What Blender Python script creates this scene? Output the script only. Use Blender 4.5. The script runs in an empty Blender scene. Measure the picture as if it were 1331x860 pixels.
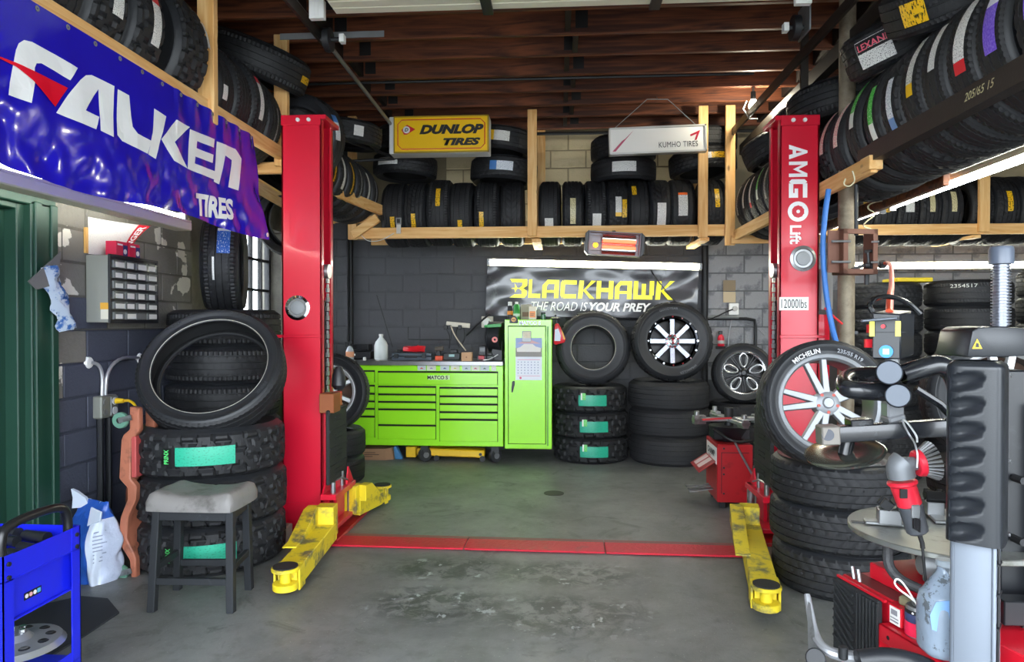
import bpy, bmesh, math, random
from mathutils import Vector, Matrix, Quaternion, noise
random.seed(7)
S = bpy.context.scene
COL = S.collection
# ------------------------------------------------------------------ camera, world, exposure
FPX, CPX, CPY, EYE = 900.0, 665.5, 430.0, 1.44
YAW, PIT = math.atan(61.5 / FPX), math.atan(10 / FPX)
cam_d = bpy.data.cameras.new('camera'); cam = bpy.data.objects.new('camera', cam_d); COL.objects.link(cam)
cam_d.sensor_width = 36.0; cam_d.lens = 36.0 * FPX / 1331.0; cam_d.clip_start = 0.05
cam.location = (0, 0, EYE); cam.rotation_euler = (math.pi / 2 - PIT, 0, YAW)
S.camera = cam
W = bpy.data.worlds.new('sky'); S.world = W; W.use_nodes = True
bg = W.node_tree.nodes['Background']; bg.inputs['Color'].default_value = (0.84, 0.92, 1.0, 1); bg.inputs['Strength'].default_value = 6.0
S.view_settings.view_transform = 'Standard'; S.view_settings.look = 'None'
S.view_settings.exposure = 1.0; S.view_settings.gamma = 1.0
TUBE = 32.0
PI = math.pi
def rad(a): return math.radians(a)
# ------------------------------------------------------------------ measuring: a pixel of the survey photo to a point on a known plane
Fv = Vector((-math.sin(YAW) * math.cos(PIT), math.cos(YAW) * math.cos(PIT), -math.sin(PIT)))
Rv = Vector((math.cos(YAW), math.sin(YAW), 0)); Uv = Rv.cross(Fv)
def P(px, py, X=None, Y=None, Z=None):
    d = Fv + Rv * ((px - CPX) / FPX) + Uv * ((CPY - py) / FPX)
    t = X / d.x if X is not None else Y / d.y if Y is not None else (Z - EYE) / d.z
    return Vector((d.x * t, d.y * t, EYE + d.z * t))
# ------------------------------------------------------------------ materials
def lin(c):
    if isinstance(c, str):
        c = [int(c[i:i + 2], 16) / 255 for i in (0, 2, 4)]
    return tuple(v / 12.92 if v <= .04045 else ((v + .055) / 1.055) ** 2.4 for v in c) + (1,)
MATS = {}
def nodes(m):
    m.use_nodes = True
    n = m.node_tree; return n, n.nodes['Principled BSDF'], n.links.new
def mat(name, col, rough=.5, metal=0., var=0., vs=6., dirt=None, ds=3., dth=(.5, .65), bump=0., bs=80., coat=0., emit=None, es=1., alpha=None, trans=0., rvar=0.):
    if name in MATS: return MATS[name]
    m = bpy.data.materials.new(name); MATS[name] = m
    t, b, L = nodes(m); N = t.nodes.new
    c = lin(col)
    b.inputs['Base Color'].default_value = c; b.inputs['Roughness'].default_value = rough; b.inputs['Metallic'].default_value = metal
    b.inputs['Coat Weight'].default_value = coat; b.inputs['Coat Roughness'].default_value = .08
    if trans: b.inputs['Transmission Weight'].default_value = trans
    if alpha is not None: b.inputs['Alpha'].default_value = alpha
    if emit: b.inputs['Emission Color'].default_value = lin(emit); b.inputs['Emission Strength'].default_value = es
    if var or dirt or bump or rvar:
        tc = N('ShaderNodeTexCoord'); src = tc.outputs['Object']
        last = None
        if var:
            nz = N('ShaderNodeTexNoise'); nz.inputs['Scale'].default_value = vs; nz.inputs['Detail'].default_value = 6; L(src, nz.inputs['Vector'])
            mx = N('ShaderNodeMix'); mx.data_type = 'RGBA'
            mx.inputs[6].default_value = tuple(v * (1 - var) for v in c[:3]) + (1,); mx.inputs[7].default_value = tuple(min(1, v * (1 + var)) for v in c[:3]) + (1,)
            L(nz.outputs['Fac'], mx.inputs[0]); last = mx.outputs[2]
        if dirt:
            nz = N('ShaderNodeTexNoise'); nz.inputs['Scale'].default_value = ds; nz.inputs['Detail'].default_value = 8; nz.inputs['Roughness'].default_value = .65; L(src, nz.inputs['Vector'])
            r = N('ShaderNodeMapRange'); r.inputs[1].default_value = dth[0]; r.inputs[2].default_value = dth[1]; L(nz.outputs['Fac'], r.inputs[0])
            mx = N('ShaderNodeMix'); mx.data_type = 'RGBA'; mx.inputs[6].default_value = c; mx.inputs[7].default_value = lin(dirt)
            if last: L(last, mx.inputs[6])
            L(r.outputs[0], mx.inputs[0]); last = mx.outputs[2]
        if last: L(last, b.inputs['Base Color'])
        if rvar:
            nz = N('ShaderNodeTexNoise'); nz.inputs['Scale'].default_value = 5; nz.inputs['Detail'].default_value = 5; L(src, nz.inputs['Vector'])
            r = N('ShaderNodeMapRange'); r.inputs[1].default_value = .3; r.inputs[2].default_value = .7; r.inputs[3].default_value = max(0, rough - rvar); r.inputs[4].default_value = rough + rvar
            L(nz.outputs['Fac'], r.inputs[0]); L(r.outputs[0], b.inputs['Roughness'])
        if bump:
            nz = N('ShaderNodeTexNoise'); nz.inputs['Scale'].default_value = bs; nz.inputs['Detail'].default_value = 4; L(src, nz.inputs['Vector'])
            bp = N('ShaderNodeBump'); bp.inputs['Strength'].default_value = bump; bp.inputs['Distance'].default_value = .01; L(nz.outputs['Fac'], bp.inputs['Height']); L(bp.outputs['Normal'], b.inputs['Normal'])
    return m
def wood(name, c1, c2, axis=0, scale=9., rough=.65, knots=True):
    if name in MATS: return MATS[name]
    m = bpy.data.materials.new(name); MATS[name] = m
    t, b, L = nodes(m); N = t.nodes.new
    tc = N('ShaderNodeTexCoord'); mp = N('ShaderNodeMapping'); s = [scale] * 3; s[axis] = scale * .07
    mp.inputs['Scale'].default_value = s; L(tc.outputs['Object'], mp.inputs['Vector'])
    nz = N('ShaderNodeTexNoise'); nz.inputs['Scale'].default_value = 3; nz.inputs['Detail'].default_value = 8; nz.inputs['Distortion'].default_value = 1.2; L(mp.outputs[0], nz.inputs['Vector'])
    rp = N('ShaderNodeValToRGB'); rp.color_ramp.elements[0].position = .35; rp.color_ramp.elements[0].color = lin(c1); rp.color_ramp.elements[1].position = .65; rp.color_ramp.elements[1].color = lin(c2)
    L(nz.outputs['Fac'], rp.inputs[0]); out = rp.outputs[0]
    if knots:
        vo = N('ShaderNodeTexVoronoi'); vo.inputs['Scale'].default_value = 5.5; mp2 = N('ShaderNodeMapping'); s2 = [1., 1., 1.]; s2[axis] = .45; mp2.inputs['Scale'].default_value = s2
        L(tc.outputs['Object'], mp2.inputs['Vector']); L(mp2.outputs[0], vo.inputs['Vector'])
        r = N('ShaderNodeMapRange'); r.inputs[1].default_value = .04; r.inputs[2].default_value = .09; r.inputs[3].default_value = .75; r.inputs[4].default_value = 0; L(vo.outputs['Distance'], r.inputs[0])
        mx = N('ShaderNodeMix'); mx.data_type = 'RGBA'; mx.inputs[7].default_value = lin('6a3f1c'); L(r.outputs[0], mx.inputs[0]); L(out, mx.inputs[6]); out = mx.outputs[2]
    L(out, b.inputs['Base Color']); b.inputs['Roughness'].default_value = rough
    return m
def sticker_mat(name, paper, ink, rows=7, cols=9, ink2=None, amount=.55, band=None, bandw=.18, bandfar=False):
    """flat print: rows of small dark marks on paper, with an optional coloured end band"""
    if name in MATS: return MATS[name]
    m = bpy.data.materials.new(name); MATS[name] = m
    t, b, L = nodes(m); N = t.nodes.new
    tc = N('ShaderNodeTexCoord')
    mp = N('ShaderNodeMapping'); mp.inputs['Scale'].default_value = (cols, rows, 1); L(tc.outputs['UV'], mp.inputs['Vector'])
    nz = N('ShaderNodeTexNoise'); nz.inputs['Scale'].default_value = 2.2; nz.inputs['Detail'].default_value = 3; L(mp.outputs[0], nz.inputs['Vector'])
    r = N('ShaderNodeMapRange'); r.inputs[1].default_value = amount; r.inputs[2].default_value = amount + .04; L(nz.outputs['Fac'], r.inputs[0])
    mx = N('ShaderNodeMix'); mx.data_type = 'RGBA'; mx.inputs[6].default_value = lin(paper); mx.inputs[7].default_value = lin(ink); L(r.outputs[0], mx.inputs[0]); out = mx.outputs[2]
    sp = N('ShaderNodeSeparateXYZ'); L(tc.outputs['UV'], sp.inputs[0])
    if band:
        cm = N('ShaderNodeMath'); cm.operation = 'GREATER_THAN' if bandfar else 'LESS_THAN'; cm.inputs[1].default_value = 1 - bandw if bandfar else bandw; L(sp.outputs[0], cm.inputs[0])
        m2 = N('ShaderNodeMix'); m2.data_type = 'RGBA'; m2.inputs[7].default_value = lin(band); L(cm.outputs[0], m2.inputs[0]); L(out, m2.inputs[6]); out = m2.outputs[2]
    L(out, b.inputs['Base Color']); b.inputs['Roughness'].default_value = .35
    return m
# ------------------------------------------------------------------ mesh building
class G:
    def __init__(s): s.v = []; s.f = []; s.m = []; s.uv = {}
    def add(s, vs, fs, M=None, mi=0):
        o = len(s.v)
        s.v += [tuple(M @ Vector(v)) if M is not None else tuple(v) for v in vs]
        s.f += [tuple(i + o for i in f) for f in fs]; s.m += [mi] * len(fs); return s
    def box(s, a, b, M=None, mi=0):
        x0, y0, z0 = [min(p, q) for p, q in zip(a, b)]; x1, y1, z1 = [max(p, q) for p, q in zip(a, b)]
        vs = [(x0, y0, z0), (x1, y0, z0), (x1, y1, z0), (x0, y1, z0), (x0, y0, z1), (x1, y0, z1), (x1, y1, z1), (x0, y1, z1)]
        return s.add(vs, [(0, 3, 2, 1), (4, 5, 6, 7), (0, 1, 5, 4), (1, 2, 6, 5), (2, 3, 7, 6), (3, 0, 4, 7)], M, mi)
    def hexa(s, v8, mi=0): return s.add(v8, [(0, 3, 2, 1), (4, 5, 6, 7), (0, 1, 5, 4), (1, 2, 6, 5), (2, 3, 7, 6), (3, 0, 4, 7)], None, mi)
    def bar(s, p, q, w, h, up=(0, 0, 1), mi=0):
        p, q = Vector(p), Vector(q); d = (q - p).normalized(); u = Vector(up); sd = d.cross(u).normalized(); u = sd.cross(d)
        a, b = sd * w / 2, u * h / 2
        return s.hexa([p - a - b, p + a - b, q + a - b, q - a - b, p - a + b, p + a + b, q + a + b, q - a + b], mi)
    def cyl(s, p, q, r, r2=None, n=16, mi=0, cap=True):
        p, q = Vector(p), Vector(q); r2 = r if r2 is None else r2
        d = (q - p).normalized(); a = d.orthogonal().normalized(); b = d.cross(a)
        vs = []
        for c, rr in ((p, r), (q, r2)):
            for i in range(n):
                t = 2 * PI * i / n; vs.append(c + a * (math.cos(t) * rr) + b * (math.sin(t) * rr))
        fs = [(i, (i + 1) % n, n + (i + 1) % n, n + i) for i in range(n)]
        if cap: fs += [tuple(range(n - 1, -1, -1)), tuple(range(n, 2 * n))]
        return s.add(vs, fs, None, mi)
    def tube(s, pts, r, n=10, mi=0, smooth=0, closed=False):
        pts = [Vector(p) for p in pts]
        for _ in range(smooth):
            new = [pts[0]] if not closed else []
            rng = range(len(pts) - 1) if not closed else range(len(pts))
            for i in rng:
                a, b = pts[i], pts[(i + 1) % len(pts)]; new += [a * .75 + b * .25, a * .25 + b * .75]
            pts = new + ([pts[-1]] if not closed else [])
        rs = r if isinstance(r, (list, tuple)) else None
        k = len(pts); vs = []; a = None
        for i in range(k):
            if closed: d = pts[(i + 1) % k] - pts[i - 1]
            else: d = pts[min(i + 1, k - 1)] - pts[max(i - 1, 0)]
            d.normalize()
            a = d.orthogonal().normalized() if a is None else (a - d * a.dot(d)).normalized()
            b = d.cross(a); rr = r if rs is None else rs[0] + (rs[1] - rs[0]) * i / (k - 1)
            for j in range(n):
                t = 2 * PI * j / n; vs.append(pts[i] + a * (math.cos(t) * rr) + b * (math.sin(t) * rr))
        fs = []
        for i in range(k if closed else k - 1):
            o, o2 = i * n, ((i + 1) % k) * n
            fs += [(o + j, o + (j + 1) % n, o2 + (j + 1) % n, o2 + j) for j in range(n)]
        if not closed: fs += [tuple(range(n - 1, -1, -1)), tuple(range((k - 1) * n, k * n))]
        return s.add(vs, fs, None, mi)
    def lathe(s, prof, n=32, M=None, mi=0, closed=False, cap=True):
        vs = []; k = len(prof)
        for (r, z) in prof:
            for j in range(n):
                t = 2 * PI * j / n; vs.append((r * math.cos(t), r * math.sin(t), z))
        fs = []
        for i in range(k if closed else k - 1):
            o, o2 = i * n, ((i + 1) % k) * n
            fs += [(o + j, o + (j + 1) % n, o2 + (j + 1) % n, o2 + j) for j in range(n)]
        if not closed and cap:
            if prof[0][0] > 1e-4: fs.append(tuple(range(n - 1, -1, -1)))
            if prof[-1][0] > 1e-4: fs.append(tuple(range((k - 1) * n, k * n)))
        return s.add(vs, fs, M, mi)
    def prism(s, poly, h, M=None, mi=0, z0=0.):
        n = len(poly); vs = [(x, y, z0) for x, y in poly] + [(x, y, z0 + h) for x, y in poly]
        return s.add(vs, [tuple(range(n - 1, -1, -1)), tuple(range(n, 2 * n))] + [(i, (i + 1) % n, n + (i + 1) % n, n + i) for i in range(n)], M, mi)
    def grid(s, fn, nu, nv, mi=0, uv=True):
        o = len(s.v)
        for j in range(nv + 1):
            for i in range(nu + 1): s.v.append(tuple(fn(i / nu, j / nv)))
        for j in range(nv):
            for i in range(nu):
                a = o + j * (nu + 1) + i; s.f.append((a, a + 1, a + nu + 2, a + nu + 1)); s.m.append(mi)
                if uv: s.uv[len(s.f) - 1] = ((i / nu, j / nv), ((i + 1) / nu, j / nv), ((i + 1) / nu, (j + 1) / nv), (i / nu, (j + 1) / nv))
        return s
    def mesh(s, name, mats, bevel=0., seg=1, sharp=35, off=None, keep=False):
        me = bpy.data.meshes.new(name)
        vs = s.v if off is None else [(v[0] - off[0], v[1] - off[1], v[2] - off[2]) for v in s.v]
        me.from_pydata(vs, [], s.f)
        for m in (mats if isinstance(mats, (list, tuple)) else [mats]): me.materials.append(m)
        me.polygons.foreach_set('material_index', s.m)
        if s.uv:
            l = me.uv_layers.new(name='UVMap')
            for fi, uvs in s.uv.items():
                for k, li in enumerate(me.polygons[fi].loop_indices): l.data[li].uv = uvs[k]
        bm = bmesh.new(); bm.from_mesh(me)
        if not keep: bmesh.ops.recalc_face_normals(bm, faces=bm.faces)
        if bevel:
            es = [e for e in bm.edges if len(e.link_faces) == 2 and e.calc_face_angle(0) > .5]
            bmesh.ops.bevel(bm, geom=es, offset=bevel, segments=seg, affect='EDGES', profile=.5, clamp_overlap=True)
        bm.to_mesh(me); bm.free()
        me.shade_smooth(); me.set_sharp_from_angle(angle=rad(sharp))
        return me
def obj(name, me, parent=None):
    o = bpy.data.objects.new(name, me); COL.objects.link(o)
    if parent is not None: o.parent = parent
    return o
def origin(o):
    while o.parent is not None: o = o.parent
    return o.location
def part(name, g, m, parent, bevel=0., seg=1, sharp=35, local=False, label=None, keep=False):
    """one mesh part; geometry given in world coordinates unless local"""
    me = g.mesh(name, m, bevel, seg, sharp, None if local else origin(parent), keep)
    o = obj(name, me, parent)
    if label: o['label'] = label
    return o
def thing(name, label, cat, loc=(0, 0, 0), group=None):
    o = bpy.data.objects.new(name, None); COL.objects.link(o); o.location = loc; o.empty_display_size = .1
    o['label'] = label; o['category'] = cat
    if group: o['group'] = group
    return o
def single(name, g, m, label, cat, loc=None, group=None, bevel=0., seg=1, sharp=35):
    loc = loc or g.v[0]; me = g.mesh(name, m, bevel, seg, sharp, loc); o = obj(name, me); o.location = loc
    o['label'] = label; o['category'] = cat
    if group: o['group'] = group
    return o
def struct(name, g, m, parent=None, bevel=0., sharp=35):
    o = obj(name, g.mesh(name, m, bevel, 1, sharp), parent)
    if parent is None: o['kind'] = 'structure'
    return o
def frame(o, x, y):
    """matrix from a flat x,y drawing to a plane in the scene"""
    x, y = Vector(x).normalized(), Vector(y).normalized(); z = x.cross(y)
    return Matrix(((x.x, y.x, z.x, o[0]), (x.y, y.y, z.y, o[1]), (x.z, y.z, z.z, o[2]), (0, 0, 0, 1)))
def cutgrid(bm, step):
    for ax in (0, 1):
        lo = min(v.co[ax] for v in bm.verts); hi = max(v.co[ax] for v in bm.verts); k = lo + step
        while k < hi:
            n = [0, 0, 0]; n[ax] = 1; c = [0, 0, 0]; c[ax] = k
            bmesh.ops.bisect_plane(bm, geom=bm.verts[:] + bm.edges[:] + bm.faces[:], plane_co=c, plane_no=n); k += step
def flat(name, polys, m, fn, parent, step=None):
    """flat print of 2D outlines (x,y) carried onto a surface by fn(x,y)"""
    bm = bmesh.new()
    for p in polys:
        f = bm.faces.new([bm.verts.new((x, y, 0)) for x, y in p])
    bmesh.ops.triangulate(bm, faces=bm.faces)
    if step: cutgrid(bm, step)
    o0 = origin(parent) if parent is not None else Vector((0, 0, 0))
    for v in bm.verts: v.co = Vector(fn(v.co.x, v.co.y)) - o0
    me = bpy.data.meshes.new(name); bm.to_mesh(me); bm.free(); me.materials.append(m)
    return obj(name, me, parent)
def text(body, m, fn, parent, w=None, h=None, bold=0., shear=0., align=(.5, .5), name='lettering', step=None, space=1., extra=None, local=False, res=3):
    cu = bpy.data.curves.new('t', 'FONT'); cu.body = body; cu.size = 1; cu.offset = bold; cu.shear = shear; cu.space_character = space; cu.resolution_u = res
    to = bpy.data.objects.new('t', cu); COL.objects.link(to)
    dg = bpy.context.evaluated_depsgraph_get(); me = bpy.data.meshes.new_from_object(to.evaluated_get(dg))
    bpy.data.objects.remove(to); bpy.data.curves.remove(cu)
    xs = [v.co.x for v in me.vertices]; ys = [v.co.y for v in me.vertices]
    x0, x1, y0, y1 = min(xs), max(xs), min(ys), max(ys)
    if w is None: w = h * (x1 - x0) / (y1 - y0)
    if h is None: h = w * (y1 - y0) / (x1 - x0)
    bm = bmesh.new(); bm.from_mesh(me)
    for v in bm.verts: v.co = Vector((((v.co.x - x0) / (x1 - x0) - align[0]) * w, ((v.co.y - y0) / (y1 - y0) - align[1]) * h, 0))
    if step: cutgrid(bm, step)
    o0 = Vector((0, 0, 0)) if local else origin(parent)
    for v in bm.verts: v.co = Vector(fn(v.co.x, v.co.y)) - o0
    bm.to_mesh(me); bm.free(); me.materials.clear(); me.materials.append(m); me.name = name
    for p in me.polygons: p.material_index = 0
    return obj(name, me, parent)
def on(o, x, y, lift=.0015):
    M = frame(o, x, y); return lambda a, b: M @ Vector((a, b, lift))
# block stroke letters: every stroke a quad in a 1 x 1 box (thickness t)
def strokes(ch, t=.24, tv=.2):
    a, b = t, tv
    R = lambda x0, y0, x1, y1: [(x0, y0), (x1, y0), (x1, y1), (x0, y1)]
    D = lambda x0, y0, x1, y1, w: [(x0, y0), (x0 + w, y0), (x1 + w, y1), (x1, y1)]
    T = {
        'L': [R(0, 0, a, 1), R(a, 0, 1, b)],
        'A': [[(0, 0), (a, 0), (a, .66), (.36, 1 - b), (.3, 1), (0, .7)], R(.3, 1 - b, 1 - a, 1), R(1 - a, 0, 1, 1), R(a, .28, 1 - a, .28 + b * .8)],
        'C': [[(0, .15), (.12, 0), (.28, b), (a, .25)], [(0, .15), (a, .25), (a, .75), (0, .85)], [(0, .85), (a, .75), (.28, 1 - b), (.12, 1)], R(.2, 0, 1, b), R(.2, 1 - b, 1, 1)],
        'K': [R(0, 0, a, 1), [(a, .42), (.72, 1), (1, 1), (.46, .5), (1, 0), (.72, 0), (a, .5)]],
        'H': [R(0, 0, a, 1), R(1 - a, 0, 1, 1), R(a, .4, 1 - a, .4 + b)],
        'W': [R(0, b, a * .8, 1), R(.5 - a * .38, b, .5 + a * .38, .85), R(1 - a * .8, b, 1, 1), R(.0, 0, .94, b)],
        'B': [[(0, 1), (1, 1), (1, .66), (.78, .52), (.55, .52), (.72, .66), (.72, .82), (.12, .82)], [(.78, .52), (1, .38), (1, .15), (.88, 0), (0, 0), (.3, .18), (.7, .18), (.7, .38), (.5, .52)], [(.08, .5), (.3, .55), (.28, .78), (.42, .55), (.62, .52), (.42, .46), (.32, .28), (.28, .46)]],
        'M': [R(0, 0, a * .85, 1), R(1 - a * .85, 0, 1, 1), [(a * .85, 1), (a * .85, .7), (.5, .22), (.5, .52)], [(1 - a * .85, 1), (.5, .52), (.5, .22), (1 - a * .85, .7)]],
        'G': [[(0, .15), (.15, 0), (.3, b), (a, .25)], [(0, .15), (a, .25), (a, .75), (0, .85)], [(0, .85), (a, .75), (.3, 1 - b), (.15, 1)], R(.22, 0, 1, b), R(.22, 1 - b, 1, 1), R(1 - a, b, 1, .5), R(.5, .5 - b * .8, 1 - a, .5)],
        'V': [[(0, 0), (.3, 0), (.5, .72), (.5, 1), (.42, 1)], [(1, 0), (.58, 1), (.5, 1), (.5, .72), (.7, 0)], [(.3556, .2), (.6444, .2), (.5944, .38), (.4056, .38)]],
    }
    return T[ch]
# ------------------------------------------------------------------ palette
rub = mat('rubber tread', '1c1d20', .62, var=.25, vs=9, bump=.15, bs=260)
rubs = mat('rubber sidewall', '212327', .48, var=.2, vs=5, bump=.06, bs=300)
rubw = mat('dusty old rubber', '26272a', .75, var=.3, vs=6, dirt='383735', ds=5, dth=(.55, .8), bump=.3, bs=120)
rubi = mat('tyre inside', '17181a', .7)
pine = wood('pine lumber', 'e0a65e', 'f3c888', 0); piney = wood('pine lumber along', 'e0a65e', 'f3c888', 1); pinez = wood('pine lumber upright', 'e0a65e', 'f3c98a', 2)
joistw = wood('old joist timber', '3c1c0f', '7e4527', 0, 7, .6, False); deckw = wood('roof boards', '2c170f', '51301f', 1, 6, .7, False)
red = mat('red lift paint', 'cf1230', .34, var=.06, vs=3, coat=.15); redd = mat('old red enamel', 'a81a22', .35, var=.15, vs=5, dirt='4a1a18', ds=6, dth=(.6, .8))
yel = mat('worn yellow paint', 'dfc826', .5, var=.08, dirt='6f6a4a', ds=7, dth=(.5, .62), bump=.1, bs=60)
grn = mat('lime green enamel', '9cec2a', .22, var=.03, vs=2, coat=.4)
blk = mat('black plastic', '1c1e22', .42, var=.15, bump=.05, bs=400); blks = mat('satin black steel', '17191d', .35, var=.2, vs=8, dirt='3a3c40', ds=9, dth=(.6, .8))
rubpad = mat('black rubber pad', '1d1f21', .7, bump=.2, bs=150)
alu = mat('silver alloy', 'c9ccd0', .28, .85, var=.08); chrome = mat('chrome', 'd8dadd', .08, 1.); steel = mat('bare steel', '9a9c9e', .35, .8, var=.2, vs=12, dirt='5a5652', ds=8, dth=(.55, .7))
galv = mat('galvanised steel', '8d9092', .45, .6, var=.15, vs=10); dkmetal = mat('dark pipe', '2a2b2d', .5, .4, var=.2)
white = mat('white paint', 'e4e4e0', .4); cream = mat('cream enamel', 'e3dcc0', .4, var=.05); creamd = mat('lamp housing', 'd9d5b8', .35)
whitet = mat('white print', 'eeeeee', .45); blackt = mat('black print', '17171a', .45); redt = mat('red print', 'd01f2c', .4)
glass = mat('clear glass', 'ffffff', .02, trans=1.)
tubem = mat('lit tube', 'ffffff', .4, emit='fdfff4', es=TUBE)
def inkmat(n, c): return mat(n, c, .45)
cable = mat('black cable', '141416', .5)
# ------------------------------------------------------------------ the setting
def floor_mat():
    m = bpy.data.materials.new('stained concrete'); t, b, L = nodes(m); N = t.nodes.new
    ge = N('ShaderNodeNewGeometry'); pos = ge.outputs['Position']
    def nzf(sc, det=8, ro=.6, dis=0):
        n = N('ShaderNodeTexNoise'); n.inputs['Scale'].default_value = sc; n.inputs['Detail'].default_value = det; n.inputs['Roughness'].default_value = ro; n.inputs['Distortion'].default_value = dis; L(pos, n.inputs['Vector']); return n.outputs['Fac']
    def rng(x, a, c, d=0., e=1.):
        r = N('ShaderNodeMapRange'); r.inputs[1].default_value = a; r.inputs[2].default_value = c; r.inputs[3].default_value = d; r.inputs[4].default_value = e; L(x, r.inputs[0]); return r.outputs[0]
    def mix(f, a, c):
        x = N('ShaderNodeMix'); x.data_type = 'RGBA'; L(f, x.inputs[0])
        for v, i in ((a, 6), (c, 7)):
            if isinstance(v, str): x.inputs[i].default_value = lin(v)
            else: L(v, x.inputs[i])
        return x.outputs[2]
    def mul(a, c):
        x = N('ShaderNodeMath'); x.operation = 'MULTIPLY'; L(a, x.inputs[0]); L(c, x.inputs[1]); return x.outputs[0]
    c = mix(rng(nzf(1.1, 9, .62, .6), .32, .68), '5f6160', '818382')
    c = mix(rng(nzf(14, 6), .5, .75, 0, .45), c, '54554f')
    c = mix(rng(nzf(2.3, 8, .7, 2.0), .56, .66, 0, .7), c, '4c4e4c')
    c = mix(rng(nzf(60, 2), .68, .74, 0, .7), c, 'a3a39b')
    spl = None
    for (x, y, rx, ry) in ((-.62, 4.02, .5, .23), (.03, 3.98, .52, .24), (-.62, 3.5, .48, .28), (.02, 3.42, .5, .3)):   # four worn spots where tyres are turned
        s = N('ShaderNodeVectorMath'); s.operation = 'SUBTRACT'; s.inputs[1].default_value = (x, y, 0); L(pos, s.inputs[0])
        q = N('ShaderNodeVectorMath'); q.operation = 'DIVIDE'; q.inputs[1].default_value = (rx, ry, 1); L(s.outputs[0], q.inputs[0])
        ln = N('ShaderNodeVectorMath'); ln.operation = 'LENGTH'; L(q.outputs[0], ln.inputs[0])
        k = rng(ln.outputs['Value'], .55, 1.0, 1, 0)
        if spl is None: spl = k
        else:
            a = N('ShaderNodeMath'); a.operation = 'MAXIMUM'; L(spl, a.inputs[0]); L(k, a.inputs[1]); spl = a.outputs[0]
    nn = nzf(9, 8, .72, .5)
    c = mix(mul(spl, rng(nn, .44, .54, 0, .8)), c, '3d3e3e')
    c = mix(mul(spl, rng(nzf(10, 4, .55, .3), .62, .66, 0, .8)), c, 'b0b6ba')
    L(c, b.inputs['Base Color'])
    L(rng(nzf(3, 6), .3, .7, .38, .62), b.inputs['Roughness'])
    bp = N('ShaderNodeBump'); bp.inputs['Strength'].default_value = .18; bp.inputs['Distance'].default_value = .01; L(nzf(45, 6), bp.inputs['Height']); L(bp.outputs[0], b.inputs['Normal'])
    return m
struct('floor', G().box((-3.3, -.6, -.15), (5.8, 8.1, 0)), floor_mat())
apron = mat('outside concrete', '9a9a96', .8, var=.1, vs=2)
struct('ground_outside', G().box((-30, -30, -.2), (30, -.6, -.02)).box((-30, -.6, -.2), (-3.3, 20, -.02)), apron)

def wallmat(name, c, dirt=None, dth=(.55, .7), ds=3, var=.1, b=.35): return mat(name, c, .7, var=var, vs=2.5, dirt=dirt, ds=ds, dth=dth, bump=b, bs=55)
charcoal = wallmat('charcoal wall paint', '4a4b4f', '3b3c41')
bluechar = wallmat('slate wall paint', '474b59', '393d4a')
creamw = wallmat('old cream wall paint', 'b9ab8b', '9c9072', (.5, .7))
rawgrey = wallmat('bare grey block', '929396', '62636a', (.5, .65), 5, .18, .6)
oldgrey = wallmat('old grey-brown block', '77746a', '5e5b53', (.45, .65), 4, .15)
mort = wallmat('mortar dark', '46474b'); mortc = wallmat('mortar cream', '857a62'); mortg = wallmat('mortar grey', '5f6063'); mortb = wallmat('mortar slate', '363a46'); morto = wallmat('mortar brown', '59564e')
def peel_mat():
    m = bpy.data.materials.new('block with peeled patches'); t, b, L = nodes(m); N = t.nodes.new
    ge = N('ShaderNodeNewGeometry'); pos = ge.outputs['Position']
    n = N('ShaderNodeTexNoise'); n.inputs['Scale'].default_value = 6; n.inputs['Detail'].default_value = 7; L(pos, n.inputs['Vector'])
    mk = None
    for (y, z, ry, rz) in ((4.85, 2.02, .26, .22), (5.1, 1.7, .2, .5), (4.3, 2.0, .1, .1), (3.86, 1.75, .11, .45), (3.84, 1.1, .12, .22), (5.1, 2.1, .14, .2)):
        s = N('ShaderNodeVectorMath'); s.operation = 'SUBTRACT'; s.inputs[1].default_value = (-2.87, y, z); L(pos, s.inputs[0])
        q = N('ShaderNodeVectorMath'); q.operation = 'DIVIDE'; q.inputs[1].default_value = (1, ry, rz); L(s.outputs[0], q.inputs[0])
        l = N('ShaderNodeVectorMath'); l.operation = 'LENGTH'; L(q.outputs[0], l.inputs[0])
        if mk is None: mk = l.outputs['Value']
        else:
            a = N('ShaderNodeMath'); a.operation = 'MINIMUM'; L(mk, a.inputs[0]); L(l.outputs['Value'], a.inputs[1]); mk = a.outputs[0]
    ad = N('ShaderNodeMath'); ad.operation = 'MULTIPLY_ADD'; ad.inputs[1].default_value = -.16; L(mk, ad.inputs[0]); L(n.outputs['Fac'], ad.inputs[2])
    r = N('ShaderNodeMapRange'); r.inputs[1].default_value = .46; r.inputs[2].default_value = .475; L(ad.outputs[0], r.inputs[0])
    n2 = N('ShaderNodeTexNoise'); n2.inputs['Scale'].default_value = 4; n2.inputs['Detail'].default_value = 8; L(pos, n2.inputs['Vector'])
    mx0 = N('ShaderNodeMix'); mx0.data_type = 'RGBA'; mx0.inputs[6].default_value = lin('625f57'); mx0.inputs[7].default_value = lin('85827a'); L(n2.outputs['Fac'], mx0.inputs[0])
    mx = N('ShaderNodeMix'); mx.data_type = 'RGBA'; mx.inputs[7].default_value = lin('d6d2c6'); L(mx0.outputs[2], mx.inputs[6]); L(r.outputs[0], mx.inputs[0]); L(mx.outputs[2], b.inputs['Base Color'])
    b.inputs['Roughness'].default_value = .75
    bp = N('ShaderNodeBump'); bp.inputs['Strength'].default_value = .5; bp.inputs['Distance'].default_value = .01; n3 = N('ShaderNodeTexNoise'); n3.inputs['Scale'].default_value = 50; L(pos, n3.inputs['Vector']); L(n3.outputs['Fac'], bp.inputs['Height']); L(bp.outputs[0], b.inputs['Normal'])
    return m
peel = peel_mat()
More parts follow.
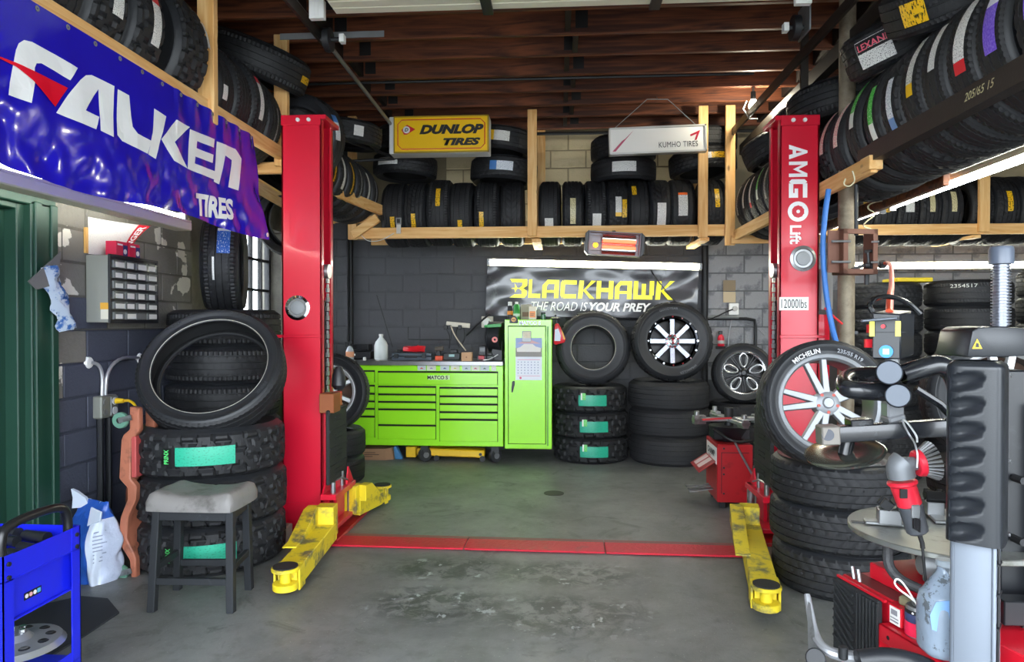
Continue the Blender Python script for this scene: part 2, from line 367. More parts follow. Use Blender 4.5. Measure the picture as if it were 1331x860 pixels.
BL = {}
def blocks(parent, o, ux, n, u0, u1, z0, z1, mfn, skip=None, shift=0.):
    """running bond: one block object per block, face 8 mm proud of the joints"""
    o, ux, n = Vector(o), Vector(ux), Vector(n); r0 = int(round(z0 / .2)); r1 = int(round(z1 / .2))
    rot = frame((0, 0, 0), ux, (0, 0, 1)).to_quaternion()
    for r in range(r0, r1):
        u = u0 - ((.2 if r % 2 else 0) + shift) % .4
        while u < u1 - .01:
            a, b = max(u, u0), min(u + .4, u1); c = (a + b) / 2; z = r * .2 + .1
            if b - a > .05 and not (skip and skip(c, z)):
                m = mfn(c, z)
                if m.name not in BL: BL[m.name] = G().box((-.196, -.096, -.03), (.196, .096, .03)).mesh('block', m, .007)
                q = obj('block', BL[m.name], parent); q.location = o + ux * c + Vector((0, 0, z)) + n * (-.026 + random.uniform(-.002, .002)); q.rotation_mode = 'QUATERNION'; q.rotation_quaternion = rot
                q.scale = ((b - a - .008) / .392, 1, 1)
            u += .4
# back wall: dark paint to 2.4 m, cream above, bare grey to the right
wb = struct('wall_back', G().box((-3.3, 7.9, 0), (1.62, 8.1, 2.4), mi=0).box((-3.3, 7.9, 2.4), (5.8, 8.1, 3.8), mi=1).box((1.62, 7.9, 0), (5.8, 8.1, 2.4), mi=2), [mort, mortc, mortg])
blocks(wb, (0, 7.9, 0), (1, 0, 0), (0, -1, 0), -2.4, 1.6, .8, 2.4, lambda u, z: charcoal, lambda u, z: -.75 < u < 1.2 and 1.5 < z < 2.05)
blocks(wb, (0, 7.9, 0), (1, 0, 0), (0, -1, 0), -1.3, 1.7, 2.6, 3.6, lambda u, z: creamw)
blocks(wb, (0, 7.9, 0), (1, 0, 0), (0, -1, 0), 1.66, 2.5, .8, 2.4, lambda u, z: rawgrey)
blocks(wb, (0, 7.9, 0), (1, 0, 0), (0, -1, 0), 2.5, 5.4, 1.8, 2.4, lambda u, z: rawgrey)
# pier at the back left corner, seen past the lift column
pr = struct('wall_corner_pier', G().box((-3.06, 7.79, 0), (-2.42, 7.9, 3.55)), mort)
blocks(pr, (0, 7.79, 0), (1, 0, 0), (0, -1, 0), -3.04, -2.42, .8, 2.6, lambda u, z: charcoal, shift=.1)
# left wall with the door opening, then a recess with the barred window
wl = struct('wall_left', G().box((-3.1, -.6, 0), (-2.87, 2.5, 3.8), mi=1).box((-3.1, 2.5, 2.2), (-2.87, 3.7, 3.8), mi=1).box((-3.1, 3.7, 0), (-2.87, 5.24, 1.4), mi=0).box((-3.1, 3.7, 1.4), (-2.87, 5.24, 3.8), mi=1), [mortb, morto])
blocks(wl, (-2.87, 0, 0), (0, 1, 0), (1, 0, 0), 3.74, 5.24, 0, 2.6, lambda u, z: (bluechar if z < 1.4 and not (u < 3.95 and .9 < z) else bluechar if (z < 1.8 and 3.95 < u < 4.1) else peel), shift=.12)
WY0, WY1, WZ0, WZ1 = 5.9, 7.5, 1.15, 2.44
struct('wall_left_recess', G().box((-3.3, 5.24, 0), (-3.05, WY0, 3.8)).box((-3.3, WY1, 0), (-3.05, 7.9, 3.8)).box((-3.3, WY0, 0), (-3.05, WY1, WZ0)).box((-3.3, WY0, WZ1), (-3.05, WY1, 3.8)).box((-3.1, 5.04, 0), (-3.05, 5.24, 3.8)), oldgrey)
w1 = struct('window_1', G().box((-3.26, WY0, WZ0), (-3.2, WY0 + .04, WZ1)).box((-3.26, WY1 - .04, WZ0), (-3.2, WY1, WZ1)).box((-3.26, WY0, WZ0), (-3.2, WY1, WZ0 + .04)).box((-3.26, WY0, WZ1 - .04), (-3.2, WY1, WZ1)), dkmetal)
ny, nz_ = 7, 4
dy, dz = (WY1 - WY0) / ny, (WZ1 - WZ0) / nz_
for i in range(1, ny): struct('glazing_bar', G().box((-3.25, WY0 + dy * i - .011, WZ0), (-3.2, WY0 + dy * i + .011, WZ1)), dkmetal, w1)
for i in range(1, nz_): struct('glazing_bar', G().box((-3.245, WY0, WZ0 + dz * i - .013), (-3.205, WY1, WZ0 + dz * i + .013)), dkmetal, w1)
pane = G().box((-.003, -dy / 2 + .011, -dz / 2 + .013), (.003, dy / 2 - .011, dz / 2 - .013)).mesh('pane', mat('window glass', 'ffffff', .0, trans=1.), 0)
for i in range(ny):
    for j in range(nz_):
        q = obj('pane', pane, w1); q.location = (-3.225, WY0 + dy * (i + .5), WZ0 + dz * (j + .5))
struct('trim_1', G().box((-3.1, WY0 - .03, WZ0 - .05), (-2.98, WY1 + .03, WZ0)), mat('window sill paint', '8a8578', .6, var=.1))
# right side of the next bay and the front of the building (behind the camera): two open door bays
struct('wall_right', G().box((5.6, -.6, 0), (5.8, 7.9, 3.8)), oldgrey)
struct('wall_front', G().box((-3.3, -.8, 3.1), (5.8, -.6, 3.9)).box((-3.3, -.8, 0), (-2.6, -.6, 3.1)).box((1.75, -.8, 0), (2.05, -.6, 3.1)).box((5.3, -.8, 0), (5.8, -.6, 3.1)), oldgrey)
# ceiling: deck boards and joists
cl = struct('ceiling', G().box((-3.3, -.8, 3.83), (5.8, 8.1, 3.95)), deckw)
dk = G().box((-.11, -4.35, -.012), (.11, 4.35, .012)).mesh('plank', deckw, .004)
for i in range(40):
    q = obj('plank', dk, cl); q.location = (-3.15 + .228 * i, 3.65, 3.81 + random.uniform(-.003, .003))
jm = G().box((-4.4, -.022, -.13), (4.4, .022, .13)).mesh('joist', joistw, .006)
JY = [4.3 + .405 * i - .02 for i in range(9)]
for i, y in enumerate([.3, 1.1, 1.9, 2.7, 3.5] + JY):
    q = obj('joist', jm, cl); q.location = (1.2 + random.uniform(-.02, .02), y, 3.67 + random.uniform(-.006, .006))
bm_ = G().box((-.02, -.19, -.11), (.02, .19, .11)).mesh('bridging', mat('dark bridging', '1a100c', .7), 0)
for i in range(8):
    for x in (-1.75 + .05 * (i % 2), .12 - .06 * (i % 2), 2.1):
        q = obj('bridging', bm_, cl); q.location = (x, JY[i] + .2, 3.67)
st_ = G().box((-.045, -.004, -.1), (.045, .004, .1)).mesh('joist_strap', mat('black strap', '0e0c0c', .6), 0)
for i in range(9):
    for x in (-1.62 + .07 * (i % 2), .16 - .08 * (i % 2)):
        q = obj('joist_strap', st_, cl); q.location = (x, JY[i] - .027, 3.68)
# wall plate pipe along the top of the back wall
single('ceiling_pipe', G().cyl((-2.3, 7.6, 3.52), (2.6, 7.6, 3.5), .018, n=10).cyl((-2.2, 5.86, 3.5), (1.6, 5.86, 3.5), .012, n=8), dkmetal, 'thin grey conduit running across under the ceiling joists', 'pipe')
# green door on the left
dgreen = mat('dark green door paint', '173d2f', .5, var=.12, vs=4)
d1 = struct('door_1', G().box((-2.99, 2.6, .01), (-2.95, 3.5, 2.06)), dgreen)
for (a, b) in ((.15, .95), (1.1, 1.95)):
    struct('door_panel', G().box((-2.955, 2.72, a), (-2.938, 3.02, b)).box((-2.955, 3.1, a), (-2.938, 3.38, b)), dgreen, d1, .006)
struct('door_frame', G().box((-3.1, 2.5, 0), (-2.88, 2.6, 2.2)).box((-3.1, 2.5, 2.06), (-2.95, 3.7, 2.2)).box((-3.1, 3.5, 0), (-2.95, 3.7, 2.2)).box((-2.9, 2.44, 0), (-2.84, 2.62, 2.1)).box((-3.0, 3.5, 0), (-2.88, 3.56, 2.1)).box((-2.9, 3.55, 0), (-2.84, 3.74, 2.1)).box((-2.85, 3.57, 0), (-2.828, 3.62, 2.1)).box((-2.85, 3.69, 0), (-2.828, 3.74, 2.1))
       .box((-2.9, 2.5, 2.08), (-2.84, 3.74, 2.24)).box((-2.86, 2.5, 2.2), (-2.8, 3.76, 2.25)).box((-3.0, 2.6, 2.05), (-2.88, 3.5, 2.1)), dgreen, d1, .005)
# ------------------------------------------------------------------ tyres: a few shared designs (axis along local Z, radius 1/3 m nominal)
NR, NW = .34, .22
def tread_mesh(kind, rim, n_pitch, ribs, depth, mode, m):
    """ribs: list of (v0,v1) rubber bands over -1..1; grooves between; mode sets the cross cuts"""
    per = 6; n = n_pitch * per; hw = NW * .43
    cols = []   # (v, groove?, rib index)
    for k, (a, b) in enumerate(ribs):
        if k: cols.append((ribs[k - 1][1] + .012, True, -1)); cols.append((a - .012, True, -1))
        st = max(2, int((b - a) / .1) + 1)
        for j in range(st): cols.append((a + (b - a) * j / (st - 1), False, k))
    prof = []
    for (v, gr, k) in cols:
        r = NR - .006 * v * v - (.010 if abs(v) > .97 else 0); prof.append((v, r, gr, k))
    v3 = []; nc = len(prof)
    for i in range(n):
        t = 2 * PI * i / n; ph = i % per; blk_i = i // per
        for (v, r, gr, k) in prof:
            d = depth if gr else 0; z = v * hw
            if not gr:
                if mode == 'block':
                    s = (i + int(k * 3) + (1 if v > 0 else 0)) % per
                    if s in (0,): d = depth * .9
                    if (i + 3 * k + int(abs(v) * 7)) % (per * 2) == 4: d = depth * .45
                    z += .012 * (1 if (blk_i + k) % 2 else -1) * (0 if abs(v) > .85 else 1)
                elif mode == 'sipe':
                    if (i + int(v * 6)) % 3 == 0: d = depth * (.35 if abs(v) < .6 else .55)
                elif mode == 'vee':
                    if (i + int(abs(v) * 9)) % per == 0: d = depth * .75
                elif mode == 'shoulder':
                    if abs(v) > .55 and i % 3 == 0: d = depth * .6
                    elif abs(v) <= .55 and (i + int(v * 8)) % per == 0: d = depth * .3
                elif mode == 'worn':
                    if i % per == 0: d = depth * .3
            v3.append(((r - d) * math.cos(t), (r - d) * math.sin(t), z))
    g = G(); fs = []
    for i in range(n):
        o, o2 = i * nc, ((i + 1) % n) * nc
        fs += [(o + j, o + j + 1, o2 + j + 1, o2 + j) for j in range(nc - 1)]
    g.add(v3, fs); me = g.mesh('tread', m, sharp=28); return me
def casing_mesh(rim, m, lugs=0):
    h = NW / 2; rb = rim; pr = [(NR - .017, h * .86), (NR - .024, h * .93), (NR - .04, h * .99)]
    rm = (NR + rb) / 2
    pr += [(rm + (NR - rm) * .35, h * 1.02), (rm + (NR - rm) * .33, h * 1.035), (rm + (NR - rm) * .27, h * 1.035), (rm + (NR - rm) * .25, h * 1.02), (rm, h * 1.0), (rb + .03, h * .9), (rb + .018, h * .87), (rb + .014, h * .88), (rb + .006, h * .86), (rb, h * .8), (rb + .002, h * .7), (rb + .012, h * .66), (rm, h * .84), (NR - .04, h * .8), (NR - .024, h * .4)]
    full = pr + [(NR - .022, 0)] + [(r, -z) for r, z in reversed(pr)]
    n = 64; g = G().lathe(full, n, cap=False); k = len(full)
    half = len(pr)
    for fi in range(len(g.f)):
        row = fi // n
        if half - 4 <= row <= k - half + 3: g.m[fi] = 1
    return g.mesh('casing', [m, rubi], sharp=50)
R4 = [(-1, -.62), (-.54, -.06), (.04, .5), (.58, 1)]
R5 = [(-1, -.66), (-.58, -.24), (-.17, .17), (.24, .58), (.66, 1)]
DES = {}
def design(name, rim, pitch, ribs, depth, mode, tm, cm): DES[name] = (tread_mesh(name, rim, pitch, ribs, depth, mode, tm), casing_mesh(rim, cm))
design('highway', .225, 36, R5, .009, 'shoulder', rub, rubs)
design('touring', .225, 44, R4, .008, 'sipe', rub, rubs)
design('sport', .25, 30, R4, .008, 'vee', rub, rubs)
design('rib', .235, 36, R5, .009, 'vee', rub, rubs)
design('allterrain', .205, 30, R5, .012, 'block', rub, rubs)
design('mud', .19, 24, R4, .014, 'block', rub, rubs)
design('lowprofile', .262, 40, R4, .008, 'sipe', rub, rubs)
design('worn', .22, 34, R5, .004, 'worn', rubw, rubw)
STK = {
    'white': sticker_mat('white tyre label', 'e6e6e2', '3a3a3a', 8, 22, amount=.57),
    'whitered': sticker_mat('white and red tyre label', 'e6e4e0', '55504e', 8, 20, band='d2303a', bandw=.3, amount=.58),
    'redend': sticker_mat('white tyre label with red end', 'e6e4e0', '44403e', 8, 20, band='d8222e', bandw=.16, amount=.58),
    'orange': sticker_mat('white tyre label with orange end', 'e2e2de', '555', 8, 18, band='f06a24', bandw=.12) if False else sticker_mat('white tyre label with orange end', 'e2e2de', '555555', 8, 18, band='f06a24', bandw=.12),
    'yellow': sticker_mat('yellow chalk strip', 'f0bd20', '2a2410', 2, 7, amount=.55),
    'yellowwhite': sticker_mat('white tyre label with yellow end', 'e8e8e2', '4a4a48', 8, 18, band='f0bd20', bandw=.2),
    'bluewhite': sticker_mat('white tyre label with blue end', 'e2e6ea', '7a86a0', 6, 14, band='4a7fc0', bandw=.3),
    'blue': sticker_mat('blue tyre label', '2a62b8', 'cfd8e0', 5, 7, amount=.58, band='d8dde0', bandw=.12),
    'teal': sticker_mat('teal tyre label', '28ac8b', '1c8f74', 6, 12, amount=.57, band='16181a', bandw=.06),
    'purple': sticker_mat('purple tyre label', '6a45c8', '8f76d8', 6, 12, amount=.5, band='dfe2ea', bandw=.36, bandfar=True),
    'green': sticker_mat('green tyre label', '42c23c', 'd8f0d4', 5, 12, amount=.57, band='e6ece6', bandw=.3),
    'pink': sticker_mat('cream and pink tyre label', 'e8e0d0', 'd84a60', 5, 16, amount=.52),
    'chalk': sticker_mat('white chalk marks', '2b2c30', 'c9cbcc', 3, 26, amount=.5),
    'cream': sticker_mat('cream tyre label', 'e4d8a8', '3a3420', 4, 16, amount=.53),
}
def axis_quat(axis, spin=0.):
    q = Vector(axis).normalized().to_track_quat('Z', 'Y'); return q @ Quaternion((0, 0, 1), spin)
def sticker(root, R, Wd, kind, face, L=.3, w=.06, z=0., shift=0., name='sticker', flip=False):
    """label glued round the tread; face = world direction it looks to; L along the tread, w across it (metres)"""
    q = root.rotation_quaternion; d = q.inverted() @ Vector(face); t0 = math.atan2(d.y, d.x) + shift / R
    k = NR / R; kz = NW / Wd; dl = L / R / 2; sg = -1 if flip else 1
    def fn(u, v):
        t = t0 + sg * (u * 2 - 1) * dl; zz = (z + (v - .5) * w) * kz; rr = NR - .006 * (zz / (NW * .43)) ** 2 + .0016
        return (rr * math.cos(t), rr * math.sin(t), zz)
    g = G().grid(fn, 10, 3); o = obj(name, g.mesh(name, STK[kind], keep=True), root); return o, fn
STK['black'] = mat('black label ground', '121214', .4)
def tire(dsn, R, Wd, pos, axis, label, group=None, stk=None, spin=None, name='tire', cat='tire'):
    o = thing(name, label, cat, pos, group); o.rotation_mode = 'QUATERNION'
    o.rotation_quaternion = axis_quat(axis, random.uniform(0, 6.28) if spin is None else spin)
    o.scale = (R / NR, R / NR, Wd / NW)
    a = obj('tread', DES[dsn][0], o); b = obj('casing', DES[dsn][1], o)
    for s in (stk or []): sticker(o, R, Wd, *s[:2], **(s[2] if len(s) > 2 else {}))
    return o
ORD = ['first', 'second', 'third', 'fourth', 'fifth', 'sixth', 'seventh', 'eighth', 'ninth', 'tenth', 'eleventh', 'twelfth', 'thirteenth', 'fourteenth']
def ringtext(root, body, R0, h, m, t0, side=1, name='lettering', bold=.0):
    """raised lettering bent round a sidewall (local units of the tyre)"""
    z = side * NW / 2 * 1.04 + side * .0008
    def fn(x, y):
        a = t0 - x / R0 * side
        return ((R0 + y) * math.cos(a), (R0 + y) * math.sin(a), z)
    return text(body, m, fn, root, h=h, bold=bold, name=name, local=True, res=2)
# ------------------------------------------------------------------ timber and steel racks
def board(t, p, q, w, h, m, up=(0, 0, 1), name='beam'): return part(name, G().bar(p, q, w, h, up), m, t, .003)
t = thing('timber_rack', 'pine rack along the left wall, carrying tires above the blue banner', 'rack', (-2.05, 5.15, 2.64))
board(t, (-2.05, 1.2, 2.69), (-2.05, 5.2, 2.69), .04, .095, piney); board(t, (-2.67, 1.2, 2.69), (-2.67, 5.2, 2.69), .04, .095, piney)
for y in (1.6, 3.92, 5.0):
    board(t, (-2.045, y, 2.6), (-2.045, y, 3.56), .05, .1, pinez, (1, 0, 0), 'post'); board(t, (-2.72, y, 2.6), (-2.72, y, 3.56), .04, .09, pinez, (0, 1, 0), 'post')
    board(t, (-2.72, y + .06, 2.6), (-2.03, y + .06, 2.6), .04, .085, pine, name='cross_tie')
board(t, (-2.4, 4.6, 2.58), (-2.4, 6.6, 2.46), .2, .018, piney, name='shelf_plank')
t = thing('timber_rack', 'short pine rack behind the left red lift column, running to the back corner', 'rack', (-1.83, 6.93, 2.5))
board(t, P(432, 247, Y=6.05) + (P(432, 247, Y=6.05) - P(495, 273, Y=6.95)) * .7, P(495, 273, Y=6.95), .04, .1, piney)
board(t, (-2.5, 5.4, 2.56), (-2.42, 7.3, 2.55), .04, .09, piney)
board(t, (-2.08, 6.88, 2.33), (-1.82, 6.86, 2.5), .04, .09, pine, name='brace')
board(t, (-2.12, 7.0, 2.3), (-2.12, 7.0, 3.56), .09, .04, pinez, (0, 1, 0), 'post'); board(t, (-2.42, 7.0, 2.52), (-1.86, 7.0, 2.5), .04, .08, pine, name='cross_tie')
t = thing('timber_rack', 'long pine rack across the back wall, carrying a row of upright tires', 'rack', (-.27, 6.93, 2.3))
board(t, (-2.08, 6.95, 2.355), (1.66, 6.95, 2.355), .04, .11, pine); board(t, (-2.08, 7.57, 2.355), (1.66, 7.57, 2.355), .04, .1, pine)
for x, y0 in ((-.27, 2.31), (1.4, 2.28), (1.66, 2.2)): board(t, (x, 6.9, y0), (x, 6.9, 3.56), .04, .092, pinez, (1, 0, 0), 'post')
for x in (-.2, 1.46): board(t, (x, 7.62, 2.3), (x, 7.62, 3.56), .04, .09, pinez, (1, 0, 0), 'post'); board(t, (x - .03, 6.95, 2.27), (x - .03, 7.7, 2.27), .09, .035, piney, name='cross_tie')
t = thing('timber_rack', 'pine beam rack behind the right red lift column, stickered tires on it', 'rack', (1.72, 6.85, 2.26))
board(t, (1.76, 4.02, 2.335), (1.71, 6.88, 2.295), .04, .1, piney); board(t, (2.38, 4.45, 2.335), (2.38, 7.3, 2.3), .04, .09, joistw)
part('end_block', G().box((1.725, 4.0, 2.3), (1.80, 4.12, 2.38)), piney, t, .003); board(t, (1.66, 6.84, 2.25), (2.42, 6.84, 2.25), .04, .08, pine, name='cross_tie')
t = thing('steel_rack', 'dark angle-iron rack at upper right, a row of stickered tires behind its rail', 'rack', (1.75, 4.1, 2.36))
rs = mat('painted angle iron', '3b3430', .5, .3, var=.2, vs=8, bump=.1)
part('rail', G().bar((1.75, 1.3, 2.41), (1.75, 4.2, 2.40), .012, .1).bar((1.78, 1.3, 2.365), (1.78, 4.2, 2.355), .06, .01), rs, t)
part('rail', G().bar((2.38, 1.3, 2.41), (2.38, 4.4, 2.40), .012, .1), rs, t)
text('205/65 15', mat('yellow chalk', 'cfc69a', .8), on((1.743, 3.02, 2.41), (0, -1, 0), (0, 0, 1)), t, h=.035, shear=.3)
t = thing('timber_rack', 'pine shelf on the back wall of the right bay above the long lamp', 'rack', (4.3, 6.95, 2.3))
board(t, (2.5, 6.95, 2.345), (5.55, 6.95, 2.345), .04, .1, pine); board(t, (2.5, 7.57, 2.345), (5.55, 7.57, 2.345), .04, .1, pine)
board(t, (4.04, 6.91, 2.31), (4.04, 6.91, 3.56), .04, .095, pinez, (1, 0, 0), 'post'); board(t, (4.04, 7.62, 2.31), (4.04, 7.62, 3.56), .04, .09, pinez, (1, 0, 0), 'post')
board(t, (4.0, 6.95, 2.275), (4.0, 7.7, 2.275), .08, .03, piney, name='cross_tie')
# ------------------------------------------------------------------ tyres on the racks
def fac(z=0.): return (1, 0, z)
g = 'tires in the rack above the blue banner'
rowL = [(2.15, 'highway', .35, .24, [], 'black ribbed tire nearest the camera above the blue banner, cut off by the frame'),
        (2.42, 'mud', .36, .26, [('white', fac(.4), dict(L=.16, w=.05, z=-.02))], 'chunky lugged tire above the first letter of the blue banner'),
        (2.74, 'rib', .36, .25, [], 'plain tire without a label, before the white-labelled pair above the banner'),
        (3.02, 'allterrain', .36, .25, [('white', fac(.15), dict(L=.27, w=.075, z=.03))], 'tire with white label and orange-red dot, above the blue banner'),
        (3.30, 'mud', .37, .25, [('whitered', fac(.08), dict(L=.3, w=.07, z=.03))], 'lugged tire with long white label topped in pink, above the banner'),
        (3.70, 'allterrain', .385, .29, [('white', fac(.3), dict(L=.16, w=.03, z=.12))], 'large all-terrain tire left of the first full pine post'),
        (4.13, 'touring', .34, .2, [('white', fac(-.1), dict(L=.09, w=.05, z=-.04))], 'narrow tire just behind the first full pine post'),
        (4.35, 'highway', .35, .22, [], 'unlabelled tire between the two pine posts over the banner'),
        (4.58, 'highway', .36, .24, [('redend', fac(.12), dict(L=.3, w=.055, z=-.02))], 'tire with white label ending in red, between two pine posts'),
        (4.84, 'touring', .35, .22, [('chalk', fac(-.2), dict(L=.3, w=.02, z=0))], 'tire with fine chalk dashes beside the second pine post')]
for (y, d, R, Wd, st, lb) in rowL:
    tire(d, R, Wd, (-2.36, y, 2.735 + math.sqrt(max(.001, R * R - .31 ** 2))), (random.uniform(-.03, .03), 1, 0), lb, g, st)
tire('highway', .37, .24, (-2.22, 5.0, 3.36), (.38, -.1, 1), 'tire lying tilted on top of the rack between the pine posts, yellow tag', g, [('yellow', (1, .1, -.35), dict(L=.16, w=.05))])
tire('touring', .335, .22, (-2.16, 5.62, 3.14), (.2, -.05, 1), 'tire lying flat above the left column, white tag at its end', g, [('white', (.95, -.45, 0), dict(L=.1, w=.12))])
tire('touring', .33, .2, (-2.02, 5.35, 2.9), (.12, 1, .1), 'tire with white and blue label peeping beside the left column top', g, [('bluewhite', (1, -.4, .15), dict(L=.2, w=.07, z=-.06))])
tire('sport', .32, .2, (-2.4, 6.1, 2.36), (0, 1, .15), 'dusty tire hung low under the left rack near the window', g)
g = 'tires in the rack behind the left column'
for i, (k, kd, z) in enumerate([('white', 'white paper label', .1), ('yellow', 'yellow chalk strip', .08), ('white', 'grey-white label', 0.), ('yellow', 'long yellow strip', .0), ('chalk', 'white chalk writing', -.05), ('white', 'bold white label', .0), ('chalk', 'white chalk line round its edge', -.1)]):
    y = 5.72 + i * .19; xr = P(495, 273, Y=6.95).x - .11 * (6.95 - y)
    tire(['touring', 'rib', 'highway'][i % 3], .31, .18, (xr - .315, y, 2.80 - .008 * i), (0, 1, 0), f'{ORD[i]} tire back from the left red column, {kd}', g, [(k, fac(z), dict(L=.3, w=.035 if k == 'yellow' else .055 if k == 'white' else .03, z=-.01))])
tire('rib', .33, .2, (-1.97, 6.3, 3.18), (.1, -.06, 1), 'tire lying over the row behind the left column, small white tag', g, [('white', (.62, -.8, 0), dict(L=.09, w=.09))])
# back rack: upright row
gb = 'upright tires on the back rack'
def bx(px, y=6.95): return P(px, 280, Y=y).x
rowB = [(513, 31, 'touring', 'yellow', -.16, 'yellow chalk strip, under the white-labelled lying tire'), (542, 30, 'rib', 'yellow', -.13, 'yellow chalk strip low down, beside a grey clip'), (571, 31, 'highway', 'yellow', .12, 'yellow strip set high, standing taller than its neighbours'),
        (601, 31, 'touring', 'yellow', -.2, 'short yellow strip near the beam, under the leaning pair'), (633, 32, 'highway', 'yellow', -.12, 'yellow strip left of centre and a pink mark below'), (666, 30, 'sport', None, 0, 'no label, last before the centre pine post'),
        (716, 27, 'touring', 'white', -.2, 'white label at the beam, first right of the centre post'), (744, 28, 'rib', 'cream', -.02, 'long cream strip, second right of the centre post'), (773, 29, 'highway', 'white', -.16, 'blank-looking white label, left of the flat stacked pair'),
        (801, 29, 'rib', 'yellowwhite', .02, 'white and yellow labels side by side, under the flat pair'), (828, 28, 'touring', 'yellow', .2, 'short yellow tag at the top, right under the flat pair'), (856, 28, 'sport', 'redend', -.1, 'red-topped white label reaching the beam'),
        (885, 32, 'sport', 'orange', .04, 'white label with orange foot, left of the right post'), (927, 29, 'rib', 'yellow', .1, 'yellow label, standing between the two right posts')]
for i, (px, w, d, k, z, lb) in enumerate(rowB):
    R = .335 if i != 2 else .345; Wd = w / 129 * .98
    st = []
    if k:
        L = {'yellow': .2, 'cream': .26, 'white': .22, 'yellowwhite': .2, 'redend': .3, 'orange': .24}[k]
        if z == .2: L = .12
        a = z / R
        st = [(k, (0, -math.cos(a), math.sin(a)), dict(L=L, w={'yellow': .045, 'cream': .055, 'white': .085, 'yellowwhite': .06, 'redend': .085, 'orange': .09}[k], z=0 if i not in (4, 10) else -.05, flip=(k in ('redend', 'yellowwhite'))))]
        if i == 9: st += [('yellow', (0, -1, 0), dict(L=.18, w=.045, z=.06))]
    tire(d, R, Wd, (bx(px, 7.05) + (.006 if px > 727 else -.006), 7.26, 2.41 + math.sqrt(R * R - .3 ** 2) + .02), (1, random.uniform(-.04, .04), 0), 'upright tire, ' + lb, gb, st)
gu = 'tires lying on top of the back row'
def flat_tire(px, py, Y, d, R, Wd, lb, st=None, tilt=(0, 0)):
    p = P(px, py, Y=Y); tire(d, R, Wd, p, (tilt[0], tilt[1], 1), lb, gu, st)
flat_tire(527, 218, 7.22, 'rib', .335, .22, 'flat-lying tire below the yellow sign, long white label', [('white', (-.2, -1, 0), dict(L=.24, w=.07, z=0, shift=-.06))], (.05, 0))
flat_tire(530, 184, 7.26, 'touring', .34, .23, 'flat-lying tire half hidden behind the yellow sign, small white tag', [('white', (-.72, -.7, 0), dict(L=.1, w=.09, z=.02))])
flat_tire(655, 225, 7.24, 'rib', .35, .23, 'tilted tire right of the yellow sign, blue and white label', [('bluewhite', (0, -1, 0), dict(L=.24, w=.09, shift=.0))], (.07, .02))
flat_tire(652, 188, 7.26, 'touring', .355, .23, 'topmost tire beside the yellow sign, yellow-ended white label', [('yellowwhite', (.0, -1, 0), dict(L=.2, w=.1, shift=.01))], (.1, .02))
flat_tire(810, 225, 7.22, 'touring', .335, .22, 'flat tire under the white sign, crumpled white label', [('white', (0, -1, 0), dict(L=.24, w=.1, shift=-.02))])
flat_tire(810, 196, 7.22, 'rib', .335, .22, 'flat tire mostly hidden behind the white sign, topmost of its pair')
flat_tire(913, 214, 7.25, 'rib', .34, .22, 'tilted tire behind the right posts with yellow and white tape', [('yellow', (.25, -.95, 0), dict(L=.17, w=.06)), ('white', (-.05, -.95, 0), dict(L=.08, w=.06, z=.0))], (-.08, .06))
flat_tire(915, 186, 7.3, 'touring', .33, .2, 'uppermost tire behind the right posts, in the dark under the joists')
# right rear rack
g = 'tires in the rack behind the right column'
for i, (k, kd) in enumerate([('chalk', 'fine white chalk lines'), ('white', 'long white label'), ('redend', 'white label with red end'), ('green', 'green and white strip'), ('chalk', 'a few chalk ticks'), ('white', 'grey label')]):
    y = 6.66 - i * .22
    tire(['rib', 'touring', 'highway'][i % 3], .335, .2, (2.0, y, 2.56), (0, 1, 0), f'{ORD[i]} tire from the back corner post, right rear rack, {kd}', g, [(k, (-1, 0, .1 + .1 * (i % 2)), dict(L=.28, w=.045))])
tire('rib', .34, .22, (1.95, 6.25, 3.0), (-.35, .1, 1), 'tilted tire lying left of the right column top, no label', g)
tire('touring', .34, .22, (2.06, 5.75, 3.1), (-.28, .05, 1), 'tire with a green and white tag lying behind the right column', g, [('green', (-.75, -.65, .1), dict(L=.1, w=.12))])
tire('highway', .36, .24, (2.0, 5.1, 2.99), (-.12, .02, 1), 'broad tire lying above the top of the right column', g)
# right front rack
g = 'tires in the angle-iron rack'
rowR = [(4.72, 'allterrain', 'pink', .35, 'first tire beside the right column top, cream and pink label'), (4.50, 'touring', 'pink', .32, 'second tire beside the right column top, paler cream and pink label'), (4.22, 'lowprofile', 'green', .38, 'low-profile tire with a green label high on its edge, upper right'),
        (3.98, 'sport', 'green', -.02, 'tire with a long bright green label in the angle-iron rack'), (3.77, 'rib', 'bluewhite', -.12, 'tire whose blue-ended pale label runs down behind the iron rail'), (3.56, 'highway', 'yellowwhite', .28, 'tire with pale blue label ending in yellow, in the iron rack'),
        (3.35, 'touring', 'white', .32, 'tire with a torn cream-white label, middle of the iron rack'), (3.14, 'highway', 'pink', .22, 'tire with white label and red lettering, in the iron rack'), (2.92, 'touring', 'purple', .18, 'tire with purple label, farther of the purple-labelled pair'),
        (2.68, 'sport', 'purple', .3, 'tire with purple label, nearer of the purple-labelled pair'), (2.43, 'sport', None, 0, 'unlabelled wide-grooved tire at the upper right edge of the picture'), (2.19, 'sport', None, 0, 'unlabelled tire nearest the camera in the iron rack, mostly cut off')]
for i, (y, d, k, z, lb) in enumerate(rowR):
    R = .35 if i > 1 else .34
    st = [(k, (-1, 0, z), dict(L=.3 if k not in ('white',) else .22, w=.055 if i != 8 and i != 9 else .075, z=-.02, flip=(k in ('yellowwhite', 'purple') and False)))] if k else []
    if i == 7: st = [('redend', (-1, 0, z), dict(L=.34, w=.075, z=-.02))]
    tire(d, R, .2 if i > 1 else .2, (2.06, y, 2.455 + math.sqrt(R * R - .31 ** 2) - .01), (random.uniform(-.03, .03), 1, 0), lb, g, st)
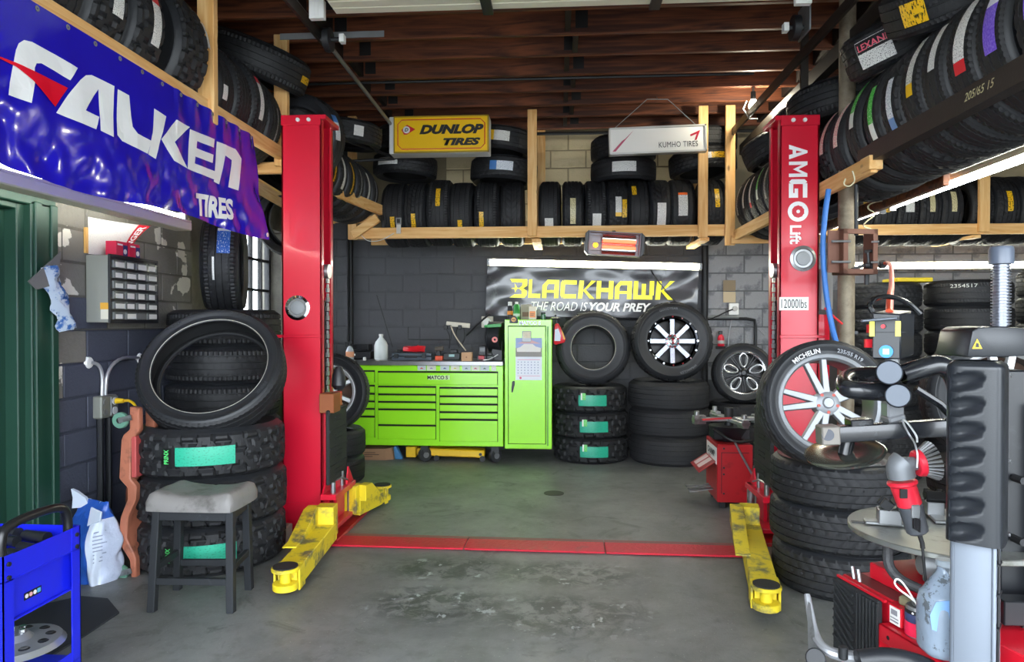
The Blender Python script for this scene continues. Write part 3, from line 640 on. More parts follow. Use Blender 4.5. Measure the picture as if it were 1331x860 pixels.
q = tire('rib', .36, .24, (2.0, 4.12, 3.08), (-.42, -.12, 1), 'tire lying over the iron rack with a black, red and white maker label', g)
_, sf = sticker(q, .36, .24, 'white', (-.86, -.5, -.1), L=.21, w=.15)
def sfl(x, y, f=sf): p = f(.5 + x, .5 + y); v = Vector(p); r = Vector((v.x, v.y, 0)).normalized(); return v + r * .0012
_, sb = sticker(q, .36, .24, 'black', (-.86, -.5, -.1), L=.207, w=.065, z=.04, name='label_header')
text('LEXANI', mat('pink print', 'f06a80', .4), lambda x, y: sfl(x, y + .26), q, w=.86, h=.24, bold=.02, local=True)
tire('touring', .36, .22, (1.99, 3.6, 3.10), (-.45, -.3, 1), 'tire lying over the iron rack with a torn yellow label', g, [('yellow', (-.9, -.42, -.1), dict(L=.13, w=.11))])
# right bay shelf
g = 'upright tires on the right bay shelf'
for i, (px, k, lb) in enumerate([(1120, 'yellow', 'yellow folded tag'), (1148, 'yellow', 'tied yellow tag beside the loose wires'), (1177, 'white', 'white label'), (1206, 'cream', 'cream chalk strip, left of the pine post'), (1234, 'cream', 'cream strip touching the pine post'), (1274, None, 'no label, right of the pine post'), (1306, 'yellow', 'bright yellow strip right of the pine post'), (1338, None, 'no label, cut by the picture edge')]):
    tire(['rib', 'touring', 'highway'][i % 3], .34, .23 if px > 1300 else .21, (bx(px, 7.0), 7.26, 2.56), (1, .02, 0), 'upright right bay shelf tire, ' + lb, g, [(k, (0, -1, .15), dict(L=.2, w=.05 if k != 'white' else .08))] if k else [])
# ------------------------------------------------------------------ wheels: rims built in a tyre's own measure
def wheel(dsn, R, Wd, pos, axis, label, style, side=1, spin=0., group=None):
    o = tire(dsn, R, Wd, pos, axis, label, group, spin=spin, name='alloy_wheel', cat='wheel')
    rr = {'worn': .22, 'highway': .225, 'touring': .225, 'sport': .25, 'rib': .235, 'allterrain': .205, 'lowprofile': .262, 'mud': .19}[dsn]
    h = NW / 2 * .82; fz = side * h * .62; s = side
    fm, bmtl, wm = style['face'], style['barrel'], style.get('window', blks)
    def zz(r, z): return (r, z * s)
    part('rim', G().lathe([zz(rr + .013, h * 1.04), zz(rr + .006, h * 1.07), zz(rr - .006, h * 1.02), zz(rr - .012, h * .85), zz(rr - .02, 0), zz(rr - .02, -h), zz(rr + .01, -h * 1.04), zz(rr - .002, -h * .9), zz(rr - .012, 0), zz(rr - .004, h * .8)], 56, closed=True), bmtl, o, local=True)
    part('rim_lip', G().lathe([zz(rr + .012, h * 1.045), zz(rr + .005, h * 1.085), zz(rr - .01, h * 1.03), zz(rr - .02, h * .78), zz(rr - .012, h * .75)], 56, closed=True), style.get('lip', fm), o, local=True)
    part('back_plate', G().lathe([zz(.001, -h * .5), zz(rr - .024, -h * .5), zz(rr - .024, -h * .56), zz(.001, -h * .56)], 40), wm, o, local=True) if style.get('back', True) else None
    part('brake_hub', G().lathe([zz(.001, fz * s - .03), zz(.06, fz * s - .03), zz(.06, -h * .48), zz(.001, -h * .48)], 20), bmtl, o, local=True)
    n = style['n']
    for k in range(n):
        a = 2 * PI * k / n + style.get('a0', PI / 2); g = G()
        for (da0, da1, w0, w1) in style['bars']:
            p = Vector((math.cos(a + da0), math.sin(a + da0), 0)) * .035; q = Vector((math.cos(a + da1), math.sin(a + da1), 0)) * (rr - .008)
            d = (q - p).normalized(); sd = Vector((-d.y, d.x, 0))
            zf0, zf1, th = fz + s * .012, fz + s * style.get('rise', .018), s * -.028
            g.hexa([tuple(v) for v in (p - sd * w0 * .5 + Vector((0, 0, zf0 + th)), p + sd * w0 * .5 + Vector((0, 0, zf0 + th)), q + sd * w1 * .5 + Vector((0, 0, zf1 + th)), q - sd * w1 * .5 + Vector((0, 0, zf1 + th)),
                                       p - sd * w0 * .38 + Vector((0, 0, zf0)), p + sd * w0 * .38 + Vector((0, 0, zf0)), q + sd * w1 * .38 + Vector((0, 0, zf1)), q - sd * w1 * .38 + Vector((0, 0, zf1)))])
        part('spoke', g, fm, o, local=True, bevel=.0025)
    if style.get('ring'):   # pale outlined leaf between pairs
        for k in range(n):
            a = 2 * PI * k / n + style.get('a0', PI / 2); c, sn = math.cos(a), math.sin(a)
            leaf = [(.06, 0), (.10, .034), (rr - .05, .047), (rr - .006, .0), (rr - .05, -.047), (.10, -.034)]
            pts = [(x * c - y * sn, x * sn + y * c, fz + s * .022) for x, y in leaf]
            part('spoke_edge', G().tube(pts, .0085, 6, smooth=1, closed=True), style['ring'], o, local=True)
    part('hub', G().lathe([zz(.001, fz * s + .02), zz(.05, fz * s + .018), zz(.066, fz * s + .008), zz(.07, fz * s - .02), zz(.001, fz * s - .02)], 28), fm, o, local=True)
    part('center_cap', G().lathe([zz(.001, fz * s + .03), zz(.024, fz * s + .029), zz(.03, fz * s + .024), zz(.031, fz * s + .015)], 24), style.get('cap', fm), o, local=True)
    for k in range(style.get('lugs', 5)):
        a = 2 * PI * (k + .5) / style.get('lugs', 5) + PI / 2
        p = Vector((math.cos(a) * .05, math.sin(a) * .05, fz + s * .008)); part('lug_hole', G().cyl(p, p + Vector((0, 0, s * .0115)), .0085, n=10), style.get('lug', blks), o, local=True)
    if style.get('bolts'):
        for k in range(style['bolts']):
            a = 2 * PI * k / style['bolts']; p = Vector((math.cos(a) * (rr - .0), math.sin(a) * (rr - .0), s * h * 1.06)); part('rim_bolt', G().cyl(p, p + Vector((0, 0, s * .012)), .0075, n=8), chrome, o, local=True)
    return o
def twin(w0, w1, sp0=.18, sp1=.17): return [(sp0, sp1, w0, w1), (-sp0, -sp1, w0, w1)]
ST_SILV = dict(face=mat('satin silver spoke', '8f9296', .42, .5), barrel=mat('silver barrel', '8a8c90', .35, .8), n=5, bars=twin(.046, .034, .22, .2), lug=mat('wheel bolt', 'b84a3c', .5), window=mat('dark red brake', '7c2326', .6), back=False)
ST_HON = dict(face=mat('painted silver', 'd4d6d8', .35, .4), barrel=mat('silver barrel', '8a8c90', .35, .8), n=5, bars=twin(.05, .04, .2, .2), lug=blks, window=mat('rusty drum', '5a4438', .8))
ST_CHR = dict(face=mat('chromed spoke', 'b8c2d0', .22, .9), barrel=mat('gloss black barrel', '101114', .2, .3), lip=mat('black chrome', '2a2c30', .15, .9), n=8, bars=[(0, 0, .05, .055)], bolts=16, lugs=8, window=blks, cap=chrome, lug=chrome)
ST_BLK = dict(face=mat('gloss black spoke', '16171a', .25, .2), barrel=mat('gloss black barrel', '101114', .2, .3), lip=mat('machined lip', 'b9bcc0', .25, .9), n=5, bars=twin(.02, .016, .3, .13) + [(.62, .55, .014, .012), (-.62, -.55, .014, .012)], ring=mat('machined edge', 'e6e8ea', .25, .7), window=blks)
# ------------------------------------------------------------------ floor stacks
def stack(xy, R, Wd, n, d, lbs, g, stk=None, jit=.012):
    out = []
    for i in range(n):
        st = [(stk[0], stk[1], stk[2])] if stk and i in stk[3] else []
        out.append(tire(d if isinstance(d, str) else d[i], R, Wd, (xy[0] + random.uniform(-jit, jit), xy[1] + random.uniform(-jit, jit), Wd * (i + .5)), (random.uniform(-.008, .008), random.uniform(-.008, .008), 1), lbs(i, n) if callable(lbs) else lbs[i], g, st))
    return out
def lv(s): return lambda i, n: ('bottom' if i == 0 else 'top' if i == n - 1 else ORD[i] + ' from the floor,') + ' ' + s
GS = 'stacked tires on the floor'
white_small = mat('label text', 'e8f4f0', .4)
sl = stack((-2.13, 4.14), .43, .278, 3, 'allterrain', ['bottom tire of the front left stack behind the stool, teal label', 'middle tire of the front left stack behind the stool, teal label', 'top tire of the front left stack, teal label above the stool'], 'big stacked tires behind the stool', ('teal', (.36, -.93, 0), dict(L=.34, w=.105, shift=.0), (0, 1, 2)))
def prinx(o, R, Wd, face, shift, side=1):
    _, f = sticker(o, R, Wd, 'black', face, L=.055, w=.1, shift=shift, name='label_header')
    text('PRINX', mat('lime print', '5fe07a', .4), lambda x, y: tuple(Vector(f(.5 - y, .5 + x)) * 1.0035), o, w=.8, h=.5, bold=.02, local=True)
for o in sl: prinx(o, .43, .278, (.36, -.93, 0), -.2)
stack((-2.45, 4.92), .39, .255, 6, 'highway', lv('tire of the stack by the window, behind the leaning ring tire'), 'stacked tires by the window')
tire('highway', .36, .25, (-2.455, 4.95, 1.87), (.94, .33, 0), 'upright tire standing on the window stack, blue and yellow label', None, [('blue', (.33, -.94, .45), dict(L=.2, w=.085, z=.03)), ('white', (.33, -.94, -.15), dict(L=.16, w=.014, z=-.035))])
tl = tire('lowprofile', .425, .2, (-2.1, 4.08, 1.145), (.14, -.8, .6), 'empty low-profile tire leaning back on the front left stack, hole facing the camera', None, spin=0)
for k, tx in enumerate(('PRINX', '245/40 R20', 'PRINX')): ringtext(tl, tx, .30, .018, mat('sidewall lettering', '46484c', .4), [2.3, 1.2, -.5][k])
part('bead_line', G().lathe([(.2655, .093), (.2675, .0965), (.269, .0945), (.267, .092)], 64, closed=True), mat('pale bead rubber', 'b8b4a8', .5), tl, local=True)
sa = stack((.33, 7.43), .4, .262, 3, 'mud', ['bottom lugged tire of the back stack beside the green locker, teal label', 'middle lugged tire of the back stack beside the green locker, teal label', 'top lugged tire of the back stack beside the green locker, teal label'], 'lugged tires beside the green locker', ('teal', (.02, -1, 0), dict(L=.31, w=.11), (0, 1, 2)))
for o in sa: sticker(o, .4, .262, 'green', (-.2, -1, 0), L=.05, w=.07, z=.04, name='label_tag')
ta = tire('mud', .4, .25, (.36, 7.5, .786 + .385), (0, -1, .12), 'lugged empty tire standing on the back stack beside the green locker', None)
part('bead_line', G().lathe([(.197, .096), (.2, .0995), (.203, .097), (.2, .094)], 64, closed=True), mat('pale bead rubber', 'b8b4a8', .5), ta, local=True)
stack((1.16, 7.4), .42, .28, 3, 'worn', ['bottom bald dusty tire of the stack under the chrome-spoked wheel', 'middle bald dusty tire of the stack under the chrome-spoked wheel', 'top bald dusty tire of the stack under the chrome-spoked wheel'], 'bald stacked tires')
wc = wheel('allterrain', .42, .27, (1.18, 7.42, .84 + .405), (0, -1, .1), 'eight-spoke chrome wheel with all-terrain tire standing on the bald stack', ST_CHR)
for k, tx in enumerate(('GOODYEAR', 'WRANGLER')): ringtext(wc, tx, .275, .02, mat('grey sidewall lettering', '6a6c70', .4), [.1, -2.2][k] + 1.6 - .5 * k, 1)
stack((1.92, 7.45), .33, .205, 3, 'touring', lv('tire under the black five-spoke wheel in the back corner'), GS)
wheel('rib', .315, .21, (1.92, 7.42, .615 + .3), (-.08, -1, .12), 'black five-spoke wheel with machined edges in the back right corner', ST_BLK)
stack((-2.1, 6.2), .33, .24, 2, 'touring', ['lower of two tires under the silver wheel by the left column', 'upper of two tires under the silver wheel by the left column'], GS)
wheel('highway', .355, .22, (-2.07, 6.12, .48 + .34), (.12, -1, .1), 'silver five-spoke wheel standing behind the left red column', ST_HON, spin=.35)
stack((1.545, 3.96), .352, .235, 2, 'rib', ['bottom tire of the right stack by the lift arm', 'middle tire of the right stack by the lift arm'], 'stacked tires behind the tire changer')
wheel('rib', .352, .235, (1.545, 3.96, .235 * 2.5), (0, 0, 1), 'wheel lying flat as top of the right stack, pale spokes upward', dict(ST_SILV, window=blks, back=True), 1)
wm_ = wheel('sport', .325, .22, (1.365, 3.68, 1.025), (-.06, -1, .17), 'silver twin-spoke wheel with white-lettered tire leaning on the right stack', dict(ST_SILV, a0=PI / 2 + .25), spin=.0)
for tx, a_, r_, h_, c_ in (('MICHELIN', 2.0, .276, .026, 'd2d4d6'), ('235/55 R19', 1.16, .278, .022, '8c9096'), ('MICHELIN', -1.2, .276, .024, '55585c')): ringtext(wm_, tx, r_, h_, mat('sidewall print ' + c_, c_, .45), a_, bold=.02)
# ------------------------------------------------------------------ strip lamps
def lamp(p, q, label, up=(0, 0, 1), out=(1, 0, 0), ntube=1, w=.09):
    p, q = Vector(p), Vector(q); d = (q - p).normalized(); o = Vector(out)
    t = thing('strip_lamp', label, 'lamp', (p + q) / 2)
    upv = Vector(up)
    part('housing', G().bar(p, q, w, .055, upv), creamd, t, .006)
    off = o * .06
    part('reflector', G().bar(p + o * .034, q + o * .034, w * .9, .012, upv) if abs(o.dot(upv)) > .5 else G().bar(p + o * (w / 2), q + o * (w / 2), .008, .075, upv), cream, t)
    for k in range(ntube):
        c = off if abs(o.dot(upv)) > .5 else o * (w / 2 + .026)
        part('tube', G().cyl(p + c + d * .03, q + c - d * .03, .016, n=12), tubem, t)
        for e, sg in ((p, 1), (q, -1)): part('end_socket', G().box((-.022, -.014, -.03), (.022, .014, .03), Matrix.Translation(e + c + d * sg * .016) @ frame((0, 0, 0), d.cross(upv) if abs(d.z) < .9 else (1, 0, 0), d).to_3x3().to_4x4()), galv, t)
    return t
lamp((-2.45, 1.9, 2.07), (-2.45, 4.38, 2.07), 'cream strip lamp along the wall under the blue banner', out=(0, 0, 1), w=.11)
pa, pb = P(634, 341, Y=7.74), P(911, 347, Y=7.74)
lamp(pa, pb, 'long lit strip lamp on the dark wall above the black banner', out=(0, -1, 0), w=.07)
lamp((2.5, 2.95, 2.39), (2.5, 5.42, 2.375), 'bright strip lamp hung under the angle-iron tire rack', out=(0, 0, -1))
lamp((2.5, 5.55, 2.38), (2.5, 6.85, 2.38), 'strip lamp behind the rusty pipe, in line with the bright one', out=(0, 0, -1))
lamp((2.95, 7.74, 2.06), (5.4, 7.74, 2.06), 'long lit strip lamp on the right bay wall above the tire stacks', out=(0, -1, 0), w=.07)
t = thing('bulb_lamp', 'single bare glowing bulb hung near the right column top', 'lamp', (1.77, 6.3, 3.42))
bp_ = P(979, 137, Y=6.3)
part('bulb', G().lathe([(.001, -.045), (.03, -.035), (.042, -.005), (.032, .03), (.016, .055), (.001, .055)], 16, Matrix.Translation(bp_)), mat('lit bulb', 'ffffff', .4, emit='fff6dc', es=220.), t)
part('socket', G().cyl(bp_ + Vector((0, 0, .05)), bp_ + Vector((0, 0, .12)), .022), dkmetal, t); part('stem', G().tube([bp_ + Vector((0, 0, .1)), bp_ + Vector((0, 0, .22)), bp_ + Vector((.08, 0, .3))], .01, 8), galv, t)
part('guard', G().tube([bp_ + Vector((-.06, 0, .04)), bp_ + Vector((-.09, 0, -.03)), bp_ + Vector((-.03, 0, -.12)), bp_ + Vector((.04, 0, -.12))], .007, 6), galv, t)
# ------------------------------------------------------------------ overhead garage door and its rails
t = thing('garage_door', 'raised cream sectional garage door under the ceiling joists', 'garage door', (.06, 3.0, 3.28))
slat = mat('cream door slat', 'e4dfc6', .45, var=.04)
for i in range(5):
    y1 = 4.08 - i * .54; g = G()
    for k in range(6): g.box((-1.33, y1 - .085 * (k + 1) + .006, 3.285), (1.36, y1 - .085 * k - .006, 3.305))
    g.box((-1.33, y1 - .53, 3.3), (1.36, y1, 3.325)); part('door_panel', g, slat, t, .003)
for x in (-.42, .55): part('brace', G().box((x - .03, 1.5, 3.262), (x + .03, 4.1, 3.286)), dkmetal, t)
for x in (-1.44, 1.38): part('roller_bracket', G().box((x - .045, 4.04, 3.25), (x + .045, 4.08, 3.36)).box((x - .012, 4.036, 3.26), (x + .012, 4.04, 3.35)), white, t, .003)
t = thing('door_rail', 'dark overhead door rails and pulley at the right, under the joists', 'rail', (1.75, 4.6, 3.3))
dr = mat('dark rail steel', '3a3632', .45, .5, var=.2)
part('rail', G().bar((1.68, .6, 3.3), (1.68, 7.0, 3.3), .02, .07), dr, t); part('rail', G().bar((1.83, .6, 3.26), (1.86, 7.2, 3.2), .07, .1), dr, t); part('rod', G().cyl((1.76, 1, 3.36), (1.76, 7.2, 3.36), .012, n=8), galv, t)
part('hanger', G().box((1.69, 5.0, 2.88), (1.74, 5.03, 3.8)), dr, t); part('pulley', G().cyl((1.43, 4.4, 3.26), (1.47, 4.4, 3.26), .075, n=24).cyl((1.4, 4.4, 3.26), (1.54, 4.4, 3.26), .016, n=8), dkmetal, t); part('pulley_nut', G().box((1.375, 4.37, 3.235), (1.405, 4.42, 3.285)), white, t)
part('pulley_plate', G().box((1.5, 4.3, 3.21), (1.51, 4.5, 3.4)), galv, t)
t = thing('door_rail', 'overhead door rail and pulley at the left, above the left column', 'rail', (-1.6, 4.6, 3.3))
part('rail', G().bar((-1.55, .6, 3.3), (-1.55, 4.6, 3.3), .02, .07), dr, t); part('rod', G().cyl((-1.62, 4.0, 3.42), (-1.63, 6.95, 3.36), .016, n=8), galv, t)
part('pulley', G().cyl((-1.51, 4.4, 3.27), (-1.47, 4.4, 3.27), .075, n=24).cyl((-1.54, 4.4, 3.27), (-1.4, 4.4, 3.27), .016, n=8), dkmetal, t); part('pulley_nut', G().box((-1.41, 4.37, 3.245), (-1.38, 4.42, 3.295)), white, t)
part('perforated_angle', G().bar((-1.85, 4.5, 3.34), (-1.15, 4.5, 3.34), .006, .04, (0, 0, 1)), galv, t)
single('brace_pipe', G().cyl((-2.1, 5.2, 3.0), (-1.62, 6.9, 3.1), .016, n=8).cyl((-1.62, 6.9, 3.1), (-2.3, 6.6, 3.0), .014, n=8), dkmetal, 'dark slanting pipe beside the rack behind the left column', 'pipe')
# ------------------------------------------------------------------ blue banner
XB = -2.0
yE = P(330, 190, X=XB).y
def fw(y, z):
    tz = (2.665 - z) / .66; n = noise.noise(Vector((y * 2.3, z * 3.1, 1.7))); n2 = noise.noise(Vector((y * 7 + z * 3, z * 6, 4.2)))
    f = max(0., min(1., (y - 3.6) / 1.0))
    rip = (.012 * math.sin(38 * y) * math.exp(-tz * 5) if y > 3.5 else 0)
    return XB + .085 * f * f * tz + tz * (.03 * n + .016 * n2 + .007 * noise.noise(Vector((y * 15 - z * 6, z * 11, 7.7)))) + rip * .6 - .01 * math.sin(9 * y) * (1 - tz) * tz + .03 * tz * tz
def fb(y, z): return Vector((fw(y, z), y + .05 * max(0, (y - 4.2)) * (2.665 - z), z))
t = thing('banner', 'shiny blue vinyl banner with large white lettering hung from the left rack', 'banner', (XB, 3.4, 2.665))
Y0 = 1.5
def zbot(y): return 2.0 + (.02 * math.sin(y * 4)) + .02 * max(0, y - 4.1)
bvin = mat('blue vinyl', '1e17b4', .16, var=.06, vs=3, coat=.6, bump=.05, bs=25)
part('sheet', G().grid(lambda u, v: fb(Y0 + (yE - Y0) * u, zbot(Y0 + (yE - Y0) * u) + (2.665 - zbot(Y0 + (yE - Y0) * u)) * v), 190, 46, uv=False), bvin, t, sharp=80)
def ffn(dx=.004): return lambda y, z: fb(y, z) + Vector((dx, 0, 0))
def px2(pts, sc=3.3075):
    out = []
    for x, y in pts: p = P(x / sc, y / sc, X=XB + .01); out.append((p.y, p.z))
    return out
LET = {'F': [(20, 408), (48, 300), (66, 215), (80, 186), (104, 172), (138, 180), (240, 234), (340, 292), (306, 345), (240, 306), (178, 272), (156, 272), (146, 292), (142, 350), (118, 443)],
       'A': [(230, 485), (290, 412), (350, 343), (376, 323), (402, 322), (450, 345), (498, 370), (493, 450), (478, 589), (424, 561), (431, 383), (364, 474), (424, 502), (402, 556)],
       'L': [(511, 383), (560, 410), (568, 545), (588, 574), (650, 605), (632, 661), (520, 606), (499, 580)],
       'K1': [(664, 466), (718, 500), (668, 683), (634, 663), (658, 570)], 'K2': [(762, 514), (822, 546), (752, 610), (804, 724), (744, 690), (694, 598)],
       'E': [(822, 555), (927, 598), (922, 634), (852, 606), (848, 636), (919, 665), (915, 700), (842, 672), (838, 702), (925, 737), (918, 771), (804, 725)],
       'N': [(936, 607), (1010, 640), (1034, 682), (1012, 819), (975, 804), (991, 688), (966, 668), (940, 792), (917, 780)]}
for k, p in LET.items(): flat('letter', [px2(p)], mat('banner white', 'f2f3f4', .22), ffn(), t, .05)
flat('swoosh', [px2([(-60, 232), (0, 245), (60, 268), (293, 378), (225, 459), (130, 345), (60, 285), (0, 255)])], mat('banner red', 'e3122e', .22), ffn(.007), t, .05)
c0, c1, c2 = [P(x, y, X=XB + .05) for x, y in ((261, 280), (306, 286), (263, 250))]
ux = Vector((0, c1.y - c0.y, c1.z - c0.z)); uy = Vector((0, c2.y - c0.y, c2.z - c0.z))
text('TIRES', mat('banner white', 'f2f3f4', .22), lambda x, y: (lambda p: fb(p[1], p[2]) + Vector((.005, 0, 0)))(c0 + ux * (x + .5) + uy * (y + .5)), t, w=1, h=1, bold=.045, shear=.0, name='lettering', step=.08)
for i in range(14):
    y = 2.2 + i * (yE - 2.25) / 13; q = fb(y, 2.645); part('eyelet', G().lathe([(.004, .002), (.011, .002), (.011, 0), (.004, 0)], 10, frame(q + Vector((.003, 0, 0)), (0, 1, 0), (0, 0, 1)), closed=True), galv, t)
q = fb(yE - .02, zbot(yE) + .03); part('eyelet', G().lathe([(.004, .003), (.015, .003), (.015, 0), (.004, 0)], 10, frame(q + Vector((.003, 0, 0)), (0, 1, 0), (0, 0, 1)), closed=True), white, t)
# ------------------------------------------------------------------ black banner
YB = 7.84
t = thing('banner', 'black vinyl banner with yellow lettering on the back wall under the lamp', 'banner', (.35, YB, 1.85))
A0, A1, A2, A3 = [P(x, y, Y=YB) for x, y in ((634, 345), (908, 349), (905, 414), (631, 410))]
def bk(u, v):
    p = (A3 * (1 - u) + A2 * u) * (1 - v) + (A0 * (1 - u) + A1 * u) * v
    sag = .035 * math.sin(PI * u) * (v if v > .5 else 0) * 1.
    n = noise.noise(Vector((u * 5 + v * 2, v * 3 - u * 2, 3.3))); e = abs(u - .5) * 2
    r = math.sin((u + .35 * (1 - v)) * 26) * .008 * e * e + .014 * n
    return Vector((p.x, YB - .02 + r, p.z - sag * .5))
part('sheet', G().grid(bk, 110, 30, uv=False), mat('black vinyl', '34353a', .24, var=.5, vs=3.5, coat=.4, dirt='77797c', ds=2.2, dth=(.58, .8)), t, sharp=80)
W_, H_ = (A1 - A0).x, .56
def bfn(x, z):
    u = (x - A0.x) / (A1.x - A0.x); v = (z - A3.z) / (A0.z - A3.z); return bk(u, v) + Vector((0, -.006, 0))
yl = mat('banner yellow', 'f4ec12', .3)
x0, x1 = P(664, 372, Y=YB).x, P(876, 372, Y=YB).x; zt, zb = P(700, 361, Y=YB).z, P(700, 386, Y=YB).z
word = 'BLACKHAWK'; cw = [1.05, .72, 1, .95, 1, 1, 1, 1.2, 1.05]; gap = .1; tot = sum(cw) + gap * 8; xx = x0; un = (x1 - x0) / tot
for ch, w in zip(word, cw):
    flat('letter', [[(xx + px * w * un + (.012 if ch == 'K' and py > .9 else 0), zb + py * (zt - zb)) for px, py in q] for q in strokes(ch, .27, .22)], yl, bfn, t); xx += (w + gap) * un
xa, xb, xc = [P(x, 396, Y=YB).x for x in (693, 768, 848)]; z0 = P(700, 396.5, Y=YB).z
text('THE ROAD IS', whitet, lambda x, y: bfn(xa + x, z0 + y), t, w=(xb - xa) * .97, h=.1, shear=.25, align=(0, .5), step=.1)
text('YOUR PREY', whitet, lambda x, y: bfn(xb + x, z0 + y), t, w=xc - xb, h=.1, shear=.25, bold=.035, align=(0, .5), step=.1)
# ------------------------------------------------------------------ yellow light box sign
t = thing('sign', 'yellow light-box tire sign with black lettering hung before the back rack', 'sign', P(575, 198, Y=6.6))
s0, s1, s2, s3 = [P(x, y, Y=6.6) for x, y in ((512, 197), (635.5, 199), (636, 151), (514, 150))]
ySg = 6.6; xL, xR, zB, zT = s0.x, s1.x, (s0.z + s1.z) / 2, (s2.z + s3.z) / 2
part('housing', G().box((xL - .05, ySg + .012, zB - .002), (xR, ySg + .2, zT + .004)), white, t, .006)
part('frame', G().box((xL, ySg - .012, zT - .012), (xR, ySg + .02, zT)).box((xL, ySg - .012, zB), (xR, ySg + .02, zB + .012)).box((xL, ySg - .012, zB), (xL + .012, ySg + .02, zT)).box((xR - .014, ySg - .012, zB), (xR, ySg + .02, zT)), mat('brass frame', 'b5962c', .4, .4), t)
part('face_panel', G().box((xL + .01, ySg - .004, zB + .01), (xR - .01, ySg + .01, zT - .01)), mat('yellow sign face', 'f7c613', .3), t)
cx, cz = (xL + xR) / 2, (zB + zT) / 2; hw, hh, c = (xR - xL) / 2 - .04, (zT - zB) / 2 - .035, .04
oct_ = [(-hw + c, -hh), (hw - c, -hh), (hw - c, -hh + c), (hw, -hh + c), (hw, hh - c), (hw - c, hh - c), (hw - c, hh), (-hw + c, hh), (-hw + c, hh - c), (-hw, hh - c), (-hw, -hh + c), (-hw + c, -hh + c)]
oct_ = [(-hw + c, -hh), (hw - c, -hh), (hw, -hh + c), (hw, hh - c), (hw - c, hh), (-hw + c, hh), (-hw, hh - c), (-hw, -hh + c)]
part('border_line', G().tube([(cx + a, ySg - .004, cz + b) for a, b in oct_], .005, 6, closed=True), redt, t)
sg = on((cx, ySg - .004, cz), (1, 0, 0), (0, 0, 1), .003)
text('DUNLOP', blackt, lambda x, y: sg(x + .1, y + .045), t, w=.62, h=.092, bold=.06, shear=.3)
text('TIRES', blackt, lambda x, y: sg(x + .2, y - .075), t, w=.36, h=.072, bold=.06, shear=.3)
flat('emblem', [[(-.36, .0), (-.385, .045), (-.33, .095), (-.25, .05), (-.33, .0)]], redt, sg, t)
part('emblem_disc', G().cyl(sg(-.335, .045), Vector(sg(-.335, .045)) + Vector((0, -.003, 0)), .034, n=20), white, t)
text('D', blackt, lambda x, y: Vector(sg(x - .335, y + .045)) + Vector((0, -.004, 0)), t, h=.034, bold=.05, shear=.3)
# ------------------------------------------------------------------ white hanging sign
t = thing('sign', 'white framed tire sign with red arrow mark hung on a wire', 'sign', P(855, 200, Y=6.58))
k0, k1, k3 = [P(x, y, Y=6.58) for x, y in ((792, 201.5), (919, 196.5), (791, 166.5))]
ux, uz = (k1 - k0), (k3 - k0); kw, kh = ux.length, uz.length; Mk = frame(k0 + (ux + uz) / 2, ux, uz)
part('back_panel', G().box((-kw / 2 + .01, -kh / 2 + .01, -.06), (kw / 2 - .01, kh / 2 - .01, 0), Mk), white, t)
part('frame', G().box((-kw / 2, -kh / 2, -.07), (kw / 2, -kh / 2 + .018, .012), Mk).box((-kw / 2, kh / 2 - .018, -.07), (kw / 2, kh / 2, .012), Mk).box((-kw / 2, -kh / 2, -.07), (-kw / 2 + .018, kh / 2, .012), Mk).box((kw / 2 - .018, -kh / 2, -.07), (kw / 2, kh / 2, .012), Mk), mat('aluminium frame', 'cfd0cd', .35, .5), t, .002)
kf = lambda x, y: Mk @ Vector((x, y, .0025))
text('KUMHO TIRES', mat('dark grey print', '3a3a3c', .4), lambda x, y: kf(x + .19, y - .05), t, w=.36, h=.052, bold=0, space=1.06)
flat('arrow_mark', [[(.3, .035), (.395, .075), (.36, -.015), (.34, -.02), (.362, .04), (.305, .018)]], mat('crimson print', 'b01c38', .4), kf, t)
flat('swoosh', [[(-kw / 2 + .03, -kh / 2 + .03), (-kw / 2 + .06, -kh / 2 + .03), (-.22, kh / 2 - .03), (-.3, .02)], [(-kw / 2 + .03, -kh / 2 + .03), (-.3, .02), (-.33, 0)]], mat('faded rose print', 'b8506a', .4), kf, t)
wz = P(855, 129, Y=6.58).z
part('ceiling_hook', G().cyl(P(855, 129, Y=6.58), (P(855, 129, Y=6.58).x, 6.71, 3.6), .004, n=6).tube([P(841, 129, Y=6.58), P(868, 129, Y=6.58)], .004, 6), galv, t)
part('hanging_wire', G().tube([Mk @ Vector((-kw / 2 + .06, kh / 2, 0)), (P(841, 129, Y=6.58)), (P(868, 129, Y=6.58)), Mk @ Vector((kw / 2 - .1, kh / 2, 0))], .004, 6), galv, t)
# ------------------------------------------------------------------ infrared heater
t = thing('heater', 'electric infrared heater with glowing orange tubes hung under the back rack', 'heater', P(797, 300, Y=6.72))
h0, h1, h3 = [P(x, y, Y=6.72) for x, y in ((764, 330), (832, 334), (766, 299))]
ux, uz = h1 - h0, h3 - h0; hw, hh = ux.length / 2, uz.length / 2; Mh = frame(h0 + (ux + uz) / 2, ux, uz)
hd = mat('grey heater shell', '6c6c70', .35, .5)
part('shell', G().box((-hw, -hh, -.1), (hw, hh, -.085), Mh).box((-hw, -hh, -.1), (hw, -hh + .012, 0), Mh).box((-hw, hh - .012, -.1), (hw, hh, 0), Mh).box((-hw, -hh, -.1), (-hw + .012, hh, 0), Mh).box((hw - .012, -hh, -.1), (hw, hh, 0), Mh), hd, t, .003)
for s in (-1, 1): part('end_cap', G().prism([(s * hw, -hh - .006), (s * hw, hh + .006), (s * (hw + .035), hh - .03), (s * (hw + .035), -hh + .03)], .11, Mh, z0=-.1), blks, t, .004)
part('reflector', G().grid(lambda u, v: Mh @ Vector(((u - .36) * 1.6 * hw * .8, (v - .5) * 1.85 * hh, -.07 + .03 * abs(math.sin(v * 2 * PI)))), 4, 16), chrome, t, sharp=60)
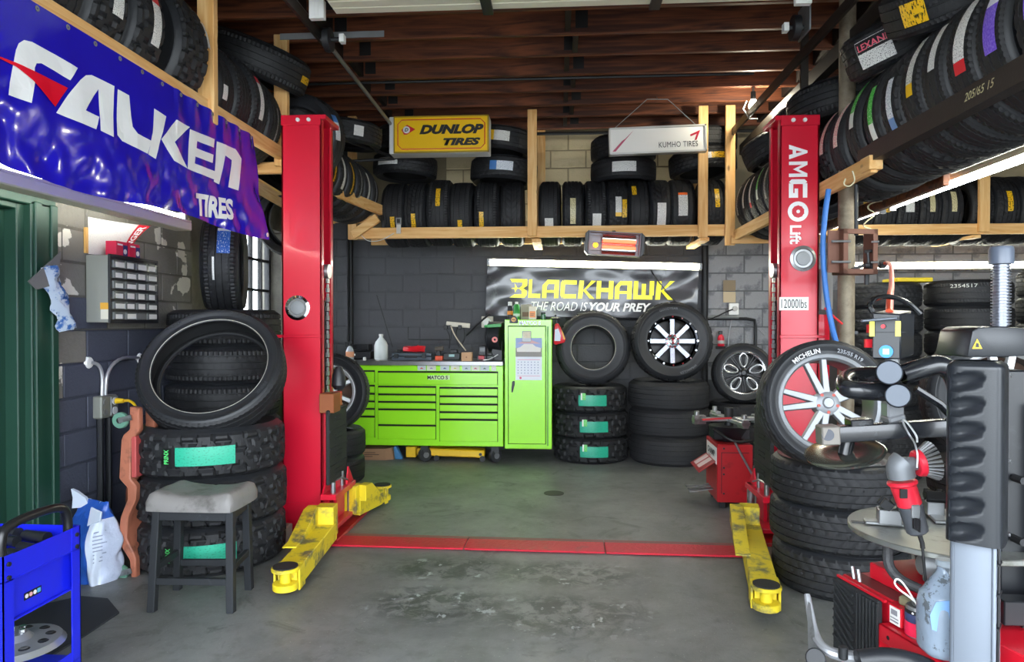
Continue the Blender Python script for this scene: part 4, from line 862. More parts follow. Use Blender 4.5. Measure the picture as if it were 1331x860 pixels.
for dy in (.28, -.32): part('heating_tube', G().cyl(Mh @ Vector((-hw * .45, hh * dy, -.035)), Mh @ Vector((hw * .82, hh * dy, -.035)), .017, n=10), mat('glowing heater tube', 'ff6a50', .4, emit='ff4a30', es=3.2), t)
part('indicator_light', G().lathe([(.001, .03), (.02, .022), (.024, 0), (.001, 0)], 14, Mh @ Matrix.Translation((-hw * .72, -.02, -.03))), mat('lit amber bulb', 'ffb030', .4, emit='ff9a18', es=4.), t)
part('guard_wire', G().tube([Mh @ Vector((-hw * .9, 0, 0)), Mh @ Vector((hw * .9, 0, 0))], .003, 5).tube([Mh @ Vector((-hw * .9, hh * .6, 0)), Mh @ Vector((hw * .9, hh * .6, 0))], .003, 5).tube([Mh @ Vector((-hw * .9, -hh * .65, 0)), Mh @ Vector((hw * .9, -hh * .65, 0))], .003, 5).tube([Mh @ Vector((-hw * .52, -hh * .9, 0)), Mh @ Vector((-hw * .52, hh * .9, 0))], .003, 5), steel, t)
part('bracket', G().bar(Mh @ Vector((0, hh, -.08)), Vector(Mh @ Vector((0, hh, -.08))) + Vector((0, .18, .05)), .03, .006), blks, t)
# ------------------------------------------------------------------ two-post lift
def lift(s, xi, xo, label, Yf=4.6, Yr=4.85, zt=2.85):
    """s = +1 for the left column (opens to +x); xi inner edge, xo outer edge"""
    t = thing('lift_column', label, 'vehicle lift', ((xi + xo) / 2, 4.78 + Yf - 4.6, 0))
    dY = Yf - 4.6; k = lambda v: xi - s * v    # v metres outward from the inner lip
    wdt = abs(xo - xi)
    part('column', G().box((xo, Yf, .02), (k(0), Yf + .014, zt - .02)).box((xo, Yr - .014, .02), (k(0), Yr, zt - .02)).box((xo, Yf, .02), (xo + s * .014, Yr, zt - .02)).box((k(0), Yf, .02), (k(.012), Yf + .055, zt - .02)).box((k(0), Yr - .055, .02), (k(.012), Yr, zt - .02)), red, t, .003)
    part('top_plate', G().box((xo, Yf - .006, zt - .03), (k(-.035), Yr + .03, zt)).box((xo, Yf - .01, zt - .07), (k(0), Yf, zt)), red, t, .003)
    for d in (.08, .155): part('bolt', G().cyl((k(d), Yf - .01, zt - .035), (k(d), Yf - .02, zt - .035), .014, n=8), white, t)
    part('base_plate', G().box((xo - s * .08, 4.42 + dY, 0), (k(-.16), 5.2 + dY, .022)), redd, t, .003)
    part('weld_panel', G().box((xo - s * .002, Yf - .008, .022), (k(.06), Yf, .22)), red, t, .002)
    part('ridge', G().box((xo - s * .05, Yf - .016, 1.342), (k(-.0), Yf, 1.362)), red, t, .002)
    part('badge', G().lathe([(.085, 0), (.085, .008), (.068, .013), (.062, .007), (.001, .007)], 32, frame((k(.15 if s < 0 else .165), Yf, 1.87 if s < 0 else 1.545), (1, 0, 0), (0, 0, 1))), chrome if s > 0 else steel, t)
    part('badge_disc', G().lathe([(.048, .006), (.044, .014), (.001, .016)], 24, frame((k(.15 if s < 0 else .165), Yf, 1.87 if s < 0 else 1.545), (1, 0, 0), (0, 0, 1))), galv, t)
    # carriage inside the column
    part('carriage', G().box((k(.16), 4.64 + dY, .2), (k(-.04), 4.92 + dY, .95)).box((k(-.02), 4.5 + dY, .26), (k(-.13), 4.95 + dY, .3)).box((k(-.02), 4.5 + dY, .06), (k(-.13), 4.95 + dY, .09)).box((k(-.05), 4.68 + dY, .06), (k(-.075), 4.86 + dY, .42)), red, t, .004)
    part('gusset', G().prism([(4.5 + dY, .3), (4.66 + dY, .3), (4.62 + dY, .42)], .012, frame((k(-.03), 0, 0), (0, 1, 0), (0, 0, 1))).prism([(4.8 + dY, .3), (4.95 + dY, .3), (4.84 + dY, .42)], .012, frame((k(-.1), 0, 0), (0, 1, 0), (0, 0, 1))), red, t)
    gd = part('door_guard', G().box((k(-.06), 4.5 + dY, .36), (k(-.085), 4.88 + dY, .86)), rubpad, t, .006)
    for i in range(4):
        z = .37 + .12 * i; part('guard_rib', G().box((k(-.085), 4.505 + dY, z + .1), (k(-.092), 4.875 + dY, z + .112)).box((k(-.085), 4.62 + dY, z + .035), (k(-.092), 4.76 + dY, z + .045)).box((k(-.085), 4.62 + dY, z + .065), (k(-.092), 4.76 + dY, z + .075)), rubpad, gd)
    ch = G()
    for i in range(26):
        z = .95 + i * .032; ch.box((k(-.012), 4.7 + dY, z), (k(.0), 4.722 + dY, z + .024)) if i % 2 else ch.box((k(-.014), 4.695 + dY, z), (k(-.009), 4.728 + dY, z + .03)).box((k(.004), 4.695 + dY, z), (k(-.001), 4.728 + dY, z + .03))
    o = part('lift_chain', ch, steel, t); part('slot_cover', G().box((k(.04), 4.74 + dY, .95), (k(.03), 4.9 + dY, 1.6)), blk, t)
    part('chain_wheel', G().cyl((k(-.02), 4.71 + dY, 1.80), (k(.02), 4.71 + dY, 1.80), .05, n=18), steel, t)
    part('pin', G().cyl((k(-.09), 4.56 + dY, .29), (k(-.09), 4.56 + dY, .37), .018, n=12).cyl((k(-.08), 4.78 + dY, .29), (k(-.08), 4.78 + dY, .4), .014, n=12).tube([(k(-.07), 4.6 + dY, .36), (k(-.1), 4.7 + dY, .37), (k(-.12), 4.78 + dY, .34)], .007, 6), steel, t)
    part('pivot_post', G().cyl((k(-.1), 4.9 + dY, .06), (k(-.1), 4.9 + dY, .3), .028), steel, t)
    return t, k
def lift_arm(t, A, B, w, label=None):
    """yellow swing arm: box beam on the floor from pivot A to pad B, sloping gusset above, round pad at the end"""
    A, B = Vector((A[0], A[1], 0)), Vector((B[0], B[1], 0)); d = (B - A).normalized(); sd = Vector((-d.y, d.x, 0)); L = (B - A).length
    up = Vector((0, 0, 1))
    a = part('swing_arm', G().bar(A + up * .105, A + d * (L - .1) + up * .095, w, .11), yel, t, .004)
    part('inner_arm', G().bar(A + d * (L * .5) + up * .09, A + d * (L - .03) + up * .09, w * .8, .075), yel, a, .003)
    pr = [(0, .27), (.1, .27), (L * .5, .165), (L * .62, .165), (L * .62, .155), (.0, .155)]
    part('sloped_gusset', G().prism(pr, w * .62, frame(A - sd * (w * .31), d, up)) if True else None, yel, a, .003)
    part('pivot_block', G().bar(A - d * .05 + up * .17, A + d * .06 + up * .17, w * .9, .2), yel, a, .004)
    part('side_plate', G().bar(A + d * (L * .86) + up * .09 + sd * w * .5, A + d * (L - .02) + up * .09 + sd * w * .5, .012, .12).bar(A + d * (L * .86) + up * .09 - sd * w * .5, A + d * (L - .02) + up * .09 - sd * w * .5, .012, .12), yel, a, .002)
    pd = part('lift_pad', G().cyl(B + up * .142, B + up * .162, .072, n=28).cyl(B + up * .08, B + up * .142, .03, n=16).cyl(B + up * .045, B + up * .08, .066, n=28).bar(B - d * .12 + up * .06, B + up * .06, .1, .03), yel, t, .003)
    part('pad_top', G().cyl(B + up * .162, B + up * .168, .064, n=28), rubpad, pd)
tl_, kl = lift(1, -1.61, -1.885, 'left red two-post lift column with yellow arms, beside the stool')
lift_arm(tl_, P(425, 690, Z=.1)[:2], P(371, 744, Z=.13)[:2], .13)
lift_arm(tl_, (kl(-.12), 4.92), P(497, 640, Z=.1)[:2], .11)
part('tool_box', G().box((-1.6, 4.52, .84), (-1.5, 4.66, .97)), mat('brown leather box', '8a4a22', .6, var=.2), tl_, .004)
part('grip', G().lathe([(.03, 0), (.05, .03), (.045, .1), (.02, .16), (.001, .16)], 14, Matrix.Translation((-1.53, 4.72, .98))), blk, tl_)
part('side_post', G().cyl((-1.93, 4.5, 0), (-1.93, 4.5, .13), .025).cyl((-1.99, 4.52, 0), (-1.99, 4.52, .1), .022), yel, tl_); part('side_block', G().box((-1.88, 4.28, 0), (-1.76, 4.46, .12)), mat('pale block', '9a958a', .7, var=.1), tl_, .005)
tr_, kr = lift(-1, 1.465, 1.72, 'right red two-post lift column with white lettering and weight label', 4.73, 4.98, 2.82)
lift_arm(tr_, P(974, 690, Z=.1)[:2], P(996, 768, Z=.13)[:2], .13)
z_ = lambda py: P(1030, py, Y=4.73).z
fx = lambda px: P(px, 300, Y=4.73).x
for ch, (a, b) in {'V': (188, 207), 'M': (210, 230), 'G': (233, 257)}.items():
    za, zb_ = z_(a), z_(b); xa_, xb_ = fx(1025), fx(1049)
    q = [[(1 - x, y) if ch == 'V' else (x, y) for x, y in pl] for pl in strokes(ch, .26, .24)]
    flat('letter', [[(x, y) for x, y in pl] for pl in q], whitet, (lambda za=za, zb_=zb_: lambda x, y: Vector((xa_ + (xb_ - xa_) * y, 4.73 - .002, za + (zb_ - za) * x)))(), tr_)
oc = Vector(((fx(1025) + fx(1049)) / 2, 4.728, z_(275)))
part('letter', G().lathe([(.067, 0), (.067, .002), (.04, .002), (.04, 0)], 28, frame(oc, (1, 0, 0), (0, 0, 1)), closed=True), whitet, tr_)
gear = []
for i in range(20): gear.append(((.043 if i % 2 else .033) * math.cos(i * PI / 10), (.043 if i % 2 else .033) * math.sin(i * PI / 10)))
part('gear_mark', G().prism(gear, .001, frame(oc + Vector((0, -.003, 0)), (1, 0, 0), (0, 0, 1))), red, tr_)
part('gear_center', G().cyl(oc + Vector((0, -.003, 0)), oc + Vector((0, -.006, 0)), .012, n=14), whitet, tr_)
text('Lift', whitet, lambda x, y: Vector((fx(1034) + y, 4.728, z_(305) - x)), tr_, w=.125, h=.075, bold=.03)
lb = part('weight_label', G().box((fx(1013), 4.724, z_(403)), (fx(1051), 4.728, z_(386))), white, tr_)
text('12000lbs', blackt, lambda x, y: Vector((fx(1032) + x, 4.7225, z_(394.5) + y)), tr_, w=.165, h=.06)
part('control_box', G().box((1.725, 4.70, 1.53), (1.80, 4.82, 1.80)), mat('grey enamel box', '8f8f90', .45), tr_, .004)
part('oil_tank', G().cyl((1.81, 4.95, .95), (1.81, 4.95, 1.5), .06, n=18).box((1.72, 4.85, 1.3), (1.8, 4.9, 1.45)), red, tr_)
part('small_tag', G().box((1.40, 4.62, .9), (1.43, 4.6205, .93)), white, tr_)
fp0, fp1 = P(438, 698, Z=0), P(968, 712, Z=0)
t = thing('floor_plate', 'red painted steel cover strip across the floor between the lift columns', 'floor plate', (-.1, 4.45, 0))
fpd = (fp1 - fp0).normalized(); fpn = Vector((-fpd.y, fpd.x, 0))
wr = mat('worn red floor paint', 'c01430', .5, var=.15, vs=5, dirt='6b4a4a', ds=6, dth=(.6, .78), bump=.5, bs=45)
off = -fpn * .1 + Vector((0, 0, .009)); nseg = 3
for i in range(nseg):
    a, b = fp0 + (fp1 - fp0) * (i / nseg) + off, fp0 + (fp1 - fp0) * ((i + 1) / nseg - .002) + off
    part('plate', G().bar(a, b, .2, .012), wr, t, .004); part('ramp_edge', G().hexa([tuple(v) for v in (a + fpn * .1 + Vector((0, 0, -.009)), b + fpn * .1 + Vector((0, 0, -.009)), b + fpn * .19 + Vector((0, 0, -.009)), a + fpn * .19 + Vector((0, 0, -.009)), a + fpn * .1 + Vector((0, 0, .005)), b + fpn * .1 + Vector((0, 0, .005)), b + fpn * .19 + Vector((0, 0, -.007)), a + fpn * .19 + Vector((0, 0, -.007)))]), mat('scuffed red edge', '8d5a5c', .6, var=.2), t)

c = P(720, 641, Z=0); single('floor_drain', G().cyl((c.x, c.y, 0), (c.x, c.y, .004), .085, n=24), mat('dark drain', '2a2b2a', .6), 'round dark drain cover in the floor between the lift columns', 'drain', loc=(c.x, c.y, 0))
# ------------------------------------------------------------------ green tool chest and side locker
YC = 7.1
def cx_(px, Y=YC): return P(px, 500, Y=Y).x
def cz_(py, Y=YC): return P(600, py, Y=Y).z
xl, xr, zb, zt = cx_(412), cx_(654), .165, cz_(475)
t = thing('tool_chest', 'lime green roller tool chest with many drawers and a steel worktop', 'tool chest', ((xl + xr) / 2, 7.4, 0))
part('body', G().box((xl, YC + .012, zb), (xr, 7.78, zt)), grn, t, .006)
ws = mat('brushed steel worktop', '8f9092', .3, .85, var=.15, vs=20)
part('worktop', G().box((xl - .005, YC - .012, zt), (xr, 7.8, zt + .045)), ws, t, .004)
vx = lambda v: cx_(440 + v / 4.59); vz = lambda v: cz_(460 + v / 4.59)
def drawer(x0, x1, z0, z1, big=False):
    d = part('drawer', G().box((x0, YC - .006, z0), (x1, YC + .014, z1 - .016)), grn, t, .003)
    part('drawer_gap', G().box((x0 - .004, YC + .008, z1 - .02), (x1 + .004, YC + .0135, z1 + .002)).box((x0 - .005, YC + .01, z0 - .006), (x0, YC + .0135, z1)).box((x1, YC + .01, z0 - .006), (x1 + .005, YC + .0135, z1)), mat('drawer shadow gap', '0c0d0c', .8), d)
    part('pull_lip', G().box((x0 + .004, YC - .012, z1 - .02), (x1 - .004, YC - .002, z1 - .015)), grn, d)
    return d
dtop = drawer(vx(236), vx(948), vz(183), vz(104))
for a, b in ((193, 237), (240, 282), (285, 325), (330, 422), (425, 510)): drawer(vx(237), vx(579), vz(b), vz(a))
for a, b in ((198, 246), (249, 293), (296, 341), (344, 385), (388, 520)): drawer(vx(604), vx(948), vz(b), vz(a))
for a, b in ((100, 170), (188, 233), (237, 279), (283, 325), (328, 372), (375, 502)): drawer(xl + .03, vx(213), vz(b), vz(a))
lt = text('MATCO S', blackt, on((vx(592), YC - .0065, vz(140)), (1, 0, 0), (0, 0, 1)), t, h=.038, bold=.03)
part('name_strip', G().box((vx(535), YC - .0068, vz(153)), (vx(665), YC - .006, vz(127))), mat('pale name strip', 'c8e8a0', .4), t)
cols = ['c23a34', '8a7aa8', '3a4a7a', 'b8b030', '5a6a72', 'b04a56', '4a6a4a', 'd8d8d4']
for i, (a, b) in enumerate([(470, 520), (526, 580), (606, 660), (668, 722), (736, 788), (792, 842), (845, 898), (912, 940)]):
    s = part('car_sticker', G().box((vx(a), YC + .0105, vz(99)), (vx(b), YC + .0125, vz(68))), mat('sticker ground ' + str(i % 2), ['b9c4c4', 'cfd2c0'][i % 2], .4), t)
    part('car_shape', G().prism([(-.016, -.006), (.016, -.006), (.016, 0), (.008, .002), (.003, .008), (-.006, .008), (-.01, .002), (-.016, 0)], .001, frame(((vx(a) + vx(b)) / 2, YC + .0105, vz(86)), (1.0, 0, 0), (0, 0, 1))), mat('sticker car ' + cols[i], cols[i], .4), s)
def caster(t, x, y, r, m=blk, nm='caster', R=None):
    c = part(nm, G().cyl((x - .02, y, r), (x + .02, y, r), r, n=24), mat('caster rubber', '232527', .6), t, .004)
    part('wheel_disc', G().cyl((x - .022, y, r), (x + .022, y, r), r * .5, n=16), m, c); part('fork', G().box((x - .03, y - .012, r), (x - .024, y + .012, r * 2.2)).box((x + .024, y - .012, r), (x + .03, y + .012, r * 2.2)).box((x - .035, y - .04, r * 2.15), (x + .035, y + .04, r * 2.3)), galv, c)
for px in (440, 549, 641):
    X = cx_(px); a = part('caster', G().cyl((X - .0, YC + .06, .07), (X + .035, YC + .02, .07), .07, n=26), mat('caster rubber', '232527', .6), t, .005)
    part('wheel_disc', G().cyl((X - .004, YC + .064, .07), (X + .039, YC + .016, .07), .032, n=14), galv, a); part('fork', G().box((X - .02, YC + .0, .1), (X + .06, YC + .08, zb)), dkmetal, a)
x0, x1, z0, z1 = cx_(656), cx_(717.5), .15, cz_(415)
t = thing('locker', 'tall lime green side locker standing at the right of the tool chest', 'locker', ((x0 + x1) / 2, 7.4, .15))
part('body', G().box((x0, YC - .012, z0), (x1, 7.78, z1)), grn, t, .006)
dz0, dz1, dx0, dx1 = cz_(575), cz_(424), cx_(661), cx_(709)
part('door_gap', G().box((dx0 - .006, YC - .0135, dz0 - .006), (dx1 + .006, YC - .012, dz1 + .008)), mat('drawer shadow gap', '0c0d0c', .8), t)
dr_ = part('locker_door', G().box((dx0, YC - .026, dz0), (dx1, YC - .012, dz1)), grn, t, .004)
part('door_handle', G().prism([(-.012, .05), (.012, .055), (.016, .02), (.006, -.06), (-.006, -.065), (-.012, -.01)], .018, frame((cx_(667), YC - .026, cz_(501)), (1, 0, .0), (.12, 0, 1))), blk, dr_, .004)
part('hinge_strip', G().box((cx_(711), YC - .018, dz0 - .02), (cx_(713), YC - .012, dz1)), mat('dark green edge', '5aa012', .4), t)
text('MATCO S', whitet, on((cx_(689), YC - .012, cz_(419.5)), (1, 0, 0), (0, 0, 1)), t, w=.22, h=.042, bold=.05)
# calendar and clipped photo on the locker door
t = thing('calendar', 'paper wall calendar with a car picture on the green locker door', 'calendar', (cx_(687.5), YC - .028, cz_(493)))
ca = [cx_(670.5), cx_(704.5), cz_(493), cz_(439)]; zm = cz_(463)
part('page', G().box((ca[0], YC - .031, ca[2]), (ca[1], YC - .0265, zm)), mat('calendar paper', 'dfe3ea', .5), t); part('picture', G().box((ca[0], YC - .031, zm), (ca[1], YC - .0265, ca[3])), mat('blue sky picture', '8c9cc8', .4), t)
part('picture_ground', G().box((ca[0], YC - .0315, zm), (ca[1], YC - .031, zm + .09)), mat('grey picture ground', '8b8680', .5), t)
part('picture_car', G().prism([(-.12, -.02), (.12, -.02), (.125, .02), (.07, .035), (.04, .06), (-.05, .06), (-.085, .03), (-.125, .015)], .001, frame(((ca[0] + ca[1]) / 2, YC - .0312, zm + .07), (1, 0, 0), (0, 0, 1))), mat('pale picture car', 'd9d5cc', .4), t)
part('roof_shape', G().prism([(-.12, 0), (.12, 0), (.0, .045)], .001, frame(((ca[0] + ca[1]) / 2, YC - .0311, zm + .135), (1, 0, 0), (0, 0, 1))), mat('pink picture roof', 'cfa0a0', .4), t)
dt = G()
for r in range(5):
    for c in range(7): dt.box((ca[0] + .02 + c * .034, YC - .0316, zm - .06 - r * .028), (ca[0] + .03 + c * .034, YC - .031, zm - .05 - r * .028))
o = part('date_print', dt, mat('date ink', '8a94b0', .5), t); o['kind'] = 'stuff'
part('red_line', G().box((ca[0] + .02, YC - .0316, zm - .032), (ca[1] - .02, YC - .031, zm - .028)).box((ca[0] + .02, YC - .0316, ca[2] + .04), (ca[1] - .02, YC - .031, ca[2] + .043)).cyl((ca[0] + .05, YC - .0316, ca[2] + .022), (ca[0] + .05, YC - .031, ca[2] + .022), .012), mat('calendar red', 'd8607a', .5), t)
g = G().box((cx_(679), YC - .045, cz_(444)), (cx_(690.5), YC - .03, cz_(430)))
t = thing('magnet_clip', 'grey magnetic clip with an old photo above the calendar', 'clip', (cx_(685), YC - .03, cz_(444)))
part('clip', g, galv, t, .003); part('photo', G().box((cx_(680), YC - .047, cz_(439)), (cx_(690), YC - .045, cz_(430.5))), mat('faded photo', 'c9bfa0', .4, var=.3, vs=40), t)
# things on the locker
zl = z1
def at(px, Y): return P(px, 405, Y=Y).x
def bottle(name, label, cat, x, y, z, prof, m, cap=None, capm=None, group=None, band=None, bandm=None, n=20):
    t = thing(name, label, cat, (x, y, z), group)
    part('body', G().lathe(prof, n), m, t, local=True)
    if cap: part('cap', G().lathe(cap, n), capm, t, local=True)
    if band: part('label', G().lathe([(band[0], band[1]), (band[0] + .0015, band[1] + .001), (band[0] + .0015, band[2] - .001), (band[0], band[2])], n, cap=False), bandm, t, local=True)
    return t
bottle('spray_can', 'slim black spray can with white cap, leftmost on the locker', 'spray can', at(663, 7.25), 7.25, zl, [(.001, 0), (.027, 0), (.027, .13), (.02, .145), (.001, .145)], blk, [(.02, .145), (.022, .146), (.022, .185), (.001, .187)], white, band=(.0275, .05, .09), bandm=mat('orange band', 'e08a2a', .4))
bottle('spray_can', 'green aerosol can behind the tape measure on the locker', 'spray can', at(671.5, 7.22), 7.22, zl, [(.001, 0), (.034, 0), (.034, .14), (.022, .16), (.001, .16)], mat('green can', '3f9a4a', .3, .3), [(.014, .16), (.016, .161), (.016, .185), (.001, .186)], white, band=(.0345, .03, .06), bandm=mat('pale can band', 'c9d8cc', .4))
t = thing('paper_box', 'grey-brown carton leaning behind the orange-white box on the locker', 'box', (at(683, 7.35), 7.35, zl)); part('carton', G().box((at(677, 7.35), 7.33, zl), (at(691, 7.35), 7.42, zl + .16)), mat('grey carton', 'a39a8c', .6, var=.15), t, .003); part('label', G().box((at(679, 7.35), 7.328, zl + .03), (at(689, 7.35), 7.33, zl + .08)), mat('brown label', '6b4a34', .5), t)
t = thing('spark_box', 'white and orange parts box on the locker front', 'box', (at(692, 7.18), 7.18, zl)); part('carton', G().box((at(687.5, 7.18), 7.16, zl), (at(697, 7.18), 7.24, zl + .135)), mat('cream carton', 'e6ddc8', .5), t, .003); part('label', G().box((at(688.5, 7.18), 7.157, zl + .02), (at(696, 7.18), 7.16, zl + .085)), mat('orange label', 'e88a34', .4), t); part('print', G().box((at(689, 7.18), 7.1555, zl + .055), (at(695, 7.18), 7.157, zl + .06)).box((at(689, 7.18), 7.1555, zl + .04), (at(694, 7.18), 7.157, zl + .045)), blackt, t)
bottle('jar', 'small dark green jar near the right end of the locker top', 'jar', at(706, 7.2), 7.2, zl, [(.001, 0), (.026, 0), (.026, .05), (.02, .058), (.001, .058)], mat('green glass', '3a6a4c', .2), [(.021, .058), (.022, .075), (.001, .076)], dkmetal)
bottle('oil_funnel', 'black round lid or funnel lying at the locker right edge', 'funnel', at(722, 7.3), 7.3, zl, [(.001, 0), (.055, 0), (.06, .012), (.03, .028), (.001, .03)], blk, [(.01, .03), (.012, .031), (.01, .05), (.001, .05)], blk)
t = thing('tape_measure', 'black and orange tape measure hooked on the locker top edge', 'tape measure', (at(668, YC), YC - .03, cz_(420))); tp = frame((at(668, YC), YC - .013, cz_(415)), (1, 0, 0), (0, 0, 1))
part('case', G().prism([(-.042, -.038), (.042, -.038), (.042, .0), (.02, .036), (-.02, .036), (-.042, .005)], .035, tp), blk, t, .006); part('badge', G().cyl(tp @ Vector((0, -.002, .035)), tp @ Vector((0, -.002, .038)), .024), mat('tape orange', 'e0a040', .4), t); part('badge_line', G().box((-.016, -.006, .038), (.016, .002, .0395), tp), blackt, t)
t = thing('oil_bottle', 'red motor oil bottle hung on the right side of the locker', 'bottle', (at(728, 7.15), 7.15, cz_(447))); pts = [(640, 470), (652, 300), (668, 285), (690, 290), (735, 380), (755, 430), (745, 465), (660, 488)]
def jx(v): return P(630 + v[0] / 7.17, 380 + v[1] / 7.17, Y=7.15)
fr = frame((0, 7.15, 0), (1, 0, 0), (0, 0, 1)); poly = [(jx(v).x, jx(v).z) for v in pts]
part('body', G().prism(poly, .06, fr), mat('red plastic', 'd0202a', .3), t, .01, 2); part('label', G().prism([(jx(v).x, jx(v).z) for v in ((650, 450), (655, 345), (685, 335), (708, 400), (705, 450))], .003, fr, z0=.061), mat('pale bottle label', 'c8d4e0', .4), t); part('yellow_stripe', G().prism([(jx(v).x, jx(v).z) for v in ((712, 340), (728, 370), (750, 430), (738, 440))], .003, fr, z0=.061), mat('bottle yellow', 'e8b830', .4), t)
part('hang_hook', G().bar((jx((655, 300)).x - .06, 7.18, jx((655, 300)).z), (jx((655, 300)).x + .02, 7.13, jx((655, 300)).z), .01, .02), dkmetal, t); part('cap', G().cyl(jx((672, 290)) + Vector((0, -.03, 0)), jx((672, 255)) + Vector((0, -.03, 0)), .018), blk, t)
# ------------------------------------------------------------------ things on the chest worktop
ZW = zt + .045
def wx(v, Y): return P(440 + v / 6.05, 460, Y=Y).x
bottle('gallon_jug', 'translucent plastic gallon jug of water on the worktop', 'jug', wx(335, 7.45), 7.45, ZW, [(.001, 0), (.07, 0), (.074, .01), (.074, .15), (.06, .19), (.024, .235), (.02, .25), (.001, .25)], mat('milky plastic', 'd6dcda', .3, alpha=None), [(.022, .25), (.024, .251), (.024, .275), (.001, .276)], white)
t = bottle('spray_bottle', 'trigger spray bottle with orange label behind the silver wheel', 'spray bottle', wx(90, 7.3), 7.3, ZW, [(.001, 0), (.04, 0), (.042, .01), (.042, .1), (.03, .13), (.013, .15), (.001, .15)], mat('clear grey plastic', 'a9b0b6', .25), [(.016, .15), (.017, .152), (.015, .185), (.001, .186)], dkmetal, band=(.0425, .03, .09), bandm=mat('orange pink label', 'e09a70', .4))
part('trigger', G().box((-.05, -.012, .175), (.02, .012, .195)).box((-.045, -.006, .14), (-.035, .006, .178)), blk, t, local=True)
t = thing('plastic_tray', 'stack of black plastic trays left of the water jug', 'tray', (wx(180, 7.5), 7.5, ZW)); part('case', G().box((wx(110, 7.5), 7.42, ZW), (wx(270, 7.5), 7.6, ZW + .085)), blk, t, .006); part('open_tray', G().box((wx(120, 7.5), 7.44, ZW + .09), (wx(245, 7.5), 7.6, ZW + .1)).box((wx(115, 7.5), 7.44, ZW + .1), (wx(125, 7.5), 7.6, ZW + .16)).box((wx(238, 7.5), 7.44, ZW + .1), (wx(248, 7.5), 7.6, ZW + .16)).box((wx(115, 7.5), 7.6, ZW + .1), (wx(248, 7.5), 7.61, ZW + .16)), blk, t, .003); part('label', G().box((wx(115, 7.5), 7.418, ZW + .04), (wx(150, 7.5), 7.42, ZW + .06)), white, t)
bottle('push_cap', 'small white cap standing on the worktop edge left of the jug', 'cap', wx(205, 7.2), 7.2, ZW, [(.001, 0), (.016, 0), (.016, .03), (.012, .035), (.001, .035)], white)
tc_ = mat('blue-grey tool case', '46505a', .5, var=.08)
t = thing('tool_case', 'flat grey plastic tool case under a coil of red cable', 'tool case', (wx(585, 7.35), 7.35, ZW)); part('lower_shell', G().box((wx(428, 7.35), 7.28, ZW), (wx(742, 7.35), 7.5, ZW + .04)), tc_, t, .006); part('upper_shell', G().box((wx(430, 7.35), 7.285, ZW + .043), (wx(740, 7.35), 7.5, ZW + .075)), tc_, t, .006)
for a, b in ((450, 482), (665, 697)): part('latch', G().box((wx(a, 7.35), 7.27, ZW + .02), (wx(b, 7.35), 7.285, ZW + .065)), blk, t, .003)
part('handle', G().box((wx(530, 7.35), 7.262, ZW + .025), (wx(630, 7.35), 7.285, ZW + .05)), blk, t, .003)
t = thing('jumper_cable', 'coiled red cable lying on the grey tool case', 'cable', (wx(600, 7.4), 7.4, ZW + .075)); pts = []
for i in range(64):
    a = i * .42; pts.append((wx(595, 7.4) + (.105 + .012 * math.sin(i * 1.7)) * math.cos(a), 7.4 + .055 * math.sin(a), ZW + .087 + .0009 * i + .004 * math.sin(i * .9)))
part('coil', G().tube(pts, .0085, 8), mat('red cable', 'd41826', .35), t); part('clamp', G().box((wx(462, 7.4), 7.37, ZW + .078), (wx(500, 7.4), 7.41, ZW + .11)), blk, t, .006)
t = thing('battery_drill', 'orange-based black power tool standing beside the grey case', 'power tool', (wx(793, 7.32), 7.32, ZW)); X = wx(793, 7.32); part('battery', G().box((X - .04, 7.28, ZW), (X + .04, 7.36, ZW + .045)), mat('tool orange', 'd8502a', .45), t, .005); part('grip', G().hexa([(X - .025, 7.3, ZW + .045), (X + .02, 7.3, ZW + .045), (X + .02, 7.34, ZW + .045), (X - .025, 7.34, ZW + .045), (X - .03, 7.3, ZW + .1), (X + .012, 7.3, ZW + .1), (X + .012, 7.34, ZW + .1), (X - .03, 7.34, ZW + .1)]), blk, t, .004); part('motor', G().cyl((X - .045, 7.32, ZW + .115), (X + .045, 7.32, ZW + .125), .026, n=14), mat('tool grey', '5a5248', .5), t)
t = thing('charger', 'dark battery charger with a pale label on the worktop', 'charger', (wx(890, 7.4), 7.4, ZW)); part('base', G().box((wx(830, 7.4), 7.34, ZW), (wx(962, 7.4), 7.5, ZW + .075)), mat('charger grey', '34383a', .5), t, .008); part('label', G().box((wx(875, 7.4), 7.338, ZW + .035), (wx(918, 7.4), 7.34, ZW + .06)), mat('pale teal label', '9fc4c4', .4), t); part('dock', G().box((wx(880, 7.4), 7.38, ZW + .075), (wx(935, 7.4), 7.46, ZW + .11)), blk, t, .005)
t = thing('wood_block', 'plain pale wooden box standing at the worktop front edge', 'box', (wx(1012, 7.2), 7.2, ZW)); part('box', G().box((wx(972, 7.2), 7.14, ZW - .003), (wx(1055, 7.2), 7.22, ZW + .09)), mat('pale wood', 'c49a72', .6, var=.1), t, .003); part('knot', G().cyl((wx(1012, 7.2), 7.139, ZW + .04), (wx(1012, 7.2), 7.141, ZW + .04), .008), mat('knot brown', '8a6040', .6), t)
t = thing('charger', 'black charger stand with a red battery in it, beside the wooden box', 'charger', (wx(1132, 7.35), 7.35, ZW)); X = wx(1132, 7.35); part('base', G().box((X - .05, 7.28, ZW), (X + .05, 7.42, ZW + .05)), blk, t, .005); part('red_battery', G().box((X - .035, 7.272, ZW + .01), (X + .03, 7.29, ZW + .05)), mat('battery red', 'b82a34', .4), t, .003); part('tower', G().box((X - .04, 7.36, ZW + .05), (X + .035, 7.42, ZW + .15)), blk, t, .005); part('screen', G().box((X - .03, 7.357, ZW + .09), (X + .025, 7.36, ZW + .13)), mat('dark screen', '2a3034', .2), t)
